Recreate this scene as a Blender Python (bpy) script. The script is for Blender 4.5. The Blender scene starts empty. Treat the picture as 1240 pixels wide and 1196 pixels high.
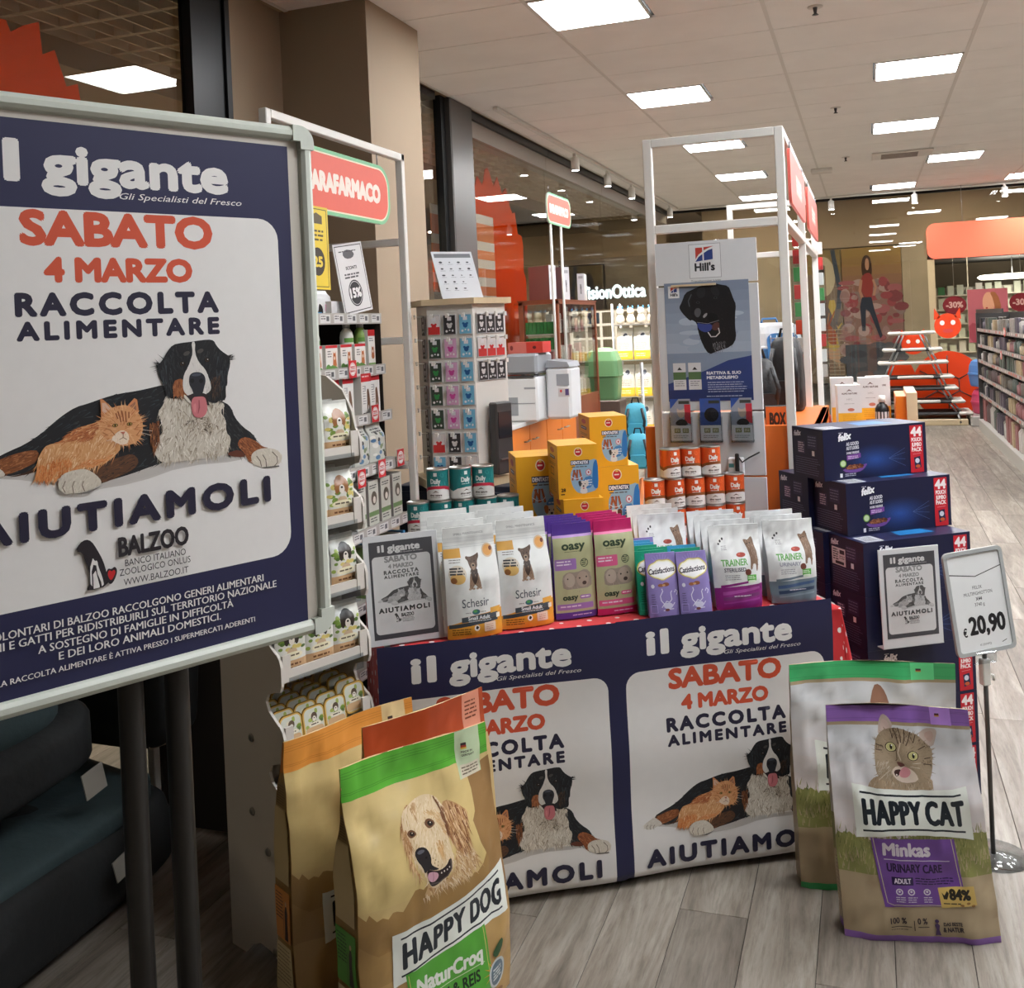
import bpy, bmesh, math, random
import numpy as np
from mathutils import Vector, Matrix, noise
D = bpy.data; SC = bpy.context.scene; COL = SC.collection
pi = math.pi
def R(a): return math.radians(a)
# ---------------------------------------------------------------- camera
# 1240x1196 frame, focal length 1223 px, level lens 1.66 m above the floor, small roll
FPX, PX, PY, ROLL, EYE = 1223., 620., 399., R(2.58), 1.66
YAW = math.atan2(429.4, 1223)
cam_d = D.cameras.new('camera'); cam = D.objects.new('camera', cam_d); COL.objects.link(cam)
cam_d.sensor_fit = 'HORIZONTAL'; cam_d.sensor_width = 36; cam_d.lens = 36*FPX/1240
cam.rotation_euler = (Matrix.Rotation(YAW, 3, 'Z') @ Matrix.Rotation(R(90), 3, 'X') @ Matrix.Rotation(-ROLL, 3, 'Z')).to_euler()
cam.location = (0, 0, EYE)
_a, _b = PX-620, PY-598
cam_d.shift_x = -_a/1240; cam_d.shift_y = _b/1240
cam_d.clip_start = 0.05; cam_d.clip_end = 200
SC.camera = cam
# ---------------------------------------------------------------- world, view, exposure
w = D.worlds.new('world'); SC.world = w; w.use_nodes = True
w.node_tree.nodes['Background'].inputs[0].default_value = (1, .93, .86, 1)
w.node_tree.nodes['Background'].inputs[1].default_value = .06
SC.view_settings.view_transform = 'Standard'; SC.view_settings.look = 'None'
SC.view_settings.gamma = 1; SC.view_settings.use_curve_mapping = False
SC.view_settings.exposure = 0.42
SC.cycles.use_denoising = True
SC.cycles.max_bounces = 6; SC.cycles.diffuse_bounces = 3; SC.cycles.glossy_bounces = 3; SC.cycles.transparent_max_bounces = 12
SC.cycles.sample_clamp_indirect = 4
CEIL = 3.5            # ceiling height
PANEL_W = 34.         # strength of the ceiling panels
# ---------------------------------------------------------------- photo geometry helpers (lens rays meeting real planes)
cr, sr, cy, sy = math.cos(ROLL), math.sin(ROLL), math.cos(YAW), math.sin(YAW)
O = np.array([0, 0, EYE])
def ray(x, y):
    u, v = x-PX, y-PY; a = (u*cr-v*sr)/FPX; b = (u*sr+v*cr)/FPX
    return np.array([cy*a-sy, sy*a+cy, -b])
def W(x, y, d): return O+ray(x, y)*d
def G(x, y, z=0.): r = ray(x, y); return O+r*((z-EYE)/r[2])
def VX(x, y, X): r = ray(x, y); return O+r*(X/r[0])
def VY(x, y, Y): r = ray(x, y); return O+r*(Y/r[1])
def PL(x, y, p, n): r = ray(x, y); return O+r*(np.dot(np.array(p)-O, n)/np.dot(r, n))
# ---------------------------------------------------------------- materials
def lin(c):
    return tuple(((v/255)/12.92 if v/255 <= .04045 else ((v/255+.055)/1.055)**2.4) for v in c[:3])+(1.,)
M = {}
def nm(name):
    m = D.materials.new(name); m.use_nodes = True; nt = m.node_tree; nt.nodes.clear()
    o = nt.nodes.new('ShaderNodeOutputMaterial'); M[name] = m; return m, nt, o
def N(nt, t, **k):
    n = nt.nodes.new('ShaderNode'+t)
    for a, v in k.items():
        if a in n.inputs: n.inputs[a].default_value = v
        else: setattr(n, a, v)
    return n
def mat(name, c, rough=.6, metal=0., spec=.5, var=0., vs=8., bump=0., bs=60., emis=None, alpha=None, stretch=(1, 1, 1), coat=0.):
    """principled material: base colour with a procedural tint variation and fine relief"""
    m, nt, o = nm(name); L = nt.links.new
    b = N(nt, 'BsdfPrincipled'); b.inputs['Base Color'].default_value = lin(c); b.inputs['Roughness'].default_value = rough
    b.inputs['Metallic'].default_value = metal; b.inputs['Specular IOR Level'].default_value = spec
    b.inputs['Coat Weight'].default_value = coat
    if emis: b.inputs['Emission Color'].default_value = lin(c); b.inputs['Emission Strength'].default_value = emis
    L(b.outputs[0], o.inputs[0])
    if var or bump:
        g = N(nt, 'NewGeometry'); mp = N(nt, 'Mapping'); mp.inputs['Scale'].default_value = stretch; L(g.outputs['Position'], mp.inputs[0])
    if var:
        n = N(nt, 'TexNoise', Scale=vs, Detail=5.); L(mp.outputs[0], n.inputs['Vector'])
        x = N(nt, 'MapRange'); x.inputs[1].default_value = .3; x.inputs[2].default_value = .7; x.inputs[3].default_value = 1-var; x.inputs[4].default_value = 1+var; L(n.outputs[0], x.inputs[0])
        h = N(nt, 'HueSaturation'); h.inputs['Color'].default_value = lin(c); L(x.outputs[0], h.inputs['Value']); L(h.outputs[0], b.inputs['Base Color'])
    if bump:
        n = N(nt, 'TexNoise', Scale=bs, Detail=4.); L(mp.outputs[0], n.inputs['Vector'])
        q = N(nt, 'Bump', Strength=bump, Distance=.01); L(n.outputs[0], q.inputs['Height']); L(q.outputs[0], b.inputs['Normal'])
    return m
def printmat(name, rough, spec=.5, coat=0.):
    m, nt, o = nm(name); b = N(nt, 'BsdfPrincipled', Roughness=rough); b.inputs['Specular IOR Level'].default_value = spec
    b.inputs['Coat Weight'].default_value = coat; b.inputs['Coat Roughness'].default_value = .15
    a = N(nt, 'VertexColor', layer_name='Col'); n = N(nt, 'TexNoise', Scale=35., Detail=3.); g = N(nt, 'NewGeometry')
    nt.links.new(g.outputs['Position'], n.inputs['Vector']); x = N(nt, 'MapRange'); x.inputs[3].default_value = .97; x.inputs[4].default_value = 1.03
    nt.links.new(n.outputs[0], x.inputs[0]); h = N(nt, 'HueSaturation'); nt.links.new(a.outputs[0], h.inputs['Color']); nt.links.new(x.outputs[0], h.inputs['Value'])
    nt.links.new(h.outputs[0], b.inputs['Base Color']); nt.links.new(b.outputs[0], o.inputs[0]); return m
printmat('print_paper', .45, .4); printmat('print_foil', .3, .5); printmat('print_card', .4, .4); printmat('print_matte', .8, .2)
def glass(name, tint=(225, 228, 225), refl=1.0, rough=0.):
    m, nt, o = nm(name); L = nt.links.new
    t = N(nt, 'BsdfTransparent'); t.inputs[0].default_value = lin(tint); g = N(nt, 'BsdfGlossy', Roughness=rough); f = N(nt, 'Fresnel', IOR=1.5); g_ = N(nt, 'NewGeometry'); mr_ = N(nt, 'MapRange'); mr_.inputs[3].default_value = 1.5; mr_.inputs[4].default_value = 1/1.5; L(g_.outputs['Backfacing'], mr_.inputs[0]); L(mr_.outputs[0], f.inputs['IOR'])
    k = N(nt, 'Math', operation='MULTIPLY'); k.inputs[1].default_value = 1.0*refl; L(f.outputs[0], k.inputs[0])
    x = N(nt, 'MixShader'); L(k.outputs[0], x.inputs[0]); L(t.outputs[0], x.inputs[1]); L(g.outputs[0], x.inputs[2]); L(x.outputs[0], o.inputs[0]); return m
def emit(name, c, s):
    m, nt, o = nm(name); e = N(nt, 'Emission', Strength=s); e.inputs[0].default_value = lin(c); nt.links.new(e.outputs[0], o.inputs[0]); return m
# ---------------------------------------------------------------- mesh helpers
class MB:
    """collects boxes, tubes, prisms ... and links them as one mesh object"""
    def __init__(s): s.v = []; s.f = []; s.m = []; s.sm = []; s.c = None
    def add(s, vs, fs, mi=0, smooth=False):
        o = len(s.v); s.v += [tuple(p) for p in vs]
        for f in fs: s.f.append([i+o for i in f]); s.m.append(mi); s.sm.append(smooth)
        return s
    def box(s, x0, x1, y0, y1, z0, z1, mi=0, c=0.):
        c = min(c, (x1-x0)*.45, (y1-y0)*.45, (z1-z0)*.45)
        if c <= 0:
            vs = [(x0,y0,z0),(x1,y0,z0),(x1,y1,z0),(x0,y1,z0),(x0,y0,z1),(x1,y0,z1),(x1,y1,z1),(x0,y1,z1)]
            return s.add(vs, [(0,3,2,1),(4,5,6,7),(0,1,5,4),(1,2,6,5),(2,3,7,6),(3,0,4,7)], mi)
        r = lambda z, k: [(x0+k,y0,z),(x1-k,y0,z),(x1,y0+k,z),(x1,y1-k,z),(x1-k,y1,z),(x0+k,y1,z),(x0,y1-k,z),(x0,y0+k,z)]
        inn = lambda z: [(x0+c,y0+c,z),(x1-c,y0+c,z),(x1-c,y0+c,z),(x1-c,y1-c,z),(x1-c,y1-c,z),(x0+c,y1-c,z),(x0+c,y1-c,z),(x0+c,y0+c,z)]
        rings = [inn(z0), r(z0+c, c), r(z1-c, c), inn(z1)]
        return s.loft(rings, mi, cap=True)
    def loft(s, rings, mi=0, cap=True, closed=True, smooth=False):
        n = len(rings[0]); vs = [p for r in rings for p in r]; fs = []
        for i in range(len(rings)-1):
            for j in range(n if closed else n-1):
                k = (j+1) % n; fs.append((i*n+j, i*n+k, (i+1)*n+k, (i+1)*n+j))
        s.add(vs, fs, mi, smooth)
        if cap: s.add(rings[0], [tuple(range(n))[::-1]], mi); s.add(rings[-1], [tuple(range(n))], mi)
        return s
    def tube(s, pts, r, n=10, mi=0, cap=True, smooth=True):
        pts = [Vector(p) for p in pts]; rr = r if isinstance(r, (list, tuple)) else [r]*len(pts); rings = []; pn = None
        for i, p in enumerate(pts):
            t = (pts[min(i+1, len(pts)-1)]-pts[max(i-1, 0)]).normalized()
            u = t.cross(Vector((0, 0, 1)) if abs(t.z) < .95 else Vector((1, 0, 0))).normalized() if pn is None else (pn-t*pn.dot(t)).normalized()
            pn = u; q = t.cross(u); rings.append([tuple(p+u*(rr[i]*math.cos(a*2*pi/n))+q*(rr[i]*math.sin(a*2*pi/n))) for a in range(n)])
        return s.loft(rings, mi, cap, smooth=smooth)
    def lathe(s, prof, n=24, mi=0, at=(0, 0, 0), cap=True, smooth=True):
        return s.loft([[(at[0]+r*math.cos(2*pi*k/n), at[1]+r*math.sin(2*pi*k/n), at[2]+z) for k in range(n)] for r, z in prof], mi, cap, smooth=smooth)
    def prism(s, pts, y0, y1, mi=0, ax='y'):
        f = {'y': lambda p, t: (p[0], t, p[1]), 'x': lambda p, t: (t, p[0], p[1]), 'z': lambda p, t: (p[0], p[1], t)}[ax]
        return s.loft([[f(p, y0) for p in pts], [f(p, y1) for p in pts]], mi)
    def build(s, name, mats, parent=None, loc=None, rot=None, label=None, cat=None, group=None, kind=None):
        me = D.meshes.new(name); me.from_pydata(s.v, [], s.f)
        for m in (mats if isinstance(mats, (list, tuple)) else [mats]): me.materials.append(M[m] if isinstance(m, str) else m)
        me.polygons.foreach_set('material_index', s.m); me.polygons.foreach_set('use_smooth', s.sm)
        bm = bmesh.new(); bm.from_mesh(me); bmesh.ops.remove_doubles(bm, verts=bm.verts, dist=1e-6); bmesh.ops.recalc_face_normals(bm, faces=bm.faces); bm.to_mesh(me); bm.free()
        o = D.objects.new(name, me); COL.objects.link(o); return place(o, parent, loc, rot, label, cat, group, kind)
def place(o, parent=None, loc=None, rot=None, label=None, cat=None, group=None, kind=None):
    if parent: o.parent = parent
    if loc is not None: o.location = tuple(float(v) for v in loc)
    if rot is not None: o.rotation_euler = rot if isinstance(rot, (tuple, list)) else (0, 0, rot)
    if label: o['label'] = label
    if cat: o['category'] = cat
    if group: o['group'] = group
    if kind: o['kind'] = kind
    return o
def empty(name, label, cat, loc=(0, 0, 0), rot=0, group=None, kind=None, parent=None):
    o = D.objects.new(name, None); COL.objects.link(o); o.empty_display_size = .05
    return place(o, parent, loc, rot, label, cat, group, kind)
def bx(name, m, x0, x1, y0, y1, z0, z1, c=0., **k): return MB().box(x0, x1, y0, y1, z0, z1, 0, c).build(name, m, **k)
def copy_tree(o, parent=None, **k):
    c = o.copy(); COL.objects.link(c)
    if parent: c.parent = parent
    for ch in list(o.children): copy_tree(ch, c)
    return place(c, None, **k)
def rrect(x0, y0, x1, y1, r, n=6):
    P = []
    for cx, cy_, a in ((x1-r, y0+r, -90), (x1-r, y1-r, 0), (x0+r, y1-r, 90), (x0+r, y0+r, 180)):
        P += [(cx+r*math.cos(R(a+90*k/n)), cy_+r*math.sin(R(a+90*k/n))) for k in range(n+1)]
    return P
def ellp(cx, cy_, rx, ry, n=20, rot=0):
    c, s_ = math.cos(R(rot)), math.sin(R(rot))
    return [(cx+rx*math.cos(2*pi*k/n)*c-ry*math.sin(2*pi*k/n)*s_, cy_+rx*math.cos(2*pi*k/n)*s_+ry*math.sin(2*pi*k/n)*c) for k in range(n)]
def inpoly(x, y, P):
    c = False; j = len(P)-1
    for i in range(len(P)):
        if (P[i][1] > y) != (P[j][1] > y) and x < (P[j][0]-P[i][0])*(y-P[i][1])/(P[j][1]-P[i][1])+P[i][0]: c = not c
        j = i
    return c
def smooth_poly(P, it=2):
    for _ in range(it):
        Q = []
        for i in range(len(P)):
            a, b = P[i], P[(i+1) % len(P)]
            Q += [(a[0]*.75+b[0]*.25, a[1]*.75+b[1]*.25), (a[0]*.25+b[0]*.75, a[1]*.25+b[1]*.75)]
        P = Q
    return P
_tc = {}
def glyphs(s, bold, sp, italic):
    key = (s, bold, sp, italic)
    if key not in _tc:
        cu = D.curves.new('t', 'FONT'); cu.body = s; cu.size = 1; cu.offset = bold; cu.space_character = sp; cu.shear = italic
        cu.resolution_u = 2 if len(s) > 14 else 3; cu.fill_mode = 'FRONT'
        o = D.objects.new('t', cu); COL.objects.link(o)
        me = D.meshes.new_from_object(o); vs = np.zeros(len(me.vertices)*3); me.vertices.foreach_get('co', vs); vs = vs.reshape(-1, 3)[:, :2]
        fs = [tuple(p.vertices) for p in me.polygons]; D.meshes.remove(me); D.objects.remove(o); D.curves.remove(cu); _tc[key] = (vs, fs)
    return _tc[key]
class CV:
    """flat print in millimetres (x right, y down): polygons, ellipses, strokes and lettering, each a hair above the last"""
    def __init__(s, w, h, bg=None, step=1.4e-5): s.w = w; s.h = h; s.v = []; s.f = []; s.c = []; s.z = 0.; s.step = step; s.T = None; s.G = None; \
        (s.rect(0, 0, w, h, bg) if bg else None)
    def col(s, c): return lin(s.G(c) if s.G else c)
    def raw(s, pts, fs, c, up=True):
        if up: s.z += s.step if up is True else up
        o = len(s.v)
        if s.T: pts = [s.T(*p) for p in pts]
        s.v += [(p[0], p[1], s.z) for p in pts]; cc = s.col(c)
        for f in fs: s.f.append([i+o for i in f]); s.c.append(cc)
    def poly(s, P, c, sm=0, jit=0., up=True):
        if sm: P = smooth_poly(P, sm)
        if jit: P = [(x+random.uniform(-jit, jit), y+random.uniform(-jit, jit)) for x, y in P]
        s.raw(P, [tuple(range(len(P)))], c, up)
    def rect(s, x0, y0, x1, y1, c): s.poly([(x0, y0), (x1, y0), (x1, y1), (x0, y1)], c)
    def rr(s, x0, y0, x1, y1, r, c): s.poly(rrect(x0, y0, x1, y1, r), c)
    def ell(s, cx, cy_, rx, ry, c, n=20, rot=0): s.poly(ellp(cx, cy_, rx, ry, n, rot), c)
    def ring(s, cx, cy_, rx, ry, wd, c, n=24):
        A = ellp(cx, cy_, rx, ry, n); B = ellp(cx, cy_, rx-wd, ry-wd, n)
        s.raw(A+B, [(i, (i+1) % n, n+(i+1) % n, n+i) for i in range(n)], c)
    def line(s, P, wd, c, up=True):
        L_, R_ = [], []; wds = wd if isinstance(wd, (list, tuple)) else [wd]*len(P)
        for i, p in enumerate(P):
            a = P[max(i-1, 0)]; b = P[min(i+1, len(P)-1)]; dx, dy = b[0]-a[0], b[1]-a[1]; l = math.hypot(dx, dy) or 1; nx, ny = -dy/l*wds[i]/2, dx/l*wds[i]/2
            L_.append((p[0]+nx, p[1]+ny)); R_.append((p[0]-nx, p[1]-ny))
        n = len(P); s.raw(L_+R_, [(i, i+1, n+i+1, n+i) for i in range(n-1)], c, up)
    def frame(s, x0, y0, x1, y1, t, c):
        for a in ((x0, y0, x1, y0+t), (x0, y1-t, x1, y1), (x0, y0, x0+t, y1), (x1-t, y0, x1, y1)): s.rect(*a, c)
    def text(s, t, x, y, h, c, w=None, al='l', bold=.0, sp=1., it=0., rot=0., warp=None):
        """h = capital height, y = baseline, w squeezes the line to that width"""
        vs, fs = glyphs(t, 0., sp, it)
        if not len(vs): return
        if 'cap' not in _tc: c0, _ = glyphs('H', 0., 1., 0.); _tc['cap'] = c0[:, 1].max()-c0[:, 1].min()
        k = h/_tc['cap']; x0, x1 = vs[:, 0].min(), vs[:, 0].max(); kx = w/(x1-x0) if w else k; W_ = (x1-x0)*kx
        ox = {'l': x, 'c': x-W_/2, 'r': x-W_}[al]; P = np.stack([(vs[:, 0]-x0)*kx, -vs[:, 1]*k], 1); P[:, 0] += ox; P[:, 1] += y
        if rot:
            a = R(rot); q = P-[x, y]; P = np.stack([x+q[:, 0]*math.cos(a)-q[:, 1]*math.sin(a), y+q[:, 0]*math.sin(a)+q[:, 1]*math.cos(a)], 1)
        P = [tuple(p) for p in P]
        if bold < .004: sh = [(0, 0)]
        elif bold < .02: sh = [(-1, 0), (1, 0)]
        else: sh = [(math.cos(R(a)), math.sin(R(a))) for a in range(0, 360, 45)]
        bh = bold*h/_tc['cap']*(1.35 if bold >= .02 else 1)
        for i, (dx, dy) in enumerate(sh):
            Q = [(p[0]+dx*bh, p[1]+dy*bh) for p in P]
            if warp: Q = [warp(*p) for p in Q]
            s.raw(Q, fs, c, True if i == 0 else 3e-6)
    def fur(s, P, n, cols, ln, wd, ang, spread=25, rnd=1):
        rg = random.Random(rnd); xs = [p[0] for p in P]; ys = [p[1] for p in P]; a0, a1, b0, b1 = min(xs), max(xs), min(ys), max(ys); k = 0; t = 0
        while k < n and t < n*6:
            t += 1; x, y = rg.uniform(a0, a1), rg.uniform(b0, b1)
            if not inpoly(x, y, P): continue
            k += 1; a = R((ang(x, y) if callable(ang) else ang)+rg.uniform(-spread, spread)); l = ln*rg.uniform(.5, 1.3); b = wd*rg.uniform(.6, 1.3)
            c, sn = math.cos(a), math.sin(a); zz = 0; s.z += 5e-7
            s.raw([(x-sn*b/2, y+c*b/2), (x+sn*b/2, y-c*b/2), (x+c*l, y+sn*l)], [(0, 1, 2)], rg.choice(cols), up=False)
        s.z += s.step*2
    def lines(s, x0, y0, x1, n, dy, h, c, seed=0):
        """rows of type too small to read, as broken dashes"""
        rg = random.Random(seed)
        for i in range(n):
            x = x0; xe = x1-rg.uniform(0, .15)*(x1-x0)
            while x < xe: l = min(rg.uniform(1.5, 6)*h, xe-x); s.rect(x, y0+i*dy, x+l, y0+i*dy+h, c); x += l+h*.7
    def mesh(s, name, mp, m, cuts=None, z0=0.):
        """mp(x_mm, y_mm, lift_m) -> 3-D point; cuts = (xs, ys) grid lines to bend along"""
        me = D.meshes.new(name)
        me.from_pydata([(p[0], p[1], p[2]*1000) for p in s.v], [], s.f)
        ca = me.color_attributes.new('Col', 'FLOAT_COLOR', 'CORNER'); n = np.array([len(f) for f in s.f]); ca.data.foreach_set('color', np.repeat(np.array(s.c, dtype=np.float32), n, axis=0).ravel())
        bm = bmesh.new(); bm.from_mesh(me)
        bmesh.ops.triangulate(bm, faces=[f for f in bm.faces if len(f.verts) > 4])
        if cuts:
            for ax, L_ in enumerate(cuts):
                for q in L_:
                    co = (q, 0, 0) if ax == 0 else (0, q, 0)
                    g = [f for f in bm.faces if min(v.co[ax] for v in f.verts) < q-1e-4 and max(v.co[ax] for v in f.verts) > q+1e-4]
                    if not g: continue
                    es = {e for f in g for e in f.edges}; vs = {v for f in g for v in f.verts}
                    bmesh.ops.bisect_plane(bm, geom=list(vs)+list(es)+g, plane_co=co, plane_no=(1, 0, 0) if ax == 0 else (0, 1, 0))
        if cuts:      # bend along a fixed triangulated grid, so every layer of the print follows the same facets
            gx = [0.]+list(cuts[0])+[float(s.w)]; gy = [0.]+list(cuts[1])+[float(s.h)]; dx = gx[1]-gx[0]; dy = gy[1]-gy[0]
            nx_, ny_ = len(gx)-1, len(gy)-1
            for k in range(1, nx_+ny_):
                nrm = Vector((1/dx, 1/dy, 0)); co = Vector((k*dx, 0, 0)); d_ = {v: (v.co-co).dot(nrm) for v in bm.verts}
                g = [f for f in bm.faces if min(d_[v] for v in f.verts) < -1e-4 and max(d_[v] for v in f.verts) > 1e-4]
                if not g: continue
                es = {e for f in g for e in f.edges}; vs = {v for f in g for v in f.verts}
                bmesh.ops.bisect_plane(bm, geom=list(vs)+list(es)+g, plane_co=co, plane_no=nrm)
            Gp = {}
            def gp(i, j):
                if (i, j) not in Gp:
                    a = np.array(mp(i*dx, j*dy, 0.), float); b_ = np.array(mp(i*dx, j*dy, .01), float); Gp[(i, j)] = (a, (b_-a)*100)
                return Gp[(i, j)]
            def gn(i, j):
                k_ = ('n', i, j)
                if k_ not in Gp:
                    f_ = lambda a, b_: np.array(mp(min(max(a, 0), s.w), min(max(b_, 0), s.h), 0.), float)
                    v_ = np.cross(f_(i*dx+dx*.4, j*dy)-f_(i*dx-dx*.4, j*dy), f_(i*dx, j*dy+dy*.4)-f_(i*dx, j*dy-dy*.4)); o_ = gp(i, j)[1]; v_ = v_ if np.dot(v_, o_) > 0 else -v_
                    Gp[k_] = v_/(np.linalg.norm(v_)+1e-12)
                return Gp[k_]
            def nrm2(x, y):
                fx, fy = x/dx, y/dy; i = min(nx_-1, max(0, int(fx))); j = min(ny_-1, max(0, int(fy))); a, b_ = fx-i, fy-j
                v_ = gn(i, j)*(1-a)*(1-b_)+gn(i+1, j)*a*(1-b_)+gn(i, j+1)*(1-a)*b_+gn(i+1, j+1)*a*b_; return Vector([float(t) for t in v_])
            bm.verts.ensure_lookup_table(); bm.verts.index_update(); cn = [nrm2(v.co.x, v.co.y).normalized() for v in bm.verts]
            def mp2(x, y, l):
                fx, fy = x/dx, y/dy; i = min(nx_-1, max(0, int(fx))); j = min(ny_-1, max(0, int(fy))); a, b_ = fx-i, fy-j
                if a+b_ <= 1: q = [(gp(i, j), 1-a-b_), (gp(i+1, j), a), (gp(i, j+1), b_)]
                else: q = [(gp(i+1, j+1), a+b_-1), (gp(i+1, j), 1-b_), (gp(i, j+1), 1-a)]
                return sum(w_*(p[0]+p[1]*l) for p, w_ in q)
            mpf = mp2
        else: mpf = mp
        for v in bm.verts: v.co = Vector([float(t) for t in mpf(v.co.x, v.co.y, v.co.z/1000+z0)])
        for f in bm.faces:
            f.smooth = bool(cuts)
            if cuts:
                f.normal_update()
                if f.normal.dot(cn[f.verts[0].index]) < 0: f.normal_flip()
        bm.to_mesh(me); bm.free()
        if cuts: me.normals_split_custom_set_from_vertices(cn)
        me.materials.append(M[m]); return me
    def build(s, name, mp, m='print_paper', parent=None, cuts=None, z0=0., **k):
        o = D.objects.new(name, s.mesh(name, mp, m, cuts, z0)); COL.objects.link(o); return place(o, parent, **k)
def front(w, h, y=0.): return lambda x, yy, l: ((x-w/2)/1000, y-l, (h-yy)/1000)   # print upright, facing -Y, base at z=0
def fix_normals(me, d=(0, -1, 0)): pass
# ================================================================ SETTING
mat('tan_paint', (152, 134, 112), .75, var=.03, vs=2., bump=.08, bs=120)
mat('pale_paint', (214, 200, 178), .75, var=.03, vs=2.)
mat('ceil_tile', (243, 240, 236), .85, var=.03, vs=3., bump=.25, bs=220)
mat('ceil_rail', (222, 218, 212), .6)
mat('dark_void', (30, 28, 26), .9)
mat('black_metal', (22, 23, 25), .38, metal=.3)
mat('grey_metal', (96, 94, 92), .35, metal=.7)
mat('fascia_metal', (150, 143, 134), .4, metal=.4)
mat('white_metal', (222, 220, 214), .38)
mat('white_matte', (225, 222, 216), .6)
mat('orange_acrylic', (208, 58, 6), .35)
emit('panel_glow', (250, 252, 255), PANEL_W)
glass('window_glass', (246, 247, 244)); glass('clear_glass', (238, 240, 238), .8); glass('clear_plastic', (232, 236, 238), 1.2, .08)
def struct(o): o['kind'] = 'structure'; return o
# floor: subfloor, planks as parts near the camera, the rest joined
m, nt, o_ = nm('plank'); L = nt.links.new
b = N(nt, 'BsdfPrincipled', Roughness=.42); g = N(nt, 'NewGeometry'); oi = N(nt, 'ObjectInfo')
at = N(nt, 'VertexColor', layer_name='Tint')
mp = N(nt, 'Mapping'); mp.inputs['Scale'].default_value = (9, .9, 1)
ad = N(nt, 'VectorMath', operation='ADD'); sc = N(nt, 'VectorMath', operation='SCALE'); cx = N(nt, 'CombineXYZ')
sm = N(nt, 'Math', operation='ADD'); L(oi.outputs['Random'], sm.inputs[0]); L(at.outputs['Color'], sm.inputs[1])
for i in range(3): L(sm.outputs[0], cx.inputs[i])
L(cx.outputs[0], sc.inputs[0]); sc.inputs['Scale'].default_value = 37.; L(g.outputs['Position'], ad.inputs[0]); L(sc.outputs[0], ad.inputs[1]); L(ad.outputs[0], mp.inputs[0])
n1 = N(nt, 'TexNoise', Scale=1.6, Detail=8., Roughness=.65, Distortion=.6); L(mp.outputs[0], n1.inputs['Vector'])
n2 = N(nt, 'TexNoise', Scale=9., Detail=6., Roughness=.7); L(mp.outputs[0], n2.inputs['Vector'])
mp3 = N(nt, 'Mapping'); mp3.inputs['Scale'].default_value = (1, .35, 1); L(ad.outputs[0], mp3.inputs[0])
vo = N(nt, 'TexVoronoi', Scale=3.2, feature='F1'); L(mp3.outputs[0], vo.inputs['Vector'])
r1 = N(nt, 'ValToRGB'); e = r1.color_ramp.elements; e[0].position = .25; e[0].color = lin((88, 80, 72)); e[1].position = .72; e[1].color = lin((172, 165, 155))
q = r1.color_ramp.elements.new(.48); q.color = lin((134, 125, 114)); L(n1.outputs[0], r1.inputs[0])
r2 = N(nt, 'ValToRGB'); r2.color_ramp.elements[0].position = .30; r2.color_ramp.elements[0].color = (.35, .33, .3, 1); r2.color_ramp.elements[1].position = .52; r2.color_ramp.elements[1].color = (1, 1, 1, 1); L(n2.outputs[0], r2.inputs[0])
x1 = N(nt, 'Mix', data_type='RGBA', blend_type='MULTIPLY'); x1.inputs[0].default_value = .55; L(r1.outputs[0], x1.inputs[6]); L(r2.outputs[0], x1.inputs[7])
r3 = N(nt, 'ValToRGB'); r3.color_ramp.elements[0].position = .015; r3.color_ramp.elements[0].color = (.25, .2, .16, 1); r3.color_ramp.elements[1].position = .07; r3.color_ramp.elements[1].color = (1, 1, 1, 1); L(vo.outputs['Distance'], r3.inputs[0])
x2 = N(nt, 'Mix', data_type='RGBA', blend_type='MULTIPLY'); x2.inputs[0].default_value = .8; L(x1.outputs[2], x2.inputs[6]); L(r3.outputs[0], x2.inputs[7])
hs = N(nt, 'HueSaturation'); fr = N(nt, 'Math', operation='FRACT'); L(sm.outputs[0], fr.inputs[0]); mr = N(nt, 'MapRange'); mr.inputs[3].default_value = .76; mr.inputs[4].default_value = .98; L(fr.outputs[0], mr.inputs[0]); L(mr.outputs[0], hs.inputs['Value'])
L(x2.outputs[2], hs.inputs['Color']); L(hs.outputs[0], b.inputs['Base Color']); bp = N(nt, 'Bump', Strength=.25, Distance=.004); L(n2.outputs[0], bp.inputs['Height']); L(bp.outputs[0], b.inputs['Normal']); L(b.outputs[0], o_.inputs[0])
floor = struct(bx('floor', 'dark_void', -12, 9, -6, 26, -.06, -.004))
PW, PLN = .19, 1.25
pm = MB().box(.0008, PW-.0008, .0008, PLN-.0008, -.004, 0, 0, .0012).build('plank', 'plank', parent=floor, label=None)
me_plank = pm.data; ta = me_plank.color_attributes.new('Tint', 'FLOAT_COLOR', 'CORNER'); ta.data.foreach_set('color', [0.]*4*len(me_plank.loops))
D.objects.remove(pm)
def in_view(x, y, z=0., mg=60):
    d = np.array([x, y, z])-O; X = cy*d[0]+sy*d[1]; Y = -sy*d[0]+cy*d[1]
    if Y < .3: return False, 0
    a, b_ = X/Y, -d[2]/Y; u, v = FPX*(a*cr+b_*sr)+PX, FPX*(-a*sr+b_*cr)+PY
    return -mg < u < 1240+mg and -mg < v < 1196+mg, Y
cells = []; rp = random.Random(4)
for i in range(-64, 48):
    off = rp.uniform(0, PLN)
    for j in range(-6, 21):
        x, y = i*PW, j*PLN+off-.6
        if not(-12 < x and x+PW < 9 and -6 < y and y+PLN < 26): continue
        vis = max((in_view(x+a, y+c) for a in (0, PW) for c in (0, PLN/2, PLN)), key=lambda t: t[0])
        cells.append((0 if vis[0] and -3.2 < x < 1.8 else 1, y+abs(x)*.2, x, y))
cells.sort(); near = [c for c in cells if c[0] == 0][:290]; rest = [c for c in cells if c not in near]
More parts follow.
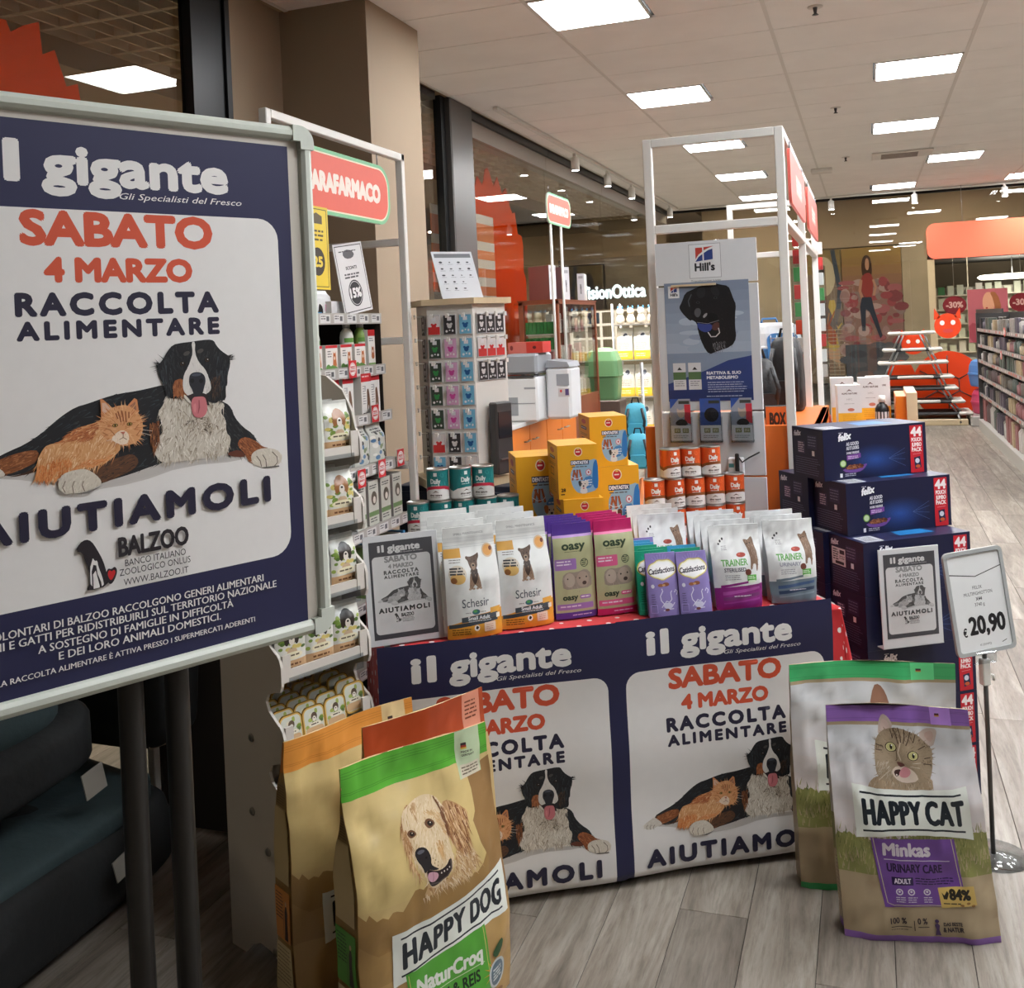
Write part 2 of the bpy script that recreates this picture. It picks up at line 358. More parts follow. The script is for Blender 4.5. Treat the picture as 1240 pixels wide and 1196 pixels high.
for c in near:
    p = D.objects.new('plank', me_plank); COL.objects.link(p); p.parent = floor; p.location = (c[2], c[3], 0)
rb = MB(); tint = []
for c in rest: rb.box(c[2]+.001, c[2]+PW-.001, c[3]+.001, c[3]+PLN-.001, -.004, 0); tint += [rp.random()]*24
ro = rb.build('plank', 'plank', parent=floor, kind='stuff'); ta = ro.data.color_attributes.new('Tint', 'FLOAT_COLOR', 'CORNER')
if len(ro.data.loops) == len(tint): ta.data.foreach_set('color', [v for t in tint for v in (t, t, t, 1)])
# ceiling: slab, tiles as parts, rails as parts
ceil = struct(bx('ceiling', 'dark_void', -3.04, 6.4, -6.2, 16.8, CEIL+.02, CEIL+.12))
CX = [-2.995+1.25*k for k in range(8)]; CY = [5.42+.6272*j for j in range(-18, 19)]
LIGHTS = [(1, j, -1.735) for j in (0, 4, 8, 12, 16)]+[(2, 4, .145), (2, 8, .145), (2, 16, .165), (2, 0, .145), (3, 12, .79), (4, 16, 1.95), (3, -2, .9), (4, 4, 2.2), (4, 8, 2.2), (5, 12, 3.4), (5, 0, 3.4), (6, 6, 4.7), (6, 12, 4.7), (5, 16, 3.5), (4, -2, 2.2), (5, 5, 3.4)]
# unseen panels further right and behind the camera, added to brighten the foreground
LIGHTS += [(5, -8, 3.4), (2, -6, .145), (4, -3, 2.7), (3, -4, .79)]
me_t = MB().box(.006, 1.244, .004, .623, 0, .015, 0, .003).build('tile', 'ceil_tile').data
me_h = MB().box(.006, .622, .004, .623, 0, .015, 0, .003).build('tile', 'ceil_tile').data
for o in [o for o in list(COL.objects) if o.name.startswith('tile')]: D.objects.remove(o)
lit = {(k, j): x for k, j, x in LIGHTS}
def tile(me, x, y):
    o = D.objects.new('tile', me); COL.objects.link(o); o.parent = ceil; o.location = (x, y, CEIL)
for k in range(7):
    for j in range(36):
        jj = j-18
        if (k, jj) in lit:
            lx = lit[(k, jj)]
            if lx-CX[k] < .3: tile(me_h, CX[k]+.62, CY[j])
            elif lx-CX[k] > .5: tile(me_h, CX[k]+.0, CY[j])
            continue
        tile(me_t, CX[k], CY[j])
for k in range(8):
    MB().box(CX[k]-.012, CX[k]+.012, -6, 16.7, CEIL-.004, CEIL+.012).build('ceiling_rail', 'ceil_rail', parent=ceil)
struct(bx('trim_1', 'ceil_rail', 6.0, 6.4, -6.2, 16.8, CEIL-.02, CEIL+.02, parent=None))
lg = 'square ceiling light panels'
ln = ['first', 'second', 'third', 'fourth', 'fifth']
vis_lab = {(1, 0): 'square glowing ceiling panel, largest, cut by the top edge of the photo', (1, 4): 'square glowing ceiling panel, second nearest of the row left of the white frames',
 (1, 8): 'glowing ceiling panel framed inside the tall white metal frame, upper one', (1, 12): 'glowing ceiling panel in the tall white frame, just below the upper one', (1, 16): 'glowing ceiling panel in the white frame row, farthest, near the back window',
 (2, 4): 'square glowing ceiling panel, nearest of the right-hand row', (2, 8): 'square glowing ceiling panel, second nearest of the right-hand row in front of the air vent',
 (2, 16): 'small glowing ceiling panel right of centre beside the back window track', (3, 12): 'glowing ceiling panel touching the right end of the air vent', (4, 16): 'small glowing ceiling panel at the right edge of the photo'}
for k, j, x in LIGHTS:
    y = 5.42+.6272*j
    r = empty('ceiling_light', vis_lab.get((k, j), 'square glowing ceiling panel outside the picture'), 'ceiling light', (x, y, CEIL), group=lg)
    MB().box(.005, .585, .02, .6, -.001, .01).build('diffuser', 'panel_glow', parent=r)
    f = MB(); f.box(-.006, .006, .006, .616, -.006, .012); f.box(.584, .596, .006, .616, -.006, .012); f.box(-.006, .596, .002, .02, -.006, .012); f.box(-.006, .596, .6, .618, -.006, .012); f.build('frame', 'ceil_rail', parent=r)
# walls
GX = -3.08                                             # glass line of the mall side
wl = struct(MB().box(-3.3, -3.04, 4.43, 4.95, 0, CEIL).box(-3.3, -2.5, 4.95, 5.63, 0, CEIL).build('wall_left', 'tan_paint'))
struct(MB().box(6.2, 6.4, -6.2, 16.8, 0, CEIL).build('wall_right', 'tan_paint')); struct(MB().box(-3.3, 6.4, -6.2, -6, 0, CEIL).build('wall_rear', 'tan_paint'))
struct(MB().box(-3.3, -3.04, -6, 1.2, 0, CEIL).build('wall_side', 'tan_paint'))
def window(name, g, frame=None):
    e = struct(empty(name, 'glass shop window', 'x')); del e['category']; del e['label']
    g.build('pane', 'window_glass', parent=e); return e
w1 = window('window_1', MB().box(GX-.01, GX, 1.2, 4.13, .1, CEIL))
MB().box(-3.10, -3.03, 4.13, 4.43, 0, CEIL).box(-3.10, -3.015, 4.39, 4.43, 0, CEIL).build('mullion', 'black_metal', parent=w1)
w2 = window('window_2', MB().box(GX-.01, GX, 5.63, 7.22, .1, CEIL))
MB().box(-3.10, -3.04, 7.22, 7.3, 0, CEIL).box(-3.14, -3.03, 5.6, 7.1, CEIL-.06, CEIL).build('mullion', 'black_metal', parent=w2)
MB().box(-3.14, -2.99, 7.3, 7.76, 0, CEIL, 0, .01).build('pillar_casing', 'grey_metal', parent=w2)
for i, (a, b_) in enumerate(((7.76, 9.998), (10.004, 12.33), (12.336, 16.7))):
    wn = window('window_%d' % (i+3), MB().box(GX-.01, GX, a, b_, .1, 3.41))
    MB().box(-3.12, -3.03, a, b_, 3.43, 3.5).build('window_head', 'black_metal', parent=wn)
    MB().box(-3.2, -3.06, a, b_, 3.29, 3.43).build('fascia', 'fascia_metal', parent=wn); MB().box(-3.12, -3.04, a, b_, 0, .1).build('sill', 'black_metal', parent=wn)
GY = 16.75
xs = [-3.04, -.9, .66, 2.2, 4.2, 6.2]
for i in range(5):
    wn = window('window_%d' % (i+6), MB().box(xs[i]+.003, xs[i+1]-.003, GY, GY+.01, .06, CEIL-.02))
    MB().box(xs[i], xs[i+1], GY-.02, GY+.03, CEIL-.04, CEIL+.02).build('window_head', 'black_metal', parent=wn); MB().box(xs[i], xs[i+1], GY-.02, GY+.03, 0, .06).build('sill', 'grey_metal', parent=wn)
# skirting on the floor under the back window
# ---------------------------------------------------------------- the mall outside
mat('louvre', (214, 198, 172), .6); mat('mall_floor', (150, 135, 118), .3); mat('navy_board', (40, 38, 62), .5)
struct(MB().box(-12, -11.8, -6, 26, 0, 5).build('wall_mall', 'pale_paint'))
struct(MB().box(-12, 9, 25.9, 26.1, 0, 5).build('wall_mall_end', 'pale_paint'))
lou = MB()
for k in range(-2, 60):
    y = k*.14*2
    if 1 < y < 17: lou.box(-4.3, -3.2, y, y+.012, 3.45, 3.53)
for k in range(9): lou.box(-4.3+k*.135, -4.288+k*.135, 1, 16.9, 3.45, 3.53)
for k in range(60):
    y = 1.14+k*.28
    if y < 17: lou.box(-4.3, -3.2, y, y+.012, 3.45, 3.53)
lo = struct(lou.build('louvre_ceiling', 'louvre')); 
struct(MB().box(-12, -4.32, -6, 26, 3.95, 4.05).box(-4.34, -4.3, -6, 17, 3.3, 4.0).box(-4.34, -3.1, -6, 26, 3.8, 3.9).box(-12, 9, 16.9, 26, 3.95, 4.05).build('ceiling_mall', 'tan_paint'))
# bulkheads above the shop fronts across the mall
struct(MB().box(-3.0, 9, 20.2, 20.5, 2.93, 4).build('wall_bulkhead', 'tan_paint'))
struct(MB().box(-12, -3.0, 24.0, 24.3, 3.25, 4).build('wall_bulkhead', 'tan_paint'))
emit('mall_glow', (255, 236, 205), 85.)  # round lights added under the mall ceiling to brighten the mall
for i, (x, y) in enumerate([(-5.6, 3), (-5.6, 6), (-5.6, 8), (-5.6, 10), (-5.6, 12), (-5.6, 14.5), (-5.6, 18), (-2, 18.5), (1.5, 18.5), (5, 18.5), (-9, 21)]):
    r = empty('added_mall_light', 'round light added at the mall ceiling to brighten the view beyond the shop glass', 'ceiling light', (x, y, 3.95), group='added mall lights')
    MB().lathe([(.001, -.012), (.26, -.012), (.26, 0)], 20).build('lens', 'mall_glow', parent=r)
    MB().lathe([(.26, -.014), (.29, -.014), (.29, 0), (.26, 0)], 20, cap=False).build('frame', 'white_metal', parent=r)
# ================================================================ PRINTED ARTWORK
NAVY = (38, 40, 74); PW_ = (226, 224, 222); RED = (206, 84, 56)
A0 = np.array([-1.317, 2.559, .77]); A1 = np.array([-.156, 3.262, .77]); TD = (A1-A0)/np.linalg.norm(A1-A0); TN = np.array([TD[1], -TD[0], 0.])   # front edge of the promotion table
BD = np.array([math.cos(R(63.16)), math.sin(R(63.16)), 0.]); BN = np.array([BD[1], -BD[0], 0.]); BA = W(375, 155, 2.165)                              # top right corner and run of the notice board
def TP(x, y): p = PL(x, y, A0, TN); return float(np.dot(p-A0, TD)*1000-672), float(759-p[2]*1000)
def BP(x, y): p = PL(x, y, BA, BN)-BA; return float(np.dot(p, BD)*1000+757), float(-p[2]*1000-45)
cA = lambda L_: [BP(170+x/6.644, 400+y/6.644) for x, y in L_]      # traced on the board, head and right foreleg
cB = lambda L_: [BP(x/5.98, 440+y/5.98) for x, y in L_]            # traced on the board, hind part and cat
cC = lambda L_: [TP(770+x/5.905, 880+y/5.905) for x, y in L_]      # traced on the right-hand table poster
def dog_and_cat(c):
    K = (30, 32, 36); K2 = (44, 50, 56); K3 = (58, 64, 68); WH = (206, 200, 190); TAN = (132, 78, 44)
    sh = [(c_, (196-i*3, 192-i*3, 188-i*3)) for i, c_ in enumerate((8, 5, 2))]
    for k, (e, col) in enumerate(sh): c.poly(cC([(60, 760), (300, 755+e*2), (480, 800+e*2), (700, 760+e*2), (900, 690+e), (1170, 660+e), (1170, 640), (700, 700), (300, 720)]), col, 1)
    body = cC([(130, 692), (200, 650), (255, 622), (320, 572), (345, 545), (400, 492), (450, 455), (500, 437), (560, 410), (620, 388), (700, 370), (760, 352), (812, 335), (850, 350), (880, 420), (860, 520), (820, 620), (850, 670), (760, 702), (680, 735), (600, 762), (560, 772), (500, 745), (420, 700), (330, 715), (250, 742), (185, 757), (150, 730)])
    c.poly(body, K, 1); c.fur(body, 420, [K, K2, K3, (36, 40, 46), (50, 60, 68)], 16, 2.2, 155, 22, 3)
    hl = cC([(140, 700), (200, 668), (270, 645), (310, 645), (305, 690), (250, 722), (190, 748), (160, 735)]); c.poly(hl, TAN, 1); c.fur(hl, 110, [TAN, (150, 96, 60), (104, 60, 36), (170, 112, 74)], 13, 2, 160, 15, 5)
    c.poly(cC([(190, 758), (250, 742), (300, 715), (310, 730), (240, 752)]), (70, 44, 30), 1)
    hp = cC([(50, 772), (60, 745), (95, 722), (125, 700), (150, 712), (185, 740), (180, 757), (140, 765), (110, 785), (75, 786)]); c.poly(hp, WH, 1); c.fur(hp, 70, [WH, (190, 182, 170), (220, 214, 204)], 8, 1.6, 170, 25, 6)
    for x in (75, 100, 125): c.line(cC([(x, 785), (x-4, 768), (x+6, 752)]), 1.4, (110, 100, 92))
    # right foreleg and shoulder
    leg = cA([(600, 560), (690, 580), (735, 625), (760, 700), (830, 780), (905, 830), (945, 895), (900, 1000), (820, 1010), (690, 1005), (640, 900), (610, 760)]); c.poly(leg, K, 1); c.fur(leg, 170, [K, K2, (60, 64, 66)], 14, 2.2, 50, 20, 7)
    lt = cA([(800, 870), (860, 855), (940, 895), (985, 935), (1040, 945), (900, 1040), (880, 1065), (850, 1010), (810, 950), (780, 920)]); c.poly(lt, (140, 82, 50), 1); c.fur(lt, 110, [(120, 66, 38), (160, 98, 62), (96, 52, 32), (176, 112, 74)], 12, 2, 45, 18, 8)
    c.poly(cA([(700, 985), (800, 955), (850, 1010), (820, 1020), (720, 1012)]), (96, 52, 38), 1)
    pw = cA([(890, 1030), (900, 985), (960, 950), (1040, 945), (1100, 960), (1140, 1000), (1140, 1040), (1110, 1085), (1040, 1100), (970, 1100), (910, 1080)]); c.poly(pw, (206, 198, 184), 1); c.fur(pw, 80, [(206, 198, 184), (188, 180, 166), (222, 216, 204)], 9, 1.8, 60, 25, 9)
    for P in ([(985, 1000), (1010, 1040), (1015, 1098)], [(1060, 975), (1100, 1015), (1105, 1060), (1080, 1090)], [(935, 1010), (965, 1050), (975, 1095)]): c.line(cA(P), 1.8, (92, 80, 70))
    c.poly(cA([(970, 1102), (1115, 1085), (1120, 1096), (1000, 1108)]), (96, 92, 90))
    # near foreleg
    nl = cB([(600, 760), (700, 730), (860, 680), (960, 650), (1010, 700), (980, 760), (880, 810), (740, 870), (700, 860)]); c.poly(nl, (92, 62, 44), 1); c.fur(nl, 120, [(92, 62, 44), (112, 76, 52), (70, 48, 38), (54, 44, 40)], 13, 2, 165, 18, 11)
    # chest
    ch = cA([(205, 520), (260, 545), (340, 530), (410, 580), (520, 560), (620, 560), (690, 600), (640, 650), (690, 720), (690, 820), (730, 860), (720, 930), (690, 1000), (560, 1015), (440, 1045), (330, 1050), (180, 1070), (120, 1010), (110, 950), (140, 880), (190, 800), (165, 720), (140, 660), (190, 590)])
    c.poly(ch, (204, 196, 182), 1); c.fur(ch, 620, [(204, 196, 182), (186, 176, 160), (220, 214, 202), (150, 138, 122), (172, 160, 142), (228, 222, 212)], 17, 2.2, lambda x, y: 100+18*math.sin(x/9)+10*math.cos(y/13), 28, 12)
    cr_ = cA([(330, 760), (420, 700), (560, 690), (620, 760), (560, 830), (440, 800), (380, 820)]); c.fur(cr_, 110, [(128, 114, 98), (100, 88, 78), (168, 154, 136), (196, 186, 170)], 13, 1.8, lambda x, y: 60+60*math.sin(x/6), 40, 13)
    c.fur(cA([(75, 740), (150, 720), (150, 930), (110, 960), (80, 850)]), 100, [(120, 72, 44), (96, 58, 38), (146, 96, 62)], 15, 2.2, 95, 15, 14)
    # head
    hd = cA([(260, 115), (330, 100), (405, 92), (440, 85), (545, 72), (590, 80), (610, 120), (650, 165), (720, 210), (722, 280), (700, 360), (700, 440), (685, 450), (690, 560), (640, 560), (600, 590), (520, 560), (400, 540), (340, 520), (290, 550), (230, 545), (205, 500), (190, 440), (150, 380), (135, 300), (125, 290), (180, 240), (215, 170)])
    c.poly(hd, K, 1); c.fur(hd, 420, [K, (36, 38, 42), K2, (24, 26, 30), (52, 56, 60)], 15, 2, lambda x, y: 70 if x < 445 else 110, 22, 15)
    for P, a in ((cA([(150, 290), (240, 160), (255, 330), (240, 520), (200, 470)]), 85), (cA([(620, 200), (715, 240), (690, 420), (640, 540), (600, 400)]), 98)): c.fur(P, 90, [(26, 28, 32), (58, 64, 70), (40, 44, 50)], 20, 2.2, a, 10, 16)
    c.fur(cA([(130, 285), (200, 230), (180, 320)]), 16, [K], 16, 2, 200, 40, 17); c.fur(cA([(690, 200), (722, 215), (715, 260)]), 14, [K], 16, 2, -20, 35, 18)
    ck = cA([(262, 410), (320, 385), (345, 400), (350, 470), (385, 530), (345, 528), (300, 525), (262, 535)]); c.poly(ck, (146, 88, 54), 1); c.fur(ck, 70, [(146, 88, 54), (170, 110, 72), (116, 68, 44)], 12, 2, 95, 15, 19)
    c.fur(cA([(575, 360), (640, 350), (650, 480), (590, 540), (560, 480)]), 60, [(70, 54, 46), (88, 66, 54), (52, 44, 40)], 12, 2, 95, 15, 20)
    bl = cA([(408, 92), (440, 88), (436, 180), (470, 260), (520, 310), (545, 370), (570, 450), (560, 490), (520, 515), (480, 520), (420, 530), (385, 530), (345, 490), (338, 420), (350, 350), (385, 290), (405, 230), (420, 180)]); c.poly(bl, (214, 210, 206), 1); c.fur(bl, 90, [(214, 210, 206), (224, 220, 216), (196, 190, 186)], 10, 2, 95, 20, 21)
    c.poly(cA([(395, 520), (420, 505), (500, 500), (540, 520), (545, 580), (560, 600), (530, 600), (410, 590), (375, 560), (350, 525)]), (44, 34, 36), 1)
    c.poly(cA([(345, 520), (365, 560), (400, 590), (410, 580), (385, 545), (355, 515)]), (216, 210, 200), 1)
    c.poly(cA([(410, 540), (470, 530), (515, 532), (530, 570), (540, 640), (515, 690), (470, 705), (430, 695), (408, 640)]), (196, 116, 122), 2); c.line(cA([(470, 560), (472, 620), (462, 668)]), [2, 3, 1.4], (150, 78, 86)); c.poly(cA([(420, 600), (445, 580), (450, 640), (435, 670)]), (210, 134, 138), 1)
    c.poly(cA([(388, 400), (395, 355), (430, 335), (480, 335), (515, 360), (525, 410), (510, 460), (500, 510), (460, 530), (430, 525), (412, 470), (392, 440)]), (40, 42, 50), 2)
    c.poly(cA([(400, 360), (440, 342), (490, 345), (480, 365), (430, 370)]), (74, 78, 90), 1); c.ell(*cA([(415, 405)])[0], 4.5, 4.5, (18, 18, 22)); c.ell(*cA([(487, 405)])[0], 4.5, 4.5, (18, 18, 22))
    for p, col in (((335, 268), (70, 60, 56)), ((535, 238), (62, 56, 54))):
        x, y = cA([p])[0]; c.ell(x, y, 6, 4.6, (12, 12, 14)); c.ell(x, y, 4, 3.6, (66, 46, 34)); c.ell(x, y, 2.2, 2.2, (8, 8, 8)); c.ell(x+1.2, y-1.2, .9, .9, (220, 224, 230))
    for p in ((370, 185), (480, 165)): x, y = cA([p])[0]; c.ell(x, y, 7, 4, (78, 74, 72), rot=-20)
    # cat
    cb = cB([(430, 570), (520, 490), (600, 455), (700, 425), (740, 400), (850, 560), (880, 610), (830, 670), (770, 715), (700, 745), (600, 760), (500, 780), (430, 830), (370, 850), (300, 850), (250, 825), (265, 770), (270, 690), (310, 620), (340, 590)])
    c.poly(cb, (212, 158, 108), 1); c.fur(cb, 420, [(212, 158, 108), (226, 182, 136), (196, 134, 84), (232, 196, 156), (204, 146, 96)], 16, 2.4, lambda x, y: 115+15*math.sin(x/11), 26, 22)
    c.fur(cB([(430, 570), (520, 490), (620, 450), (720, 430), (700, 540), (560, 560)]), 130, [(176, 104, 62), (156, 88, 54), (192, 122, 76)], 15, 2.2, 160, 18, 23)
    c.fur(cB([(255, 825), (270, 740), (400, 690), (520, 680), (500, 780), (420, 830), (300, 850)]), 170, [(206, 128, 72), (190, 108, 56), (220, 148, 92)], 14, 2.2, 105, 18, 24)
    c.fur(cB([(540, 760), (640, 690), (770, 690), (860, 620), (770, 715), (650, 750)]), 60, [(206, 128, 76), (222, 154, 100)], 14, 2.2, 160, 18, 25)
    for E in ([(722, 255), (745, 262), (820, 330), (840, 370), (730, 400), (728, 330)], [(925, 300), (970, 250), (990, 262), (1003, 350), (985, 370), (925, 330)]): c.poly(cB(E), (206, 136, 90), 0)
    c.poly(cB([(735, 285), (760, 285), (815, 345), (760, 370), (738, 345)]), (214, 178, 156)); c.poly(cB([(935, 310), (975, 275), (985, 335), (960, 350)]), (150, 104, 84))
    ch_ = cB([(735, 385), (780, 340), (830, 310), (920, 298), (985, 340), (1020, 390), (1035, 460), (1020, 530), (980, 575), (900, 600), (840, 585), (760, 545), (720, 500), (715, 430)]); c.poly(ch_, (214, 156, 108), 1)
    c.fur(ch_, 240, [(214, 156, 108), (226, 176, 130), (198, 132, 84), (190, 120, 76)], 12, 1.8, lambda x, y: math.degrees(math.atan2(y-(cB([(885, 470)])[0][1]), x-(cB([(885, 470)])[0][0]))), 16, 26)
    mz = cB([(840, 500), (880, 480), (920, 495), (935, 540), (920, 580), (880, 590), (830, 570), (800, 545)]); c.poly(mz, (232, 212, 190), 1); c.fur(mz, 40, [(232, 212, 190), (222, 194, 166)], 9, 1.6, 90, 40, 27)
    for P in ([(850, 345), (868, 400), (872, 425)], [(875, 340), (888, 390), (890, 420)], [(905, 345), (908, 395), (912, 425)], [(930, 350), (930, 395)], [(835, 360), (850, 400)]): c.line(cB(P), 2.2, (138, 78, 46))
    for P in ([(760, 470), (795, 480), (830, 520)], [(740, 500), (780, 520)], [(1000, 440), (970, 480)], [(1015, 480), (985, 520)]): c.line(cB(P), 1.6, (170, 108, 66))
    for p in ((830, 448), (935, 438)):
        x, y = cB([p])[0]; c.ell(x, y, 5.4, 3.3, (62, 42, 28)); c.ell(x, y, 4.2, 2.4, (168, 140, 70)); c.ell(x, y, 1.4, 2.2, (14, 12, 10))
    c.poly(cB([(868, 495), (905, 492), (890, 516)]), (188, 110, 92)); c.line(cB([(888, 515), (888, 535), (860, 552)]), 1, (120, 76, 56)); c.line(cB([(888, 535), (915, 550)]), 1, (120, 76, 56))
    for P in ([(1030, 480), (1100, 488)], [(1020, 500), (1090, 520)], [(840, 540), (770, 560)]): c.line(cB(P), .7, (214, 206, 196))
    # near paw
    pw = cB([(415, 890), (420, 850), (450, 800), (520, 775), (600, 760), (660, 780), (720, 830), (735, 870), (690, 900), (600, 930), (520, 942), (470, 942), (430, 920)]); c.poly(pw, (206, 198, 184), 1); c.fur(pw, 110, [(206, 198, 184), (190, 180, 164), (220, 212, 198)], 9, 1.8, 120, 25, 28)
    for P in ([(470, 850), (450, 900), (470, 935)], [(535, 850), (520, 890), (530, 940)], [(600, 850), (590, 880), (610, 925)]): c.line(cB(P), 1.6, (120, 106, 92))
    c.poly(cB([(520, 945), (620, 930), (735, 885), (745, 880), (640, 940)]), (120, 116, 112))
def poster(H=1000, grey=False, full=True):
    c = CV(700, H, None)
    if grey: c.G = lambda q: (int(60+.62*(.3*q[0]+.59*q[1]+.11*q[2])),)*3 if not q == NAVY else (70, 70, 74)
    c.rect(0, 0, 700, H, NAVY); c.poly(rrect(25, 155, 668, (950 if grey else min(850, H-3)), 44 if H > 900 else 6) if H > 900 else [(25, H), (668, H), (668, 199)]+[(624+44*math.cos(R(-a)), 199-44*math.sin(R(a))) for a in range(0, 91, 15)]+[(69-44*math.sin(R(a)), 199-44*math.cos(R(a))) for a in range(0, 91, 15)], PW_)
    W3 = (226, 224, 222)
    c.text('il', 96, 106, 66, W3, w=64, bold=.035); c.text('gigante', 204, 106, 52*1.26, W3, w=352, bold=.035)
    c.text('Gli Specialisti del Fresco', 338, 131, 11.5, W3, w=250, it=.28, bold=.004)
    c.text('SABATO', 340, 217, 55, RED, w=354, al='c', bold=.04); c.text('4 MARZO', 336, 283, 39, RED, w=272, al='c', bold=.045)
    c.text('RACCOLTA', 337, 343, 36, (38, 36, 58), w=376, al='c', bold=.045, sp=1.3); c.text('ALIMENTARE', 337, 386, 29, (38, 36, 58), w=376, al='c', bold=.045, sp=1.35)
    dog_and_cat(c)
    c.text('AIUTIAMOLI', 343, 731, 45, (38, 36, 58), w=552, al='c', bold=.045, sp=1.3)
    if H > 900:
        B = (40, 36, 42)
        c.text('BALZOO', 306, 789, 33, B, w=134, bold=.025); c.text('BANCO ITALIANO', 316, 809, 12, B, w=118); c.text('ZOOLOGICO ONLUS', 305, 825, 12, B, w=138); c.text('WWW.BALZOO.IT', 312, 844, 12, B, w=126)
        c.poly([(228, 765), (236, 752), (247, 747), (257, 752), (266, 768), (276, 790), (282, 815), (284, 838), (246, 840), (246, 834), (252, 830), (250, 800), (243, 782), (240, 770)], B, 1)
        sx_ = lambda L_: [(252+(x-262)*.72, y) for x, y in L_]; hx_ = lambda L_: [(280+(x-294)*.60, 806+(y-796)*.72) for x, y in L_]
        c.poly(sx_([(262, 838), (262, 800), (268, 788), (270, 782), (275, 789), (281, 788), (283, 800), (292, 820), (296, 838)]), PW_, 1); c.poly(sx_([(266, 838), (266, 806), (271, 795), (278, 797), (280, 812), (288, 828), (290, 838)]), B, 0); c.poly(sx_([(269, 838), (269, 812), (276, 806), (284, 834), (284, 838)]), PW_)
        c.poly(hx_([(296, 828), (294, 806), (302, 796), (311, 801), (322, 794), (330, 806), (322, 826), (308, 840)]), B, 2); c.poly(hx_([(300, 816), (300, 806), (306, 801), (312, 807), (319, 802), (324, 809), (318, 820), (308, 830)]), (196, 40, 44), 2)
        for t, x0, x1, y, h in () if grey else (('I VOLONTARI DI BALZOO RACCOLGONO GENERI ALIMENTARI', 66, 597, 893, 13.5), ('PER CANI E GATTI PER RIDISTRIBUIRLI SUL TERRITORIO NAZIONALE', 22, 626, 911, 13.5), ('A SOSTEGNO DI FAMIGLIE IN DIFFICOLTÀ', 158, 528, 930, 13.5), ('E DEI LORO ANIMALI DOMESTICI.', 192, 500, 949, 13.5), ('LA RACCOLTA ALIMENTARE È ATTIVA PRESSO I SUPERMERCATI ADERENTI', 90, 574, 970, 9.5)):
            c.text(t, x0, y, h, W3, w=x1-x0, bold=.018)
    return c
# ================================================================ NOTICE BOARD (left foreground)
mat('board_frame', (196, 202, 192), .42, var=.02, vs=12, bump=.02, bs=40); mat('board_mount', (190, 184, 174), .5); mat('post_black', (40, 38, 36), .45, metal=.1, var=.05, vs=20)
rz = math.atan2(BD[1], BD[0])
# local frame: x along the board, -y towards the viewer, origin on the floor below the top right corner
nb = empty('notice_board', 'large grey framed notice board on two black posts in the left foreground', 'notice board', (BA[0], BA[1], 0), rz)
ZT, BW, BH = BA[2], .815, 1.073
mb = MB().box(-BW+.02, -.02, .006, .03, ZT-BH+.02, ZT-.02); mb.build('back_panel', 'board_mount', parent=nb)
def rail(L_, horizontal, x, z):
    pr = [(0, .032), (0, .004), (.004, -.006), (.012, -.012), (.022, -.012), (.029, -.006), (.031, .002), (.034, .004), (.034, .012), (.032, .032)]
    if horizontal: return MB().loft([[(x+t, p[1], z-(p[0]) if horizontal == 1 else z+p[0]) for p in pr] for t in (0, L_)])
    return MB().loft([[(x-p[0], p[1], z+t) for p in pr] for t in (0, L_)])
rail(BW-.06, 1, -BW+.03, ZT).build('top_rail', 'board_frame', parent=nb); rail(BH-.06, 0, 0, ZT-BH+.03).build('side_rail', 'board_frame', parent=nb)
b_ = rail(BW-.06, 2, -BW+.03, ZT-BH).build('bottom_rail', 'board_frame', parent=nb)
MB().loft([[(-BW+p[0], p[1], ZT-BH+.03+t) for p in [(0, .032), (0, .004), (.004, -.006), (.012, -.012), (.022, -.012), (.031, .002), (.034, .012), (.032, .032)]] for t in (0, BH-.06)]).build('side_rail', 'board_frame', parent=nb)
for sx in (0, 1):
    for sz in (0, 1):
        X0 = -BW if sx else 0; Z0 = ZT-BH if sz else ZT; q = MB(); sg = 1 if sx else -1; tg = 1 if sz else -1
        pts = [(0, .036), (0, .036)]
        out = [(X0+sg*(.036-.036*math.sin(R(a))), Z0+tg*(.036-.036*math.cos(R(a)))) for a in range(0, 91, 15)]
        P = out+[(X0, Z0+tg*.05), (X0+sg*.033, Z0+tg*.05), (X0+sg*.033, Z0+tg*.033), (X0+sg*.05, Z0+tg*.033), (X0+sg*.05, Z0)]
        P = [(X0+sg*.05, Z0)]+out+[(X0, Z0+tg*.05), (X0+sg*.033, Z0+tg*.05), (X0+sg*.033, Z0+tg*.033), (X0+sg*.05, Z0+tg*.033)]
        q.prism(P, -.0135, .031); q.build('corner_piece', 'board_frame', parent=nb)
MB().box(-BW+.033, -.033, .002, .006, ZT-BH+.03, ZT-.033).build('mount', 'board_mount', parent=nb)
pc = poster(1000); po_loc = nb.location
pt = pc.build('paper_poster', lambda x, y, l: ((x-757)/1000, .0015-l, ZT-.045-y/1000), 'print_paper', label='large charity poster with Bernese dog and ginger cat held in the grey notice board', cat='poster')
pt.location = nb.location; pt.rotation_euler = nb.rotation_euler
for px in (-.327, -.418):
    p = MB(); p.tube([(px, .055, 0), (px, .055, ZT-.06)], .0235, 16); p.build('post', 'post_black', parent=nb)
for sx in (-1, 1): MB().box(-.372+sx*.046-.03, -.445+sx*.06+.03, -.34, .42, .0, .025, 0, .008).build('foot', 'post_black', parent=nb)
MB().box(-.45, -.29, .03, .08, 1.2, 1.24, 0, .005).build('clamp', 'post_black', parent=nb)
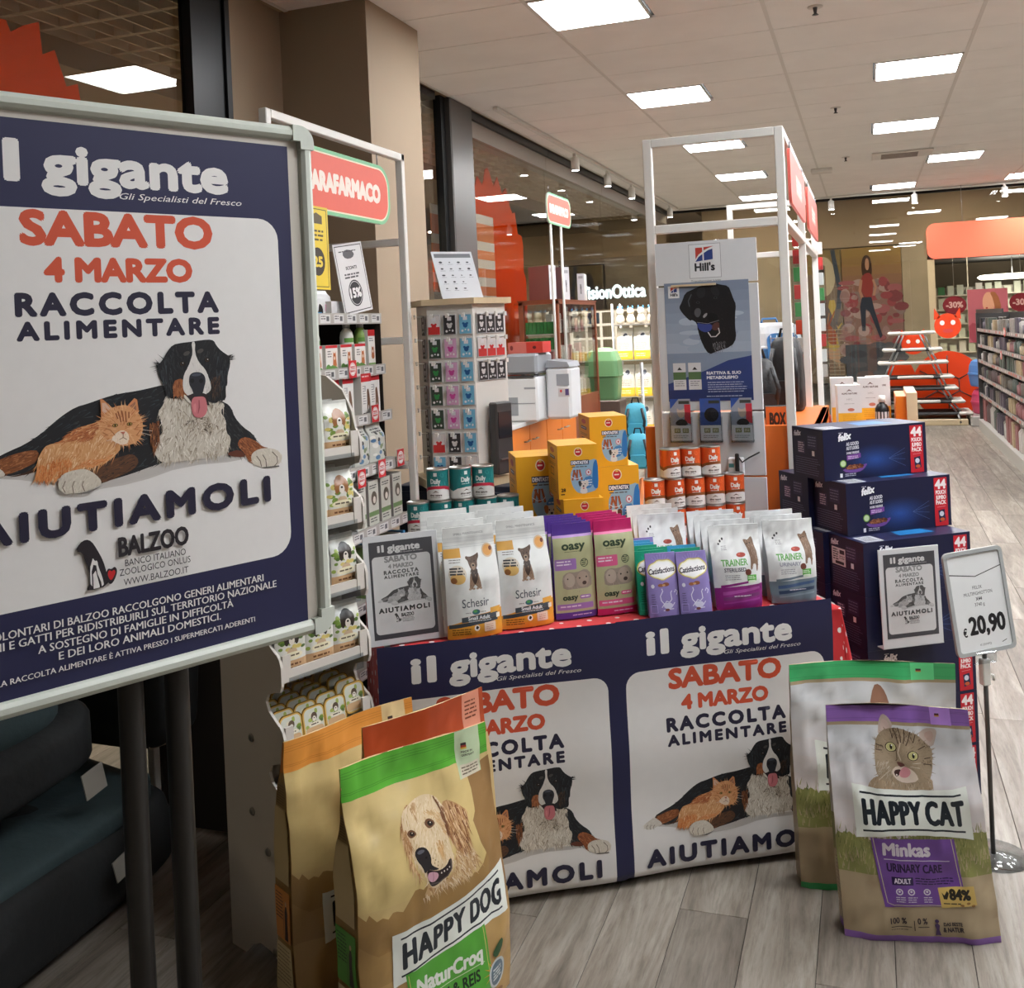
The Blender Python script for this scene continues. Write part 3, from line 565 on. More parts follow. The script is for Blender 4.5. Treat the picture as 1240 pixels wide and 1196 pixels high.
# ================================================================ PROMOTION TABLE, CLOTH, HANGING POSTERS
trz = math.atan2(TD[1], TD[0]); TL = 1.40; TW = .775
def TB(x, y, z=0): return np.array([A0[0]+TD[0]*x-TN[0]*y, A0[1]+TD[1]*x-TN[1]*y, z])       # table frame: x along the front edge, y away from the viewer
def toT(p): d = np.array(p)-A0; return float(np.dot(d, TD)), float(-np.dot(d, TN))
mat('grey_plastic', (150, 148, 144), .5)
tb = empty('folding_table', 'long folding table hidden under the red polka dot cloth', 'table', TB(TL/2, TW/2, 0), trz)
bx('table_top', 'grey_plastic', -TL/2, TL/2, -TW/2+.016, TW/2-.002, .735, .762, .005, parent=tb)
for sx in (-1, 1):
    for s2 in (-1, 1): MB().tube([(sx*(TL/2-.1), s2*(TW/2-.09), .735), (sx*(TL/2-.1), s2*(TW/2-.09), 0)], .014).build('leg', 'grey_metal', parent=tb)
m, nt, o_ = nm('dot_cloth'); L = nt.links.new
b = N(nt, 'BsdfPrincipled', Roughness=.8); uv = N(nt, 'UVMap', uv_map='UVMap'); v = N(nt, 'TexVoronoi', Scale=1., feature='F1'); v.inputs['Randomness'].default_value = .1
b.inputs['Sheen Weight'].default_value = .2
mp = N(nt, 'Mapping'); mp.inputs['Scale'].default_value = (16, 16, 1); mp.inputs['Rotation'].default_value = (0, 0, .785); L(uv.outputs[0], mp.inputs[0]); L(mp.outputs[0], v.inputs['Vector'])
r = N(nt, 'ValToRGB'); r.color_ramp.interpolation = 'LINEAR'; r.color_ramp.elements[0].position = .13; r.color_ramp.elements[0].color = lin((236, 232, 228)); r.color_ramp.elements[1].position = .15; r.color_ramp.elements[1].color = lin((204, 36, 42))
L(v.outputs['Distance'], r.inputs[0]); L(r.outputs[0], b.inputs['Base Color']); nn_ = N(nt, 'TexNoise', Scale=9., Detail=3.); gg = N(nt, 'NewGeometry'); L(gg.outputs['Position'], nn_.inputs['Vector']); bb = N(nt, 'Bump', Strength=.35, Distance=.02); L(nn_.outputs[0], bb.inputs['Height']); L(bb.outputs[0], b.inputs['Normal']); L(b.outputs[0], o_.inputs[0])
# cloth: top sheet, front skirt, flared corners
vs, fs, uvs = [], [], []; NX, NY = 60, 60
def cloth(u, t):     # u, t in metres around the top: -0.75..TL+.75 , -0.75..TW+.75
    ox = max(0, -u, u-TL); oy = max(0, -t, t-TW); x = min(max(u, 0), TL); y = min(max(t, 0), TW)
    sx = -1 if u < 0 else 1; sy_ = -1 if t < 0 else 1; dn = max(ox, oy)+.25*min(ox, oy); fl = .12*dn if ox > oy else .05*dn
    z = .768-dn*.985; x2 = x+sx*(min(ox, .01)+(.17*ox if u > TL else .01*ox)); y2 = y+(min(oy, .006)+.0*oy if sy_ > 0 else min(oy*2, .014)+.008*oy)
    if ox > 0: q = math.sin(t*19)*(.018 if u > TL else .006)*min(1, ox*4); x2 += q*sx
    if oy > 0 and sy_ > 0: y2 += math.sin(u*17)*.004*min(1, oy*4)
    if ox == 0 and oy == 0: z += .001*noise.noise(Vector((u*5, t*5, 0)))
    return x2-TL/2, y2-TW/2, max(z, .012)
for j in range(NY+1):
    for i in range(NX+1):
        u = -.74+(TL+1.48)*i/NX; t = -.74+(TW+1.48)*j/NY; vs.append(cloth(u, t)); uvs.append((u, t))
for j in range(NY):
    for i in range(NX): fs.append((j*(NX+1)+i, j*(NX+1)+i+1, (j+1)*(NX+1)+i+1, (j+1)*(NX+1)+i))
me = D.meshes.new('tablecloth'); me.from_pydata(vs, [], fs); ul = me.uv_layers.new(name='UVMap')
ul.data.foreach_set('uv', [c for f in fs for k in f for c in uvs[k]]); me.polygons.foreach_set('use_smooth', [True]*len(fs)); me.materials.append(M['dot_cloth'])
cl = D.objects.new('tablecloth', me); COL.objects.link(cl); place(cl, None, TB(TL/2, TW/2, 0), trz, 'red tablecloth with white polka dots draped over the promotion table', 'tablecloth')
# the two posters hung over the front edge, bottoms turned under
def hang(x0, yoff, lab, curl=0):
    pc = poster(800)
    def mp_(x, y, l):
        X = x0+x/1000; Z = .772-y/1000+.013; Y = -.008-yoff
        if curl and X < .32 and Z > .45: k = (1-X/.32)*min(1, max(0, (Z-.45)/.15))*max(0, min(1, (.70-Z)/.08)); Y -= 0*k
        Y -= .004*math.sin(x*.012+x0*3)+.003*math.sin(y*.02)
        if Z < .03: k = min(.03-Z, .03); Y += k*1.4; Z = .004+max(0, Z)*.86
        Z = max(Z, .004)
        return X, Y-l, Z
    ys = [20*k for k in range(1, 40)]
    o = pc.build('paper_poster', mp_, 'print_paper', cuts=([50*k for k in range(1, 14)], ys), label=lab, cat='poster', group='charity posters hung on the table front'); o.location = (A0[0], A0[1], 0); o.rotation_euler = (0, 0, trz)
    return o
hang(-.028, .007, 'charity poster on the table front, left one, partly behind the dog food bags', 1)
hang(.672, .001, 'charity poster on the table front, right one, showing dog and whole ginger cat')
# ---------------------------------------------------------------- small framed signs with the grey print
mat('clear_frame', (206, 208, 210), .25); 
def grey_sign(label, pBL, pBR, pT, z0, yawfix=None, lean=.12, w=.222, h=.31, d=None):
    a = np.array(pBL); b2 = np.array(pBR); yaw = yawfix if yawfix is not None else math.atan2(b2[1]-a[1], b2[0]-a[0])
    r = empty('sign_holder', label, 'sign', ((a+b2)/2), (-lean, 0, yaw)); r.rotation_euler = Matrix.Rotation(yaw, 4, 'Z').to_euler(); r.rotation_euler.x = -lean
    r.rotation_mode = 'XYZ'
    MB().box(-w/2, w/2, 0, .004, 0, h, 0, .001).build('holder_sheet', 'clear_frame', parent=r)
    g = poster(1000, grey=True); k = .27/1000
    g.build('printed_sheet', lambda x, y, l: ((x-350)*.27/1000+0, -.0006-l*.3, h-.018-y*.275/1000), 'print_paper', parent=r)
    MB().box(-w/2, w/2, 0, .05, 0, .003).build('base', 'clear_frame', parent=r)
    return r
grey_sign('grey charity sign in a clear holder on the left end of the polka dot table', TB(-.035, .045, .773), TB(.165, .052, .773), None, .77, R(39), .13)
# ================================================================ FOOD BAGS AND POUCHES
mat('foil_dark', (60, 60, 62), .35); mat('kraft_back', (186, 156, 104), .4); mat('silver_foil', (196, 200, 202), .28, metal=.25, bump=.25, bs=45); mat('white_foil', (226, 228, 226), .35, bump=.2, bs=40)
def bag_shape(w, h, t, seed=0, wr=1., topw=.96, fold=.30, botw=1., sway=0., lean=0., flat=.64, seal=.93, sag=0.):
    """returns f(u, v) -> half width, front depth;  u in -1..1, v in 0..1"""
    def T(v):
        if v > flat: k = min(1, (v-flat)/(seal-flat)); return t*(1-k*k*(3-2*k))+.004
        k = min(1, v/.07); return t*(.86+.14*math.sqrt(k))+.004
    def Wd(v): return w/2*(botw+(topw-botw)*v+.015*math.sin(pi*v))
    def P(u, v, side, lift=0.):
        th = T(v)/2; q = th*(1-.42*abs(u)**3)
        n = noise.noise(Vector((u*1.6+seed, v*3.2+seed*1.3, side)))*.5+noise.noise(Vector((u*4+seed*2, v*7, side+5)))*.28+.25*noise.noise(Vector((u*2+v*9, v*4-u*5, seed+9)))
        q += wr*n*(.010+.012*max(0, (v-.5))+.006*abs(u))*(w/.4)**.7
        if v > .9: q = q*(1-.6*(v-.9)/.1)
        q = max(q, -.5*th)+.0012
        y = -(q+lift) if side == 0 else q+lift
        z = h*v*(1-.0*abs(u))+ (sag*h*(1-(1-abs(u))**2)*0)
        y += lean*z; x = u*Wd(v)+sway*z
        y += .01*wr*math.sin(u*2.2+seed)*max(0, v-.75)/.25*(w/.4)
        return x, y, z
    return P, Wd, T
def make_bag(name, label, cat, cv, w, h, t, back='kraft_back', pm='print_foil', seed=0, wr=1., nu=14, nv=22, group=None, side=None, topcol=None, fk=.30, **kw):
    P, Wd, T = bag_shape(w, h, t, seed, wr, **kw); r = empty(name, label, cat, group=group)
    NV = nv; rings = []
    for j in range(NV+1):
        v = j/NV; F = [P(-1+2*i/nu, v, 0, -.0022) for i in range(nu+1)]; B = [P(1-2*i/nu, v, 1) for i in range(nu+1)]
        fold = fk*T(v)*(.2+.8*min(1, max(0, v-.15)*2)) if t > .03 else .1*T(v); m1 = [(F[-1][k]+B[0][k])/2 for k in range(3)]; m2 = [(F[0][k]+B[-1][k])/2 for k in range(3)]
        m1[0] -= fold; m2[0] += fold
        q1 = [(F[-1][k]*.8+m1[k]*.2) for k in range(3)]; rings.append(F+[tuple(m1)]+B+[tuple(m2)])
    MB().loft(rings, 0, True, smooth=True).build('bag_body', back, parent=r)
    mp = lambda x, y, l: P(min(1, max(-1, 2*x/cv.w-1)), min(1, max(0, 1-y/cv.h)), 0, l+.0006)
    cv.build('printed_front', mp, pm, parent=r, cuts=([cv.w*k/nu for k in range(1, nu)], [cv.h*k/nv for k in range(1, nv)]))
    if side:      # printed gusset on the left flank
        sc_, sm_ = side
        def ms(x, y, l):
            v = min(1, max(0, 1-y/sc_.h)); a = P(-1, v, 0); b2 = P(-1, v, 1); k = x/sc_.w
            fold = fk*T(v)*(.2+.8*min(1, max(0, v-.15)*2)); m = [(a[i]+b2[i])/2 for i in range(3)]; m[0] += fold
            p = [b2[i]+(m[i]-b2[i])*k*2 for i in range(3)] if k < .5 else [m[i]+(a[i]-m[i])*(k*2-1) for i in range(3)]
            return p[0]-l-.0008, p[1], p[2]
        sc_.build('printed_gusset', ms, sm_, parent=r, cuts=([sc_.w*.5], [sc_.h*k/nv for k in range(1, nv)]))
    return r
def AFF(P0, U, V, w, h, off, s):
    """crop pixels -> print millimetres on a bag front seen obliquely"""
    Mx = np.linalg.inv(np.array([[U[0]/w, V[0]/h], [U[1]/w, V[1]/h]]))
    def f(x, y): p = Mx @ np.array([off[0]+x/s-P0[0], off[1]+y/s-P0[1]]); return float(p[0]), float(p[1])
    return f
def smooth_band(c, x0, y0, x1, y1, a, b_, n=10):
    for i in range(n):
        k = (i+.5)/n; c.rect(x0, y0+(y1-y0)*i/n, x1, y0+(y1-y0)*(i+1)/n, tuple(a[q]*(1-k)+b_[q]*k for q in range(3)))
# ---------------- banner plate shared by both brands of large bags
def plate(c, words, x0, x1, y0, y1, bow, tilt):
    """white name plate with bowed edges; tilt rises to the right"""
    mid = (x0+x1)/2
    def wp(x, y):
        k = (x-mid)/(x1-x0)*2; yy = (y-(y0+y1)/2); return x, y+bow*(1-k*k)*(-1 if yy > 0 else 1)*min(1, abs(yy)/((y1-y0)/2))-tilt*k
    n = 14; top = [(x0+(x1-x0)*i/n, y0) for i in range(n+1)]; bot = [(x1-(x1-x0)*i/n+((6 if 0 < i < n else 10)*0), y1) for i in range(n+1)]
    c.poly([wp(*p) for p in top]+[wp(*p) for p in bot], (230, 234, 226))
    hh = y1-y0
    for yy, wd in ((y0+hh*.13, hh*.035), (y1-hh*.13, hh*.035)): c.line([wp(x0+(x1-x0)*(.06+.88*i/n), yy) for i in range(n+1)], wd, (34, 42, 50))
    W_ = x1-x0; cap = hh*.48; base = y0+hh*.74
    if words[1] == 'CAT': seg = ((words[0], .08, .49), (words[1], .62, .32))
    else: seg = ((words[0], .08, .50), (words[1], .64, .29))
    for t, fx, fw in seg:
        c.text(t, x0+W_*fx, base, cap, (34, 42, 50), w=W_*fw, bold=.026, sp=1.12, warp=wp)
        # slab serifs
    return wp
def happy_dog_front(band, band2, big=True):
    c = CV(400, 640, (204, 178, 122))
    smooth_band(c, 0, 70, 400, 300, (212, 188, 130), (206, 182, 122), 5); 
    rg = random.Random(2); bnd = [(0, 300)]; x = 0
    while x < 400: x += rg.uniform(6, 16); bnd.append((x, 300+22*math.sin(x/38)-30*max(0, (x-260)/140)*1.6+rg.uniform(-9, 9)))
    c.poly(bnd+[(400, 640), (0, 640)], (156, 122, 72)); bnd = [(0, 370)]; x = 0
    while x < 400: x += rg.uniform(8, 20); bnd.append((x, 380+18*math.sin(x/30)+rg.uniform(-9, 9)))
    c.poly(bnd+[(400, 640), (0, 640)], (168, 134, 82)); c.poly([(0, 470), (400, 440), (400, 640), (0, 640)], (182, 148, 94), 0)
    c.poly([(330, 92), (352, 84), (372, 90), (400, 80), (400, 420), (350, 400), (338, 330), (345, 300), (320, 250), (312, 200), (326, 185), (330, 140)], (150, 116, 74), 0, 3)
    c.rect(0, 0, 400, 74, band)
    for y in (12, 18, 24, 56, 60): c.rect(0, y, 400, y+1.6, band2)
    c.rect(306, 0, 376, 112, (196, 214, 176) if big else (226, 200, 150)); c.rect(322, 32, 336, 38, (60, 50, 50)); c.rect(322, 38, 336, 43, (170, 60, 50)); c.rect(322, 43, 336, 47, (214, 180, 70)); c.text('MADE IN', 322, 56, 5, (60, 60, 50), bold=.02); c.text('GERMANY', 322, 64, 5, (60, 60, 50), bold=.02)
    c.rect(312, 82, 372, 112, (216, 208, 186)); c.lines(316, 88, 368, 3, 7, 3, (110, 100, 80), 3)
    return c
def retriever(c, f):
    q = lambda L_: [f(*p) for p in L_]
    A_, B_, C_, D_, E_ = (222, 202, 172), (206, 178, 138), (186, 148, 100), (146, 98, 62), (96, 62, 42)
    body = q([(240, 780), (330, 900), (380, 940), (560, 870), (600, 640), (700, 600), (780, 680), (820, 760), (800, 800), (700, 880), (560, 940), (400, 1000), (310, 1040), (350, 900), (260, 850)])
    c.poly(body, (196, 160, 114), 1); c.fur(body, 260, [A_, B_, C_, (166, 124, 82), (212, 186, 146)], 22, 3.2, 65, 25, 31)
    ear = q([(560, 230), (640, 250), (700, 290), (740, 320), (740, 380), (715, 480), (720, 560), (690, 650), (650, 665), (600, 600), (550, 520), (530, 420), (520, 320)]); c.poly(ear, (182, 138, 94), 1); c.fur(ear, 230, [(182, 138, 94), (150, 100, 64), (206, 168, 124), (126, 80, 50), (222, 190, 150)], 32, 3.2, 80, 14, 32)
    el = q([(160, 400), (200, 300), (250, 260), (250, 500), (230, 640), (215, 700), (240, 770), (290, 850), (240, 820), (200, 720), (170, 620), (150, 520)]); c.poly(el, (192, 152, 106), 1); c.fur(el, 120, [(192, 152, 106), (160, 114, 74), (214, 182, 140)], 28, 3, 95, 12, 33)
    hd = q([(180, 330), (240, 280), (300, 230), (380, 190), (460, 190), (520, 230), (545, 330), (560, 430), (550, 540), (560, 640), (580, 700), (560, 800), (500, 880), (420, 960), (360, 940), (330, 860), (280, 780), (230, 700), (220, 620), (190, 540), (165, 440)]); c.poly(hd, (218, 196, 160), 1)
    c.fur(hd, 420, [A_, (212, 188, 150), (226, 208, 180), (200, 172, 130)], 16, 2.8, lambda x, y: 100+25*math.sin(x/22), 25, 34)
    for P, col, n, a in (([(250, 290), (300, 240), (290, 330), (300, 390), (270, 330)], (176, 138, 96), 30, 80), ([(350, 310), (470, 310), (520, 380), (540, 520), (500, 480), (440, 350), (360, 340)], (196, 160, 114), 60, 50), ([(430, 560), (490, 560), (490, 700), (450, 660)], (194, 154, 104), 40, 85), ([(180, 440), (210, 540), (240, 600), (220, 640), (180, 560)], (172, 128, 86), 30, 80), ([(480, 200), (540, 300), (560, 500), (540, 520), (520, 380)], (124, 82, 54), 60, 80)):
        c.fur(q(P), n, [col, tuple(min(255, v+14) for v in col)], 18, 2.6, a, 12, 35)
    for x, y, s_ in ((405, 425, 1.), (240, 505, .85)):
        P = [(x-48*s_, y-2), (x-30*s_, y-34*s_), (x, y-44*s_), (x+34*s_, y-26*s_), (x+46*s_, y), (x+16*s_, y+28*s_), (x-14*s_, y+40*s_), (x-36*s_, y+22*s_)]
        c.poly(q(P), (112, 78, 54), 1); c.poly(q([(x-28*s_, y), (x-10*s_, y-26*s_), (x+22*s_, y-18*s_), (x+30*s_, y+4), (x, y+24*s_)]), (34, 24, 20), 1); c.poly(q([(x-2, y-12), (x+8, y-14), (x+8, y-6), (x, y-4)]), (230, 226, 220))
    c.poly(q([(245, 660), (270, 615), (320, 605), (355, 630), (375, 690), (370, 750), (400, 770), (440, 790), (400, 800), (345, 790), (320, 830), (300, 770), (262, 720)]), (40, 38, 42), 1)
    c.poly(q([(262, 655), (290, 628), (330, 630), (320, 650), (280, 670)]), (96, 98, 108), 1); c.poly(q([(325, 690), (345, 680), (345, 700), (330, 705)]), (10, 10, 12), 1)
    mo = q([(330, 820), (345, 790), (400, 805), (450, 800), (500, 770), (530, 710), (552, 715), (550, 800), (510, 860), (440, 915), (380, 940), (352, 915)]); c.poly(mo, (40, 28, 30), 1)
    c.poly(q([(335, 850), (350, 810), (420, 815), (432, 850), (405, 890), (370, 900), (345, 880)]), (198, 154, 168), 2)
    c.line(q([(382, 815), (385, 860), (378, 895)]), 1.6, (160, 112, 128)); c.line(q([(360, 915), (440, 905), (510, 855), (545, 790), (540, 720)]), 3.4, (88, 78, 76))
    for a, b_ in ((455, 825), (480, 812), (505, 800), (525, 780)): c.ell(*f(a, b_), 1.7, 2, (220, 214, 204))
    for a, b_ in ((390, 700), (410, 715), (400, 740), (430, 730), (425, 760), (395, 770)): c.ell(*f(a, b_), 1.1, 1.1, (110, 84, 70))
    c.line(q([(470, 205), (505, 280), (535, 380), (550, 520)]), 3, (120, 80, 54))
def dog_label(c, col, name, kind1, kind2):
    x0, x1 = 96, 312
    c.poly([(x0, 462), (x1, 440), (x1+18, 640), (x0+20, 640)], col); c.line([(x0+6, 466), (x0+26, 640)], 1.6, (214, 196, 120)); c.line([(x1-6, 444), (x1+12, 640)], 1.6, (214, 196, 120))
    c.text(name, x0+26, 516, 32, (232, 236, 226), w=176, bold=.03); c.line([(x0+28, 527), (x1-8, 524)], 1.6, (220, 230, 200))
    c.text(kind1, x0+34, 560, 25, (24, 40, 28), w=158, bold=.02); c.text(kind2, x0+36, 584, 15, (24, 40, 28), w=108, bold=.02)
    c.rect(x0+40, 594, x0+112, 612, (28, 44, 30)); c.text('ADULT', x0+48, 609, 12, (210, 220, 190), w=56, bold=.03); c.lines(x0+120, 598, x1, 4, 8, 3, (30, 60, 30), 4)
    c.poly([(74, 560), (100, 556), (108, 640), (84, 640)], (30, 58, 36)); 
    for k in range(4): c.ell(90+k*2, 576+k*18, 7, 5, (214, 220, 200), rot=30)
    for k in range(12): a = k*30; c.poly([(330+10*math.cos(R(a-12)), 560+10*math.sin(R(a-12))), (330+34*math.cos(R(a)), 560+34*math.sin(R(a))), (330+10*math.cos(R(a+12)), 560+10*math.sin(R(a+12)))], (216, 160, 60))
    c.poly([(326, 520), (344, 500), (362, 490), (356, 520), (340, 534)], (52, 84, 52), 1)
    c.ell(342, 570, 30, 36, (196, 202, 200)); c.ell(342, 570, 24, 30, (92, 112, 124)); c.lines(326, 556, 360, 4, 8, 4, (210, 216, 214), 6)
    c.ell(318, 606, 12, 8, (196, 186, 150)); c.ell(352, 622, 14, 8, (150, 110, 70))
hd1 = happy_dog_front((92, 176, 58), (74, 150, 48)); fdog = AFF((433, 938), (158, -60), (37, 318), 400, 640, (470, 940), 7.973)
retriever(hd1, fdog); plate(hd1, ('HAPPY', 'DOG'), 68, 392, 344, 462, 9, 20); dog_label(hd1, (88, 168, 60), 'NaturCroq', 'LAMM & REIS', 'LAMB & RICE')
def gusset(col, low, H=640):
    s_ = CV(110, H, (160, 128, 76)); s_.rect(0, 0, 110, 74, col); s_.rect(8, 100, 102, 330, (150, 126, 84))
    for k in range(4): s_.lines(12, 106+k*58, 98, 8, 6, 2.2, (96, 78, 50), k); s_.rect(8, 158+k*58, 102, 159.5, (206, 186, 140))
    s_.rect(6, 350, 104, 470, low); s_.lines(12, 362, 60, 8, 8, 3, tuple(int(v*.4) for v in low), 9); s_.poly([(70, 400), (76, 386), (84, 386), (88, 400), (86, 424), (90, 466), (66, 466), (70, 430)], (60, 46, 40)); s_.ell(79, 380, 5, 6, (210, 176, 140)); s_.line([(62, 396), (60, 466)], 1.5, (60, 46, 40)); s_.rect(6, 480, 104, 600, (206, 190, 150)); s_.lines(12, 490, 98, 10, 9, 2.4, (120, 100, 70), 12)
    return s_
mat('kraft_gold', (204, 174, 116), .33, bump=.2, bs=25)
b1 = make_bag('dog_food_bag', 'tan dog food bag with retriever picture and bright green top, in front of the table', 'pet food bag', hd1, .42, .66, .15, 'kraft_gold', fk=.0, flat=.55, seal=.97, seed=3, wr=1.5, nu=20, nv=28, side=(gusset((80, 160, 54), (86, 160, 62)), 'print_foil'), lean=.03, group='large bags of dog food', topw=.98, botw=1.04)
hd2 = happy_dog_front((226, 152, 70), (206, 132, 56), False); plate(hd2, ('HAPPY', 'DOG'), 68, 392, 344, 462, 9, 20)
b2 = make_bag('dog_food_bag', 'tan dog food bag with orange top standing left of the green-topped bag', 'pet food bag', hd2, .41, .665, .145, 'kraft_gold', fk=.0, flat=.55, seal=.97, seed=7, wr=1.6, nu=20, nv=28, side=(gusset((206, 130, 58), (214, 140, 66)), 'print_foil'), lean=.0, group='large bags of dog food', topw=.97, botw=1.03)
hd3 = CV(400, 640, (196, 170, 120)); hd3.rect(0, 0, 400, 110, (176, 74, 40)); hd3.rect(320, 0, 385, 90, (224, 150, 124)); hd3.lines(330, 20, 376, 5, 10, 4, (120, 60, 40), 2)
b3 = make_bag('dog_food_bag', 'dog food bag with rust red top peeking out behind the green-topped bag', 'pet food bag', hd3, .40, .69, .09, 'kraft_gold', seed=11, wr=.9, nu=16, nv=22, lean=-.02, group='large bags of dog food')
def stand_at(o, px, d, z=0., yaw=0., corner=(0, 0)):
    """put the bag's front-left bottom corner (offset corner in its own frame) under photo pixel px at distance d"""
    p = W(px[0], px[1], d); c_, s_ = math.cos(yaw), math.sin(yaw)
    o.location = (p[0]-corner[0]*c_+corner[1]*s_, p[1]-corner[0]*s_-corner[1]*c_, z); o.rotation_euler = (0, 0, yaw)
yd = R(60)
p1 = W(441, 1000, 2.26); un, vn = np.array([math.cos(yd), math.sin(yd)]), np.array([-math.sin(yd), math.cos(yd)])
for o_b, a_, b__ in ((b1, 0, 0), (b3, .115, .146), (b2, -.03, .272)):
    q_ = p1[:2]+un*(a_+.21)+vn*(b__+.075); o_b.location = (float(q_[0]), float(q_[1]), 0); o_b.rotation_euler = (0, 0, yd)
# ---------------- cat bags
def tabby(c, f):
    q = lambda L_: [f(*p) for p in L_]
    G1, G2, G3, G4 = (164, 146, 122), (142, 124, 102), (120, 102, 84), (190, 174, 152)
    bd = q([(230, 690), (245, 640), (290, 590), (420, 580), (620, 640), (740, 600), (750, 720), (560, 740), (420, 730)]); c.poly(bd, (166, 144, 118), 1); c.fur(bd, 200, [G1, G2, G4, (176, 156, 128)], 14, 2.6, 100, 25, 41)
    for E in ([(318, 240), (325, 160), (350, 100), (400, 130), (430, 180), (440, 210), (400, 290), (320, 270)], [(640, 270), (700, 225), (770, 215), (795, 240), (785, 300), (765, 380), (700, 360)]): c.poly(q(E), (198, 180, 168), 1)
    c.poly(q([(335, 220), (350, 140), (400, 170), (420, 230), (380, 260)]), (208, 184, 174), 1); c.poly(q([(680, 270), (760, 235), (770, 300), (740, 350)]), (196, 168, 156), 1)
    hd = q([(300, 300), (340, 250), (420, 225), (500, 225), (580, 255), (640, 275), (700, 340), (755, 390), (755, 470), (750, 560), (720, 640), (640, 660), (500, 660), (430, 620), (360, 640), (300, 580), (288, 480), (290, 380)]); c.poly(hd, (160, 142, 118), 1)
    c.fur(hd, 480, [G1, G2, (172, 154, 130), (150, 132, 108)], 11, 2, lambda x, y: math.degrees(math.atan2(y-f(500, 470)[1], x-f(500, 470)[0])), 18, 42)
    for P, n in (([(430, 215), (480, 220), (500, 300), (470, 330), (440, 280)], 36), ([(520, 240), (600, 265), (580, 340), (530, 320)], 36), ([(650, 300), (740, 370), (700, 380), (640, 340)], 20), ([(660, 480), (750, 470), (745, 520), (680, 510)], 16), ([(300, 340), (370, 360), (360, 380), (300, 370)], 12)): c.fur(q(P), n, [(96, 80, 66), (116, 98, 80)], 9, 1.5, 90, 25, 43)
    c.fur(q([(300, 480), (400, 480), (450, 540), (420, 620), (330, 600)]), 70, [(196, 184, 166), (182, 168, 148)], 12, 1.6, 130, 25, 44)
    mz = q([(420, 560), (470, 520), (560, 530), (620, 580), (640, 640), (520, 655), (450, 620)]); c.poly(mz, (212, 196, 180), 1)
    c.line(q([(465, 400), (470, 470), (460, 485)]), 2.2, (110, 92, 76)); c.line(q([(500, 330), (478, 420), (500, 480)]), 2.6, (206, 190, 168))
    for P in ([(440, 225), (470, 300), (480, 350)], [(480, 222), (500, 290), (502, 340)], [(530, 232), (530, 300), (520, 345)], [(580, 250), (560, 320), (540, 360)], [(420, 235), (440, 310)], [(620, 275), (600, 340)], [(690, 470), (740, 460)], [(680, 510), (745, 515)], [(300, 350), (360, 372)], [(298, 390), (350, 400)], [(640, 395), (700, 370)]): c.line(q(P), 2.6, (98, 82, 68))
    for x, y in ((423, 378), (596, 440)):
        a, b_ = f(x, y); c.ell(a, b_, 15.5, 13, (62, 48, 38), rot=8); c.ell(a, b_, 13, 11.4, (196, 190, 138)); c.ell(a, b_, 10.6, 9.6, (180, 176, 120)); c.ell(a+1, b_, 3.6, 6.6, (16, 14, 14)); c.ell(a+3.4, b_-4, 1.8, 1.8, (240, 240, 236))
    c.poly(q([(462, 488), (500, 492), (535, 510), (510, 530), (488, 530)]), (112, 74, 66), 1)
    c.poly(q([(440, 560), (490, 545), (500, 560), (480, 600), (455, 605)]), (64, 36, 34), 1); c.poly(q([(480, 590), (500, 545), (530, 520), (570, 545), (575, 580), (545, 612), (500, 612)]), (206, 142, 148), 2); c.ell(*f(465, 592), 2.2, 2, (232, 226, 216))
    for P in ([(400, 490), (380, 500)], [(405, 520), (385, 540)], [(570, 520), (650, 540)], [(590, 500), (660, 500)], [(400, 560), (320, 620)]): c.line(q(P), .8, (226, 216, 200))
def cat_front(band, second=False):
    c = CV(390, 660, (178, 160, 130)); smooth_band(c, 0, 60, 390, 370, (208, 212, 216), (216, 206, 204), 6)
    rg = random.Random(5); g = [(0, 372)]; x = 0
    while x < 390: x += rg.uniform(3, 7); g.append((min(x, 390), 352+14*math.sin(x/60)+rg.uniform(-7, 7)-24*max(0, x/390-.7)))
    c.poly(g+[(390, 470), (0, 470)], (140, 142, 84)); c.fur([(0, 350), (390, 330), (390, 440), (0, 450)], 380, [(150, 152, 90), (122, 128, 70), (168, 164, 104), (104, 112, 60), (178, 170, 120)], 22, 2.6, -88, 16, 45)
    c.fur([(0, 420), (390, 410), (390, 470), (0, 480)], 160, [(170, 158, 116), (178, 162, 130), (150, 146, 96)], 26, 4, -88, 16, 46); c.rect(0, 470, 390, 660, (178, 160, 130))
    c.rect(0, 640, 390, 660, band); c.rect(0, 0, 390, 50, band)
    for y in (10, 14, 40): c.rect(0, y, 390, y+1.2, tuple(int(v*.85) for v in band))
    c.rect(288, 0, 342, 52, tuple(min(255, int(v*1.1+30)) for v in band)); c.rect(300, 18, 312, 22, (50, 44, 44)); c.rect(300, 22, 312, 25, (150, 60, 60)); c.rect(300, 25, 312, 28, (206, 180, 90))
    return c
PURP = (120, 78, 160)
hc = cat_front((150, 108, 190)); fcat = AFF((1000, 852), (176, 4), (36, 292), 390, 660, (1020, 850), 6.644); tabby(hc, fcat)
plate(hc, ('HAPPY', 'CAT'), 52, 352, 216, 366, 15, 0)
hc.poly([(86, 362), (300, 362), (312, 548), (106, 556)], (116, 76, 156)); hc.line([(92, 362), (114, 544), (130, 550), (250, 548)], 1.8, (206, 196, 150)); hc.line([(292, 362), (304, 500)], 1.8, (206, 196, 150))
hc.poly(smooth_poly([(88, 362), (300, 362), (310, 540), (120, 552), (100, 540)], 0), (116, 76, 156)) if 0 else None
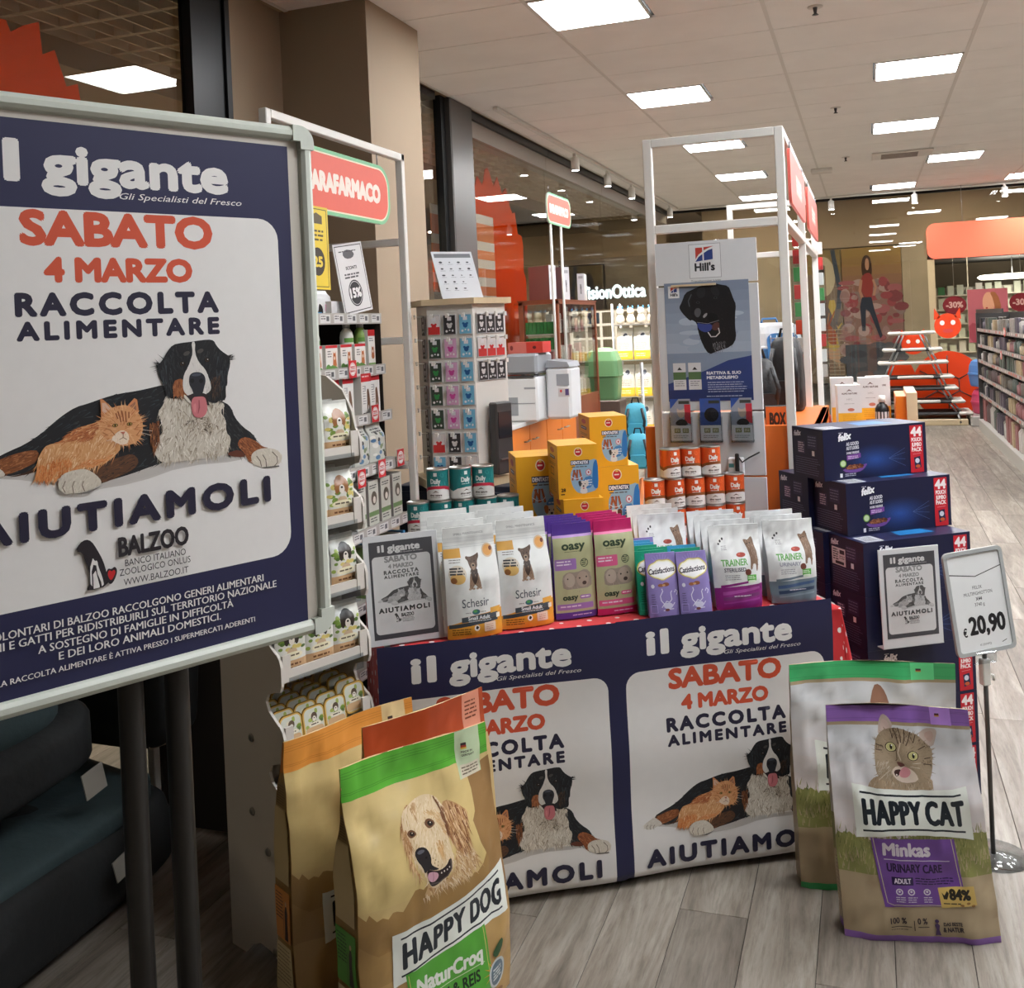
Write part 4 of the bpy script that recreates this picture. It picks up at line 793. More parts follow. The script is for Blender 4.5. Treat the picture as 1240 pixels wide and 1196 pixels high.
hc.text('Minkas', 116, 412, 36, (228, 220, 232), w=118, bold=.03); hc.rect(116, 424, 282, 426, (220, 210, 226)); hc.text('URINARY CARE', 122, 458, 22, (40, 22, 62), w=138, bold=.02); hc.rect(130, 472, 184, 494, (46, 30, 76)); hc.text('ADULT', 136, 489, 13, (222, 214, 230), w=42, bold=.02); hc.lines(190, 474, 290, 3, 7, 3, (52, 34, 84), 3)
for x in (146, 176, 216): hc.ell(x, 512, 9, 9, (222, 214, 228)); hc.ell(x, 512, 6, 6, (116, 76, 156)); hc.ell(x, 511, 3, 3, (222, 214, 228)); hc.lines(x-10, 526, x+14, 3, 6, 2.4, (210, 200, 220), int(x))
hc.poly([(244, 500), (334, 492), (338, 546), (248, 554)], (214, 184, 106)); hc.text('84%', 272, 530, 26, (40, 36, 30), w=50, bold=.04); hc.poly([(252, 512), (258, 520), (266, 508), (270, 514), (264, 530), (256, 530)], (40, 36, 30)); hc.lines(254, 540, 300, 1, 5, 3, (60, 50, 40), 1)
for x, y in ((300, 546), (316, 540), (328, 548)): hc.ell(x, y, 5, 3.5, (150, 110, 60))
hc.text('100 %', 116, 602, 16, (60, 50, 52), w=40, bold=.02); hc.rect(116, 610, 168, 612, (60, 50, 52)); hc.rect(174, 592, 176, 622, (60, 50, 52)); hc.text('0 %', 184, 602, 16, (60, 50, 52), w=24, bold=.02); hc.rect(184, 610, 212, 612, (60, 50, 52)); hc.lines(116, 618, 160, 1, 6, 2, (100, 90, 80), 4)
hc.poly([(226, 604), (232, 596), (238, 604), (236, 616), (240, 634), (226, 634), (229, 616)], (84, 62, 104)); hc.ell(232, 592, 5, 5, (84, 62, 104)); hc.text('DAS BESTE', 248, 604, 9, (60, 50, 52), w=46, bold=.03); hc.text('& NATUR', 246, 622, 13, (60, 50, 52), w=50, bold=.03)
gc = CV(100, 660, (170, 152, 122)); smooth_band(gc, 0, 50, 100, 330, (196, 200, 200), (186, 180, 172), 3); gc.rect(0, 330, 100, 440, (140, 140, 90)); gc.rect(0, 0, 100, 50, (140, 98, 180)); gc.rect(0, 640, 100, 660, (140, 98, 180)); gc.lines(10, 460, 90, 14, 11, 2.5, (120, 104, 80), 8)
mat('cat_bag', (180, 164, 136), .35, bump=.2, bs=25)
c1 = make_bag('cat_food_bag', 'tan cat food bag with purple edges and tabby licking its nose, in front', 'pet food bag', hc, .395, .59, .11, 'cat_bag', seed=21, flat=.45, wr=1.8, nu=20, nv=28, side=(gc, 'print_foil'), group='large bags of cat food', topw=.92, botw=1.0, lean=.06, sway=-.05)
hc2 = cat_front((72, 186, 116)); plate(hc2, ('HAPPY', 'CAT'), 52, 352, 222, 362, 10, 0); hc2.poly([(185, 130), (200, 70), (215, 66), (228, 90), (234, 130)], (150, 110, 90), 1)
c2 = make_bag('cat_food_bag', 'tan cat food bag with green edges behind the purple-edged cat food bag', 'pet food bag', hc2, .47, .635, .11, 'cat_bag', seed=27, flat=.45, wr=2.0, nu=20, nv=28, group='large bags of cat food', topw=1., botw=1.0, lean=.03, sway=.0)
P1 = G(1025, 1137); P2 = G(1215, 1146); y1 = math.atan2(P2[1]-P1[1], P2[0]-P1[0]); mid = (P1+P2)/2
c1.location = (mid[0]-.055*math.sin(y1), mid[1]+.055*math.cos(y1), 0); c1.rotation_euler = (0, 0, y1)
P3 = G(972, 1082); y2 = R(14); c2.location = (P3[0]+.235*math.cos(y2)-.055*math.sin(y2), P3[1]+.235*math.sin(y2)+.055*math.cos(y2)+.01, 0); c2.rotation_euler = (0, 0, y2)
# ================================================================ SMALL POUCHES ON THE TABLE
def spot(pL, pR, z=.773):
    a, b_ = G(*pL, z), G(*pR, z); return a, b_
def terrier(c, cx, cy_, s_):
    q = lambda L_: [(cx+x*s_, cy_+y*s_) for x, y in L_]
    c.poly(q([(-14, 10), (14, 10), (20, 40), (24, 62), (16, 66), (8, 60), (0, 50), (-8, 60), (-12, 66), (-22, 64), (-20, 40)]), (150, 124, 104), 1); c.poly(q([(-12, -2), (14, -2), (14, 28), (4, 50), (-4, 50), (-12, 28)]), (64, 50, 44), 1)
    c.poly(q([(-24, -38), (-10, -34), (2, -36), (16, -40), (26, -46), (26, -32), (18, -22), (16, -4), (4, 8), (-10, 4), (-16, -12), (-18, -24), (-26, -30)]), (92, 72, 60), 1); c.poly(q([(-8, -14), (6, -16), (10, -2), (2, 6), (-6, 4)]), (150, 126, 106), 1); c.ell(cx-0, cy_-8*s_, 4*s_, 3*s_, (24, 20, 20)); c.ell(cx-7*s_, cy_-20*s_, 2*s_, 2*s_, (14, 12, 12)); c.ell(cx+7*s_, cy_-21*s_, 2*s_, 2*s_, (14, 12, 12))
    for x in (-20, -6, 8, 20): c.ell(cx+x*s_, cy_+64*s_, 5*s_, 3.4*s_, (176, 152, 130))
    P = q([(-20, -34), (20, -38), (16, 0), (20, 60), (-20, 60), (-14, 0)]); c.fur(P, 60, [(120, 98, 82), (72, 56, 48), (160, 136, 116)], 9*s_, 1.6*s_, 95, 25, 51)
sc1 = CV(165, 290, (226, 228, 226))
sc1.rect(0, 26, 165, 42, (214, 216, 214)); sc1.text('SMALL MAINTENANCE', 82, 22, 6, (120, 124, 128), w=96, al='c')
for y in (30, 38, 48, 54): sc1.rect(0, y, 165, y+1, (196, 200, 200))
sc1.rect(0, 56, 52, 80, (214, 164, 84)); sc1.lines(14, 84, 50, 2, 6, 2, (120, 116, 110), 1); sc1.ell(36, 120, 26, 22, (214, 206, 190)); sc1.ell(36, 132, 22, 14, (222, 182, 112)); sc1.lines(14, 104, 58, 3, 7, 4, (60, 60, 64), 2); sc1.ell(24, 136, 9, 8, (150, 100, 60))
sc1.ell(138, 68, 18, 18, (206, 180, 150)); sc1.ell(138, 68, 14, 14, (214, 154, 82)); sc1.ell(148, 64, 5, 6, (110, 60, 44))
terrier(sc1, 86, 108, .82); sc1.text('Schesir', 84, 208, 22, (70, 80, 92), w=82, al='c'); sc1.ell(84, 222, 12, 7, (60, 110, 120)); sc1.ell(82, 220, 6, 3.6, (90, 160, 90)); sc1.lines(52, 222, 70, 1, 4, 2, (150, 150, 150)); sc1.lines(98, 222, 116, 1, 4, 2, (150, 150, 150))
sc1.poly([(0, 254), (40, 244), (40, 234), (132, 226), (132, 222), (165, 220), (165, 290), (0, 290)], (226, 160, 58)); sc1.poly([(40, 234), (150, 226), (150, 240), (40, 248)], (74, 84, 92)); sc1.poly([(4, 252), (150, 240), (150, 250), (4, 262)], (60, 68, 76)); sc1.text('Small Adult', 92, 242, 9, (236, 238, 238), w=66, al='c', bold=.02); sc1.lines(60, 245, 140, 1, 4, 2, (200, 204, 206))
sc1.poly([(128, 216), (160, 214), (160, 228), (128, 230)], (226, 170, 80)); sc1.rect(146, 232, 158, 244, (230, 226, 216)); sc1.lines(12, 264, 70, 3, 6, 2.6, (120, 78, 30), 3); sc1.ell(84, 264, 8, 8, (236, 230, 220)); sc1.poly([(80, 266), (83, 258), (90, 262), (86, 268)], (30, 30, 30)); sc1.rr(106, 252, 142, 276, 3, (226, 200, 180)); sc1.lines(112, 258, 136, 3, 5, 2, (200, 150, 130), 4)
def row(proto, labs, spots, yaw, z=.773, first=True):
    for i, (p, lb) in enumerate(zip(spots, labs)):
        o = proto if i == 0 and first else copy_tree(proto)
        o.location = (float(p[0]), float(p[1]), z); o.rotation_euler = (0, 0, yaw[i] if isinstance(yaw, list) else yaw); o['label'] = lb
    return
gS = 'white small-dog kibble pouches'
a, b_ = spot((547, 779), (612, 769)); ys = R(37)
sch = make_bag('kibble_pouch', 'x', 'pet food pouch', sc1, .158, .315, .075, 'white_foil', seed=31, wr=.8, nu=10, nv=18, group=gS, seal=.86, flat=.5, lean=.05, botw=1.04, topw=.98)
def inward(p, dist, yaw): return (p[0]-math.sin(yaw)*dist, p[1]+math.cos(yaw)*dist)
m1 = (a+b_)/2; P_ = [inward(m1, .058+.10*k, ys) for k in range(4)]
row(sch, ['white kibble pouch with terrier, nearest one beside the grey charity sign', 'white kibble pouch second in the left file, behind the nearest one', 'white kibble pouch third in the left file, only its top showing', 'white kibble pouch last in the left file, in front of the green tins'], P_, ys)
a, b_ = spot((612, 768), (672, 752)); m2 = (a+b_)/2; P_ = [inward(m2, .045+.10*k, ys) for k in range(4)]
row(sch, ['white kibble pouch with terrier, right-hand one beside the purple snack packs', 'white kibble pouch second in the right file, its plain top band showing', 'white kibble pouch third in the right file, top edge only', 'white kibble pouch last in the right file, in front of the yellow boxes'], P_, ys, first=False)
# snack stick packs
def oasy(c1_, c2_):
    c = CV(130, 290, (178, 180, 140)); c.rect(0, 0, 130, 34, c1_); c.rect(0, 34, 130, 42, tuple(min(255, v+50) for v in c2_)); c.text('oasy', 64, 78, 24, (40, 60, 44), w=74, al='c', bold=.03); c.lines(34, 84, 96, 1, 4, 1.6, (90, 100, 70)); c.rr(2, 106, 70, 140, 4, c2_); c.lines(8, 112, 60, 2, 9, 4, (232, 222, 232), 2); c.ring(96, 122, 13, 13, 2.2, (40, 60, 44)); c.lines(88, 114, 104, 3, 6, 3, (40, 60, 44), 7)
    c.poly([(22, 160), (40, 146), (70, 150), (100, 140), (118, 160), (116, 204), (26, 206)], (150, 140, 128), 1); c.fur([(26, 160), (116, 156), (112, 204), (30, 204)], 60, [(150, 138, 124), (170, 158, 144), (126, 114, 102)], 9, 2, 90, 30, 52)
    c.ell(46, 172, 17, 22, (176, 164, 150)); c.ell(88, 172, 20, 24, (166, 152, 138)); c.ell(93, 184, 7, 6, (70, 54, 50)); c.ell(78, 168, 2.6, 2.6, (40, 34, 30)); c.ell(100, 166, 2.6, 2.6, (40, 34, 30)); c.ell(40, 168, 2.2, 2.2, (50, 44, 40)); c.rect(26, 200, 116, 206, (178, 180, 140))
    c.text('oasy', 46, 232, 16, (40, 60, 44), w=46, al='c', bold=.03); c.rr(76, 220, 112, 232, 5, c2_); c.lines(80, 224, 108, 1, 4, 3, (240, 230, 236), 3); c.rr(4, 244, 118, 262, 3, c2_); c.lines(14, 250, 80, 1, 4, 4, (226, 210, 226), 3); c.rect(0, 270, 130, 290, c1_); c.lines(50, 278, 118, 1, 4, 3, (210, 190, 220), 5)
    return c
mat('purple_foil', (84, 52, 140), .25, bump=.5, bs=90); mat('magenta_foil', (196, 44, 116), .25, bump=.5, bs=90)
for nm_, c1_, c2_, bk, pL, pR, lab in (('p', (84, 56, 144), (156, 118, 182), 'purple_foil', (676, 752), (724, 745), 'purple'), ('m', (188, 36, 100), (214, 96, 142), 'magenta_foil', (725, 747), (775, 739), 'magenta')):
    a, b_ = spot(pL, pR); mm = (a+b_)/2; pk = make_bag('snack_pack', 'x', 'pet snack pack', oasy(c1_, c2_), .132, .285, .027, bk, seed=hash(lab) % 7+40 if 0 else (41 if nm_ == 'p' else 44), wr=.5, nu=8, nv=14, group='%s dog snack packs' % lab, lean=.04, flat=.75)
    row(pk, ['%s-topped olive dog snack pack, front of its file' % lab]+['%s-topped dog snack pack, %s from the front of its file' % (lab, n) for n in ('second', 'third', 'fourth', 'fifth')], [inward(mm, .02+.038*k, R(36)) for k in range(5)], R(36))
# cat treats
def treats(bc, cut=False):
    c = CV(95, 190, bc); 
    for a in range(-70, 71, 14): c.poly([(47, 44), (47+40*math.sin(R(a-2)), 44-40*math.cos(R(a-2))), (47+40*math.sin(R(a+2)), 44-40*math.cos(R(a+2)))], tuple(min(255, v+14) for v in bc)) if abs(a) < 50 else None
    cl_ = smooth_poly([(4, 50), (12, 34), (26, 30), (38, 22), (56, 24), (70, 22), (82, 30), (92, 44), (88, 58), (76, 66), (60, 72), (46, 78), (32, 72), (18, 68), (8, 60)], 1)
    c.poly([(47+(x-47)*1.06, 50+(y-50)*1.12) for x, y in cl_], (196, 178, 60)); c.poly([(47+(x-47)*1.0, 50+(y-50)*1.02) for x, y in cl_], (232, 228, 196)); c.poly([(47+(x-47)*.93, 50+(y-50)*.88) for x, y in cl_], (236, 236, 236))
    c.text('Catisfactions', 47, 58, 15, (36, 30, 46), w=80, al='c', bold=.02, it=.2, rot=-5)
    c.ell(38, 94, 9, 5, (150, 96, 66)); c.ell(54, 92, 10, 6, (136, 84, 56)); c.ell(47, 94, 5, 3, (206, 160, 110)); c.ell(14, 96, 5, 6, (226, 222, 232))
    for P in ([(44, 150), (36, 140), (34, 126), (42, 112), (40, 104)], [(44, 152), (52, 142), (60, 146), (68, 138), (66, 118), (70, 112)], [(36, 160), (44, 150), (58, 150), (70, 156), (76, 148)], [(40, 170), (56, 166), (72, 166)], [(78, 118), (82, 110), (88, 116), (84, 126)]): c.line(P, 2.4, (226, 224, 236))
    c.ell(56, 156, 14, 9, (206, 204, 226)); c.ell(52, 168, 7, 4, (110, 60, 60)); c.lines(8, 120, 20, 6, 7, 2, tuple(int(v*.6) for v in bc), 5); c.frame(4, 152, 24, 176, 1.4, tuple(min(255, v+40) for v in bc))
    return c
mat('lilac_foil', (140, 126, 186), .3, bump=.3, bs=60); mat('green_foil', (20, 142, 108), .3, bump=.3, bs=60); mat('blue_foil', (60, 150, 196), .3, bump=.3, bs=60)
tp = make_bag('treat_pouch', 'x', 'cat treat pouch', treats((142, 128, 188)), .098, .185, .03, 'lilac_foil', seed=61, wr=.5, nu=8, nv=12, group='cat treat pouches', lean=.16, flat=.55)
tg = make_bag('treat_pouch', 'x', 'cat treat pouch', treats((22, 146, 112)), .098, .185, .03, 'green_foil', seed=63, wr=.5, nu=8, nv=12, group='cat treat pouches', lean=.16, flat=.55)
tbl_ = make_bag('treat_pouch', 'x', 'cat treat pouch', treats((62, 152, 198)), .098, .185, .03, 'blue_foil', seed=65, wr=.5, nu=8, nv=12, group='cat treat pouches', lean=.16, flat=.55)
yt = R(28); a, b_ = spot((788, 748), (826, 746)); q1 = (a+b_)/2; a, b_ = spot((825, 747), (864, 743)); q2 = (a+b_)/2
row(tp, ['lilac cat treat pouch with white cloud label, left one in front', 'lilac cat treat pouch with white cloud label, right one beside the white cat pouch'], [inward(q1, .015, yt), inward(q2, .015, yt)], yt)
q0 = (q1[0]-.02, q1[1]-.008)
row(tg, ['green cat treat pouch sticking out left of the lilac front pouch', 'green cat treat pouch behind the right lilac pouch', 'green cat treat pouch behind the left lilac pouch', 'green cat treat pouch deeper in the left file of treats'], [inward(q0, .052, yt), inward(q2, .06, yt), inward(q1, .090, yt), inward(q0, .128, yt)], yt)
row(tbl_, ['blue cat treat pouch behind the green ones, left', 'blue cat treat pouch behind the green ones, right', 'blue cat treat pouch at the back of the left file'], [inward(q0, .166, yt), inward(q2, .105, yt), inward(q0, .204, yt)], yt, z=.773)
tp2 = copy_tree(tp, label='lilac cat treat pouch at the back behind the blue ones'); tp2.location = (*inward(q1, .245, yt), .773)
# dry cat food pouches
def trainer(c1_, c2_, word, wc):
    c = CV(160, 250, (226, 228, 228)); c.ell(34, 46, 3, 4, (40, 40, 44)); c.ell(42, 40, 3, 4, (40, 40, 44)); c.ell(28, 54, 3, 3, (40, 40, 44)); c.lines(34, 60, 52, 3, 5, 2, (150, 150, 156), 3)
    P = [(106, 46), (112, 44), (122, 48), (134, 36), (138, 46), (140, 60), (146, 82), (148, 110), (144, 138), (140, 138), (140, 116), (130, 116), (126, 134), (120, 132), (124, 104), (120, 80), (112, 60)]
    c.poly(P, (132, 106, 88), 1); c.fur(P, 70, [(104, 82, 68), (150, 124, 104), (84, 66, 56), (170, 146, 126)], 8, 1.8, 80, 30, 53); c.ell(118, 58, 1.8, 1.8, (30, 26, 20)); c.ell(128, 56, 1.8, 1.8, (30, 26, 20))
    c.ell(94, 88, 15, 7, (168, 72, 62)); c.ell(88, 86, 5, 3, (196, 100, 84)); c.text('TRAINER', 70, 118, 18, (104, 168, 92), w=84, al='c', bold=.02); c.text(word, 70, 136, 11, wc, w=70, al='c', bold=.02); c.lines(36, 146, 90, 3, 6, 2, (140, 140, 150), 6); c.ell(112, 140, 10, 10, (120, 70, 60)); c.rect(108, 148, 138, 166, (92, 176, 74)); c.rect(112, 164, 134, 172, (226, 240, 220)); c.lines(110, 152, 134, 2, 5, 2.5, (220, 240, 210), 2)
    c.poly([(20, 176), (110, 166), (110, 172), (20, 184)], c1_); c.poly([(0, 184), (160, 176), (160, 250), (0, 250)], c1_); c.poly([(24, 196), (150, 184), (150, 192), (24, 206)], c2_); c.poly([(24, 212), (150, 202), (150, 212), (24, 222)], tuple(int(v*.7) for v in c2_)); c.lines(60, 208, 120, 1, 4, 2.4, (220, 214, 226), 3); c.poly([(24, 228), (150, 218), (150, 224), (24, 232)], tuple(min(255, v+24) for v in c1_))
    return c
tr1 = make_bag('cat_food_pouch', 'x', 'pet food pouch', trainer((140, 44, 128), (170, 84, 160), 'STERILISED', (80, 74, 90)), .155, .25, .07, 'silver_foil', seed=71, wr=1.1, nu=10, nv=16, group='white and silver cat food pouches', lean=.06, botw=.92, topw=1.04, flat=.45)
tr2 = make_bag('cat_food_pouch', 'x', 'pet food pouch', trainer((112, 128, 140), (66, 92, 134), 'URINARY', (150, 154, 170)), .155, .25, .07, 'silver_foil', seed=74, wr=1.3, nu=10, nv=16, group='white and silver cat food pouches', lean=.06, botw=.92, topw=1.04, flat=.45)
a, b_ = spot((868, 741), (927, 735)); u1 = (a+b_)/2; a, b_ = spot((936, 731), (993, 729)); u2 = (a+b_)/2; yv = R(24)
row(tr1, ['white cat food pouch with magenta base, front, beside the lilac treats', 'silver-topped pouch directly behind the magenta-based cat food pouch', 'silver-topped pouch third behind the magenta-based pouch', 'silver-topped pouch fourth behind the magenta-based pouch'], [inward(u1, .04+.085*k, yv) for k in range(4)], yv)
row(tr2, ['white cat food pouch with grey-blue base at the right table end', 'silver-topped pouch right behind the grey-blue-based pouch', 'silver-topped pouch third behind the grey-blue-based pouch'], [inward(u2, .04+.085*k, yv) for k in range(3)], yv)
row(tr1, ['silver-topped pouch at the left behind the blue treats, near one', 'silver-topped pouch at the left behind the blue treats, second one', 'silver-topped pouch below the orange tins, in the far left file'], [inward((u1[0]-.17*math.cos(yv), u1[1]-.17*math.sin(yv)), .29+.09*k, yv) for k in range(3)], yv, first=False)
# ================================================================ TINS AND CARTONS BEHIND THE POUCHES
mat('tin_metal', (176, 172, 166), .3, metal=.9); mat('carton_edge', (206, 196, 178), .7)
def tin_wrap(bg, dk, low=None):
    c = CV(238, 96, bg); 
    for o_ in (0, 119):
        rg = random.Random(3)
        for k in range(14): x = o_+rg.uniform(4, 112); y = rg.uniform(6, 40); c.line([(x, y), (x+rg.uniform(-5, 5), y+8), (x+rg.uniform(-6, 6), y+14)], 1.4, tuple(min(255, v+36) for v in bg))
        c.poly([(o_, 62), (o_+20, 54), (o_+50, 50), (o_+80, 51), (o_+119, 60), (o_+119, 96), (o_, 96)], low or dk); c.poly([(o_, 74), (o_+20, 64), (o_+50, 60), (o_+80, 61), (o_+119, 72), (o_+119, 96), (o_, 96)], (222, 220, 216))
        c.rect(o_+44, 6, o_+56, 18, (230, 230, 226)); c.text('Daily', o_+50, 42, 15, (228, 232, 228), w=34, al='c', bold=.03); c.lines(o_+34, 48, o_+70, 1, 5, 2, (220, 226, 222), 2)
        c.poly([(o_+38, 74), (o_+50, 66), (o_+62, 73), (o_+50, 70)], (90, 60, 50)); c.text('almo nature', o_+50, 84, 6.5, (70, 50, 44), w=42, al='c', bold=.03); c.lines(o_+30, 88, o_+70, 1, 4, 2, (150, 140, 134), 3)
    return c
def make_tin(label, cv, group):
    r = empty('food_tin', label, 'pet food tin', group=group)
    MB().lathe([(.001, 0), (.0365, 0), (.0385, .002), (.0385, .004), (.037, .006), (.037, .101), (.0385, .103), (.0385, .106), (.0365, .107), (.035, .1035), (.001, .1035)], 28).build('tin_body', 'tin_metal', parent=r)
    def mp(x, y, l): a = -x/238*2*pi-pi/2+pi*.42*0; r_ = .0374+l; return r_*math.cos(-a-pi*.84+0), r_*math.sin(-a-pi*.84), .1015-y/1000
    def mp(x, y, l): a = (x-50)/238*2*pi-pi/2; r_ = .0374+l; return r_*math.cos(a), r_*math.sin(a), .1015-y/1000
    cv.build('paper_label', mp, 'print_card', parent=r, cuts=([238*k/24 for k in range(1, 24)], [48])); return r
def put(o, x, y, z, yaw): o.location = (float(x), float(y), z); o.rotation_euler = (0, 0, yaw); return o
TZ = .773; yaw0 = trz
gt_ = make_tin('x', tin_wrap((30, 116, 116), (30, 116, 116)), 'turquoise food tins'); gr_ = make_tin('x', tin_wrap((30, 116, 116), (30, 116, 116), (190, 40, 64)), 'turquoise food tins'); go_ = make_tin('x', tin_wrap((206, 84, 36), (128, 74, 36)), 'orange food tins')
protos = {'t': gt_, 'r': gr_, 'o': go_}; used = set()
def tin(kind, px, py_top, d, z, label, spin):
    """tin whose centre is seen at column px, distance d, resting at height z"""
    o = protos[kind]
    if kind in used: o = copy_tree(o)
    used.add(kind); p = W(px, py_top, d); put(o, p[0], p[1], z, trz+spin); o['label'] = label; return o
rt = random.Random(8)
def TPos(x, y): return TB(x, y)
LV = [TZ+.1076*k for k in range(5)]
def tins_at(kinds, x0, y0, dx, z, labs, sp=28, dy=0.):
    for i, (k, lb) in enumerate(zip(kinds, labs)):
        o = protos[k]
        if k in used: o = copy_tree(o)
        used.add(k); p = TB(x0+dx*i, y0+dy*i); put(o, p[0], p[1], z, trz-R(6)+R(rt.uniform(-sp, sp))); o['label'] = lb
five = ['far left', 'second from left', 'third', 'fourth', 'far right']
tins_at('rrttt', .165, .535, .0775, LV[2], ['turquoise tin with red band in the lower visible row, far left', 'turquoise tin with red band in the lower visible row, second from left', 'plain turquoise tin in the middle of the lower visible row', 'plain turquoise tin fourth in the lower visible row', 'plain turquoise tin at the right end of the lower row, apart from the rest'])
tins_at('rtr', .235, .535, .0778, LV[3], ['turquoise tin with pink-red band, left one of the top row', 'plain turquoise tin in the middle of the top row', 'turquoise tin with pink-red band, right one of the top row beneath the rotating stand'])
for z, nm2 in ((LV[0], 'lowest'), (LV[1], 'second')): tins_at('trttt', .165, .535, .0775, z, ['turquoise tin hidden in the %s layer behind the white pouches' % nm2]*5)
tins_at('ooooo', 1.035, .62, .0775, LV[2], ['orange tin in the lower visible row, %s' % q for q in ('far left, on top of the single lower tin', 'second from left', 'third from left', 'fourth from left', 'far right')], 18)
tins_at('ooo', 1.10, .62, .0778, LV[3], ['orange tin in the top row, left one', 'orange tin in the top row, middle one', 'orange tin in the top row, right one beside the small white device'], 18)
tins_at('ooooo', 1.035, .62, .0775, LV[1], ['orange tin single in view below the left end of the rows']+['orange tin hidden behind the silver pouches, second layer']*4); tins_at('ooooo', 1.035, .62, .0775, LV[0], ['orange tin hidden behind the silver pouches, lowest layer']*5)
# ---------------------------------------------------------------- dental stick cartons
def dog_face(c, cx, cy_, s_, a, b_):
    q = lambda L_: [(cx+x*s_, cy_+y*s_) for x, y in L_]
    c.poly(q([(-20, 44), (-16, 10), (16, 10), (22, 44)]), (226, 222, 214), 1); c.poly(q([(-22, -20), (-12, -24), (12, -24), (24, -20), (20, 4), (8, 20), (-8, 20), (-20, 4)]), (222, 214, 204), 1); c.poly(q([(-28, -24), (-12, -26), (-10, -4), (-16, 8), (-24, 0)]), a, 1); c.poly(q([(28, -24), (12, -26), (12, -4), (18, 8), (26, 0)]), b_, 1)
    c.ell(cx, cy_+4*s_, 5*s_, 4*s_, (24, 20, 20)); c.ell(cx-8*s_, cy_-8*s_, 2.6*s_, 3*s_, (30, 22, 18)); c.ell(cx+8*s_, cy_-8*s_, 2.6*s_, 3*s_, (30, 22, 18)); c.poly(q([(-5, 11), (5, 11), (3, 20), (-3, 20)]), (196, 100, 104), 1)
def dent_front(w, h, kind):
    c = CV(w, h, (236, 172, 42)); s_ = w/132
    c.poly([(w*1.0, h*.26), (w*.80, h*.30), (w*.5, h*.34), (w*.33, h*.46), (w*.30, h*.62), (w*.36, h*.80), (w*.5, h*.92), (w*.8, h*.9), (w, h*.84)], (150, 184, 206), 2)
    c.poly([(w, h*.28), (w*.9, h*.32), (w*.86, h*.5), (w*.84, h*.72), (w*.9, h*.84), (w, h*.82)], (52, 120, 186), 1); c.poly([(w*.62, h*.62), (w*.86, h*.58), (w*.86, h*.8), (w*.6, h*.84)], (74, 132, 190), 1)
    c.ell(w*.52, h*.13, w*.105, h*.085, (236, 226, 190)); c.ell(w*.52, h*.13, w*.085, h*.07, (200, 44, 50)); c.lines(w*.46, h*.12, w*.58, 1, 4, h*.02, (240, 220, 214)); c.poly([(w*.48, h*.09), (w*.52, h*.05), (w*.56, h*.09)], (226, 190, 90))
    c.rect(w*.32, h*.285, w*.78, h*.375, (28, 40, 82)); c.text('DENTASTIX', w*.55, h*.358, h*.055, (240, 240, 244), w=w*.42, al='c', bold=.03); c.lines(w*.34, h*.40, w*.74, 1, 5, h*.018, (90, 90, 96), 3)
    for k, (a, b_) in enumerate(((.38, -14), (.47, -4), (.56, 12), (.44, 24))):
        x = w*a; y = h*.56; q = R(b_); c.line([(x-math.sin(q)*h*.1, y-math.cos(q)*h*.1), (x+math.sin(q)*h*.1, y+math.cos(q)*h*.1)], w*.045, (150, 74, 40)); c.line([(x-math.sin(q)*h*.09-1, y-math.cos(q)*h*.09), (x+math.sin(q)*h*.09-1, y+math.cos(q)*h*.09)], w*.01, (196, 116, 72))
    c.line([(w*.32, h*.58), (w*.42, h*.63), (w*.55, h*.62), (w*.6, h*.58)], w*.012, (232, 236, 240)); c.ring(w*.76, h*.52, w*.07, h*.06, w*.015, (206, 90, 110)); c.ell(w*.76, h*.52, w*.055, h*.048, (226, 226, 230)); c.rect(w*.74, h*.50, w*.78, h*.54, (190, 80, 90))
    c.lines(w*.66, h*.66, w*.84, 3, h*.045, h*.016, (224, 234, 242), 4)
    if kind == 0: dog_face(c, w*.62, h*.76, s_*.62, (60, 56, 56), (222, 214, 204))
    elif kind == 1: dog_face(c, w*.42, h*.78, s_*.85, (96, 56, 40), (96, 56, 40))
    else: dog_face(c, w*.72, h*.8, s_*.8, (178, 110, 60), (178, 110, 60))
    c.text('28', w*.06, h*.86, h*.06, (30, 26, 24), bold=.03); c.lines(w*.05, h*.90, w*.16, 1, 4, h*.02, (60, 40, 20))
    return c
def dent_side(w, h):
    c = CV(w, h, (230, 164, 38)); c.ell(w*.5, h*.12, w*.2, h*.05, (190, 60, 50)); c.rect(w*.25, h*.22, w*.75, h*.28, (36, 50, 96)); c.lines(w*.28, h*.24, w*.72, 1, 4, h*.02, (220, 220, 226)); c.lines(w*.2, h*.36, w*.8, 2, h*.03, h*.012, (120, 84, 20), 3); c.frame(w*.3, h*.45, w*.62, h*.6, w*.02, (90, 60, 20)); c.lines(w*.2, h*.68, w*.8, 7, h*.035, h*.012, (130, 90, 24), 5); return c
def carton(name, label, cat, w, dp, h, fr, sd, bodym, group=None, top=None, pm='print_card'):
    """box carton with printed front (-Y) and left side; origin at the base centre"""
    r = empty(name, label, cat, group=group)
    MB().box(-w/2, w/2, -dp/2, dp/2, 0, h, 0, .0012).build('carton_body', bodym, parent=r)
    fr.build('printed_front', lambda x, y, l: (x/fr.w*w-w/2, -dp/2-l-.0004, h-y/fr.h*h), pm, parent=r)
    if sd: sd.build('printed_side', lambda x, y, l: (-w/2-l-.0004, dp/2-x/sd.w*dp, h-y/sd.h*h), pm, parent=r)
    if top: top.build('printed_top', lambda x, y, l: (x/top.w*w-w/2, dp/2-y/top.h*dp, h+l+.0004), pm, parent=r)
    return r
mat('yellow_card', (236, 172, 42), .4)
gD = 'yellow dental stick cartons'
def topc(col, w=100, h=60):
    c = CV(w, h, col); c.line([(0, h*.5), (w, h*.5)], h*.015, tuple(int(v*.75) for v in col)); return c
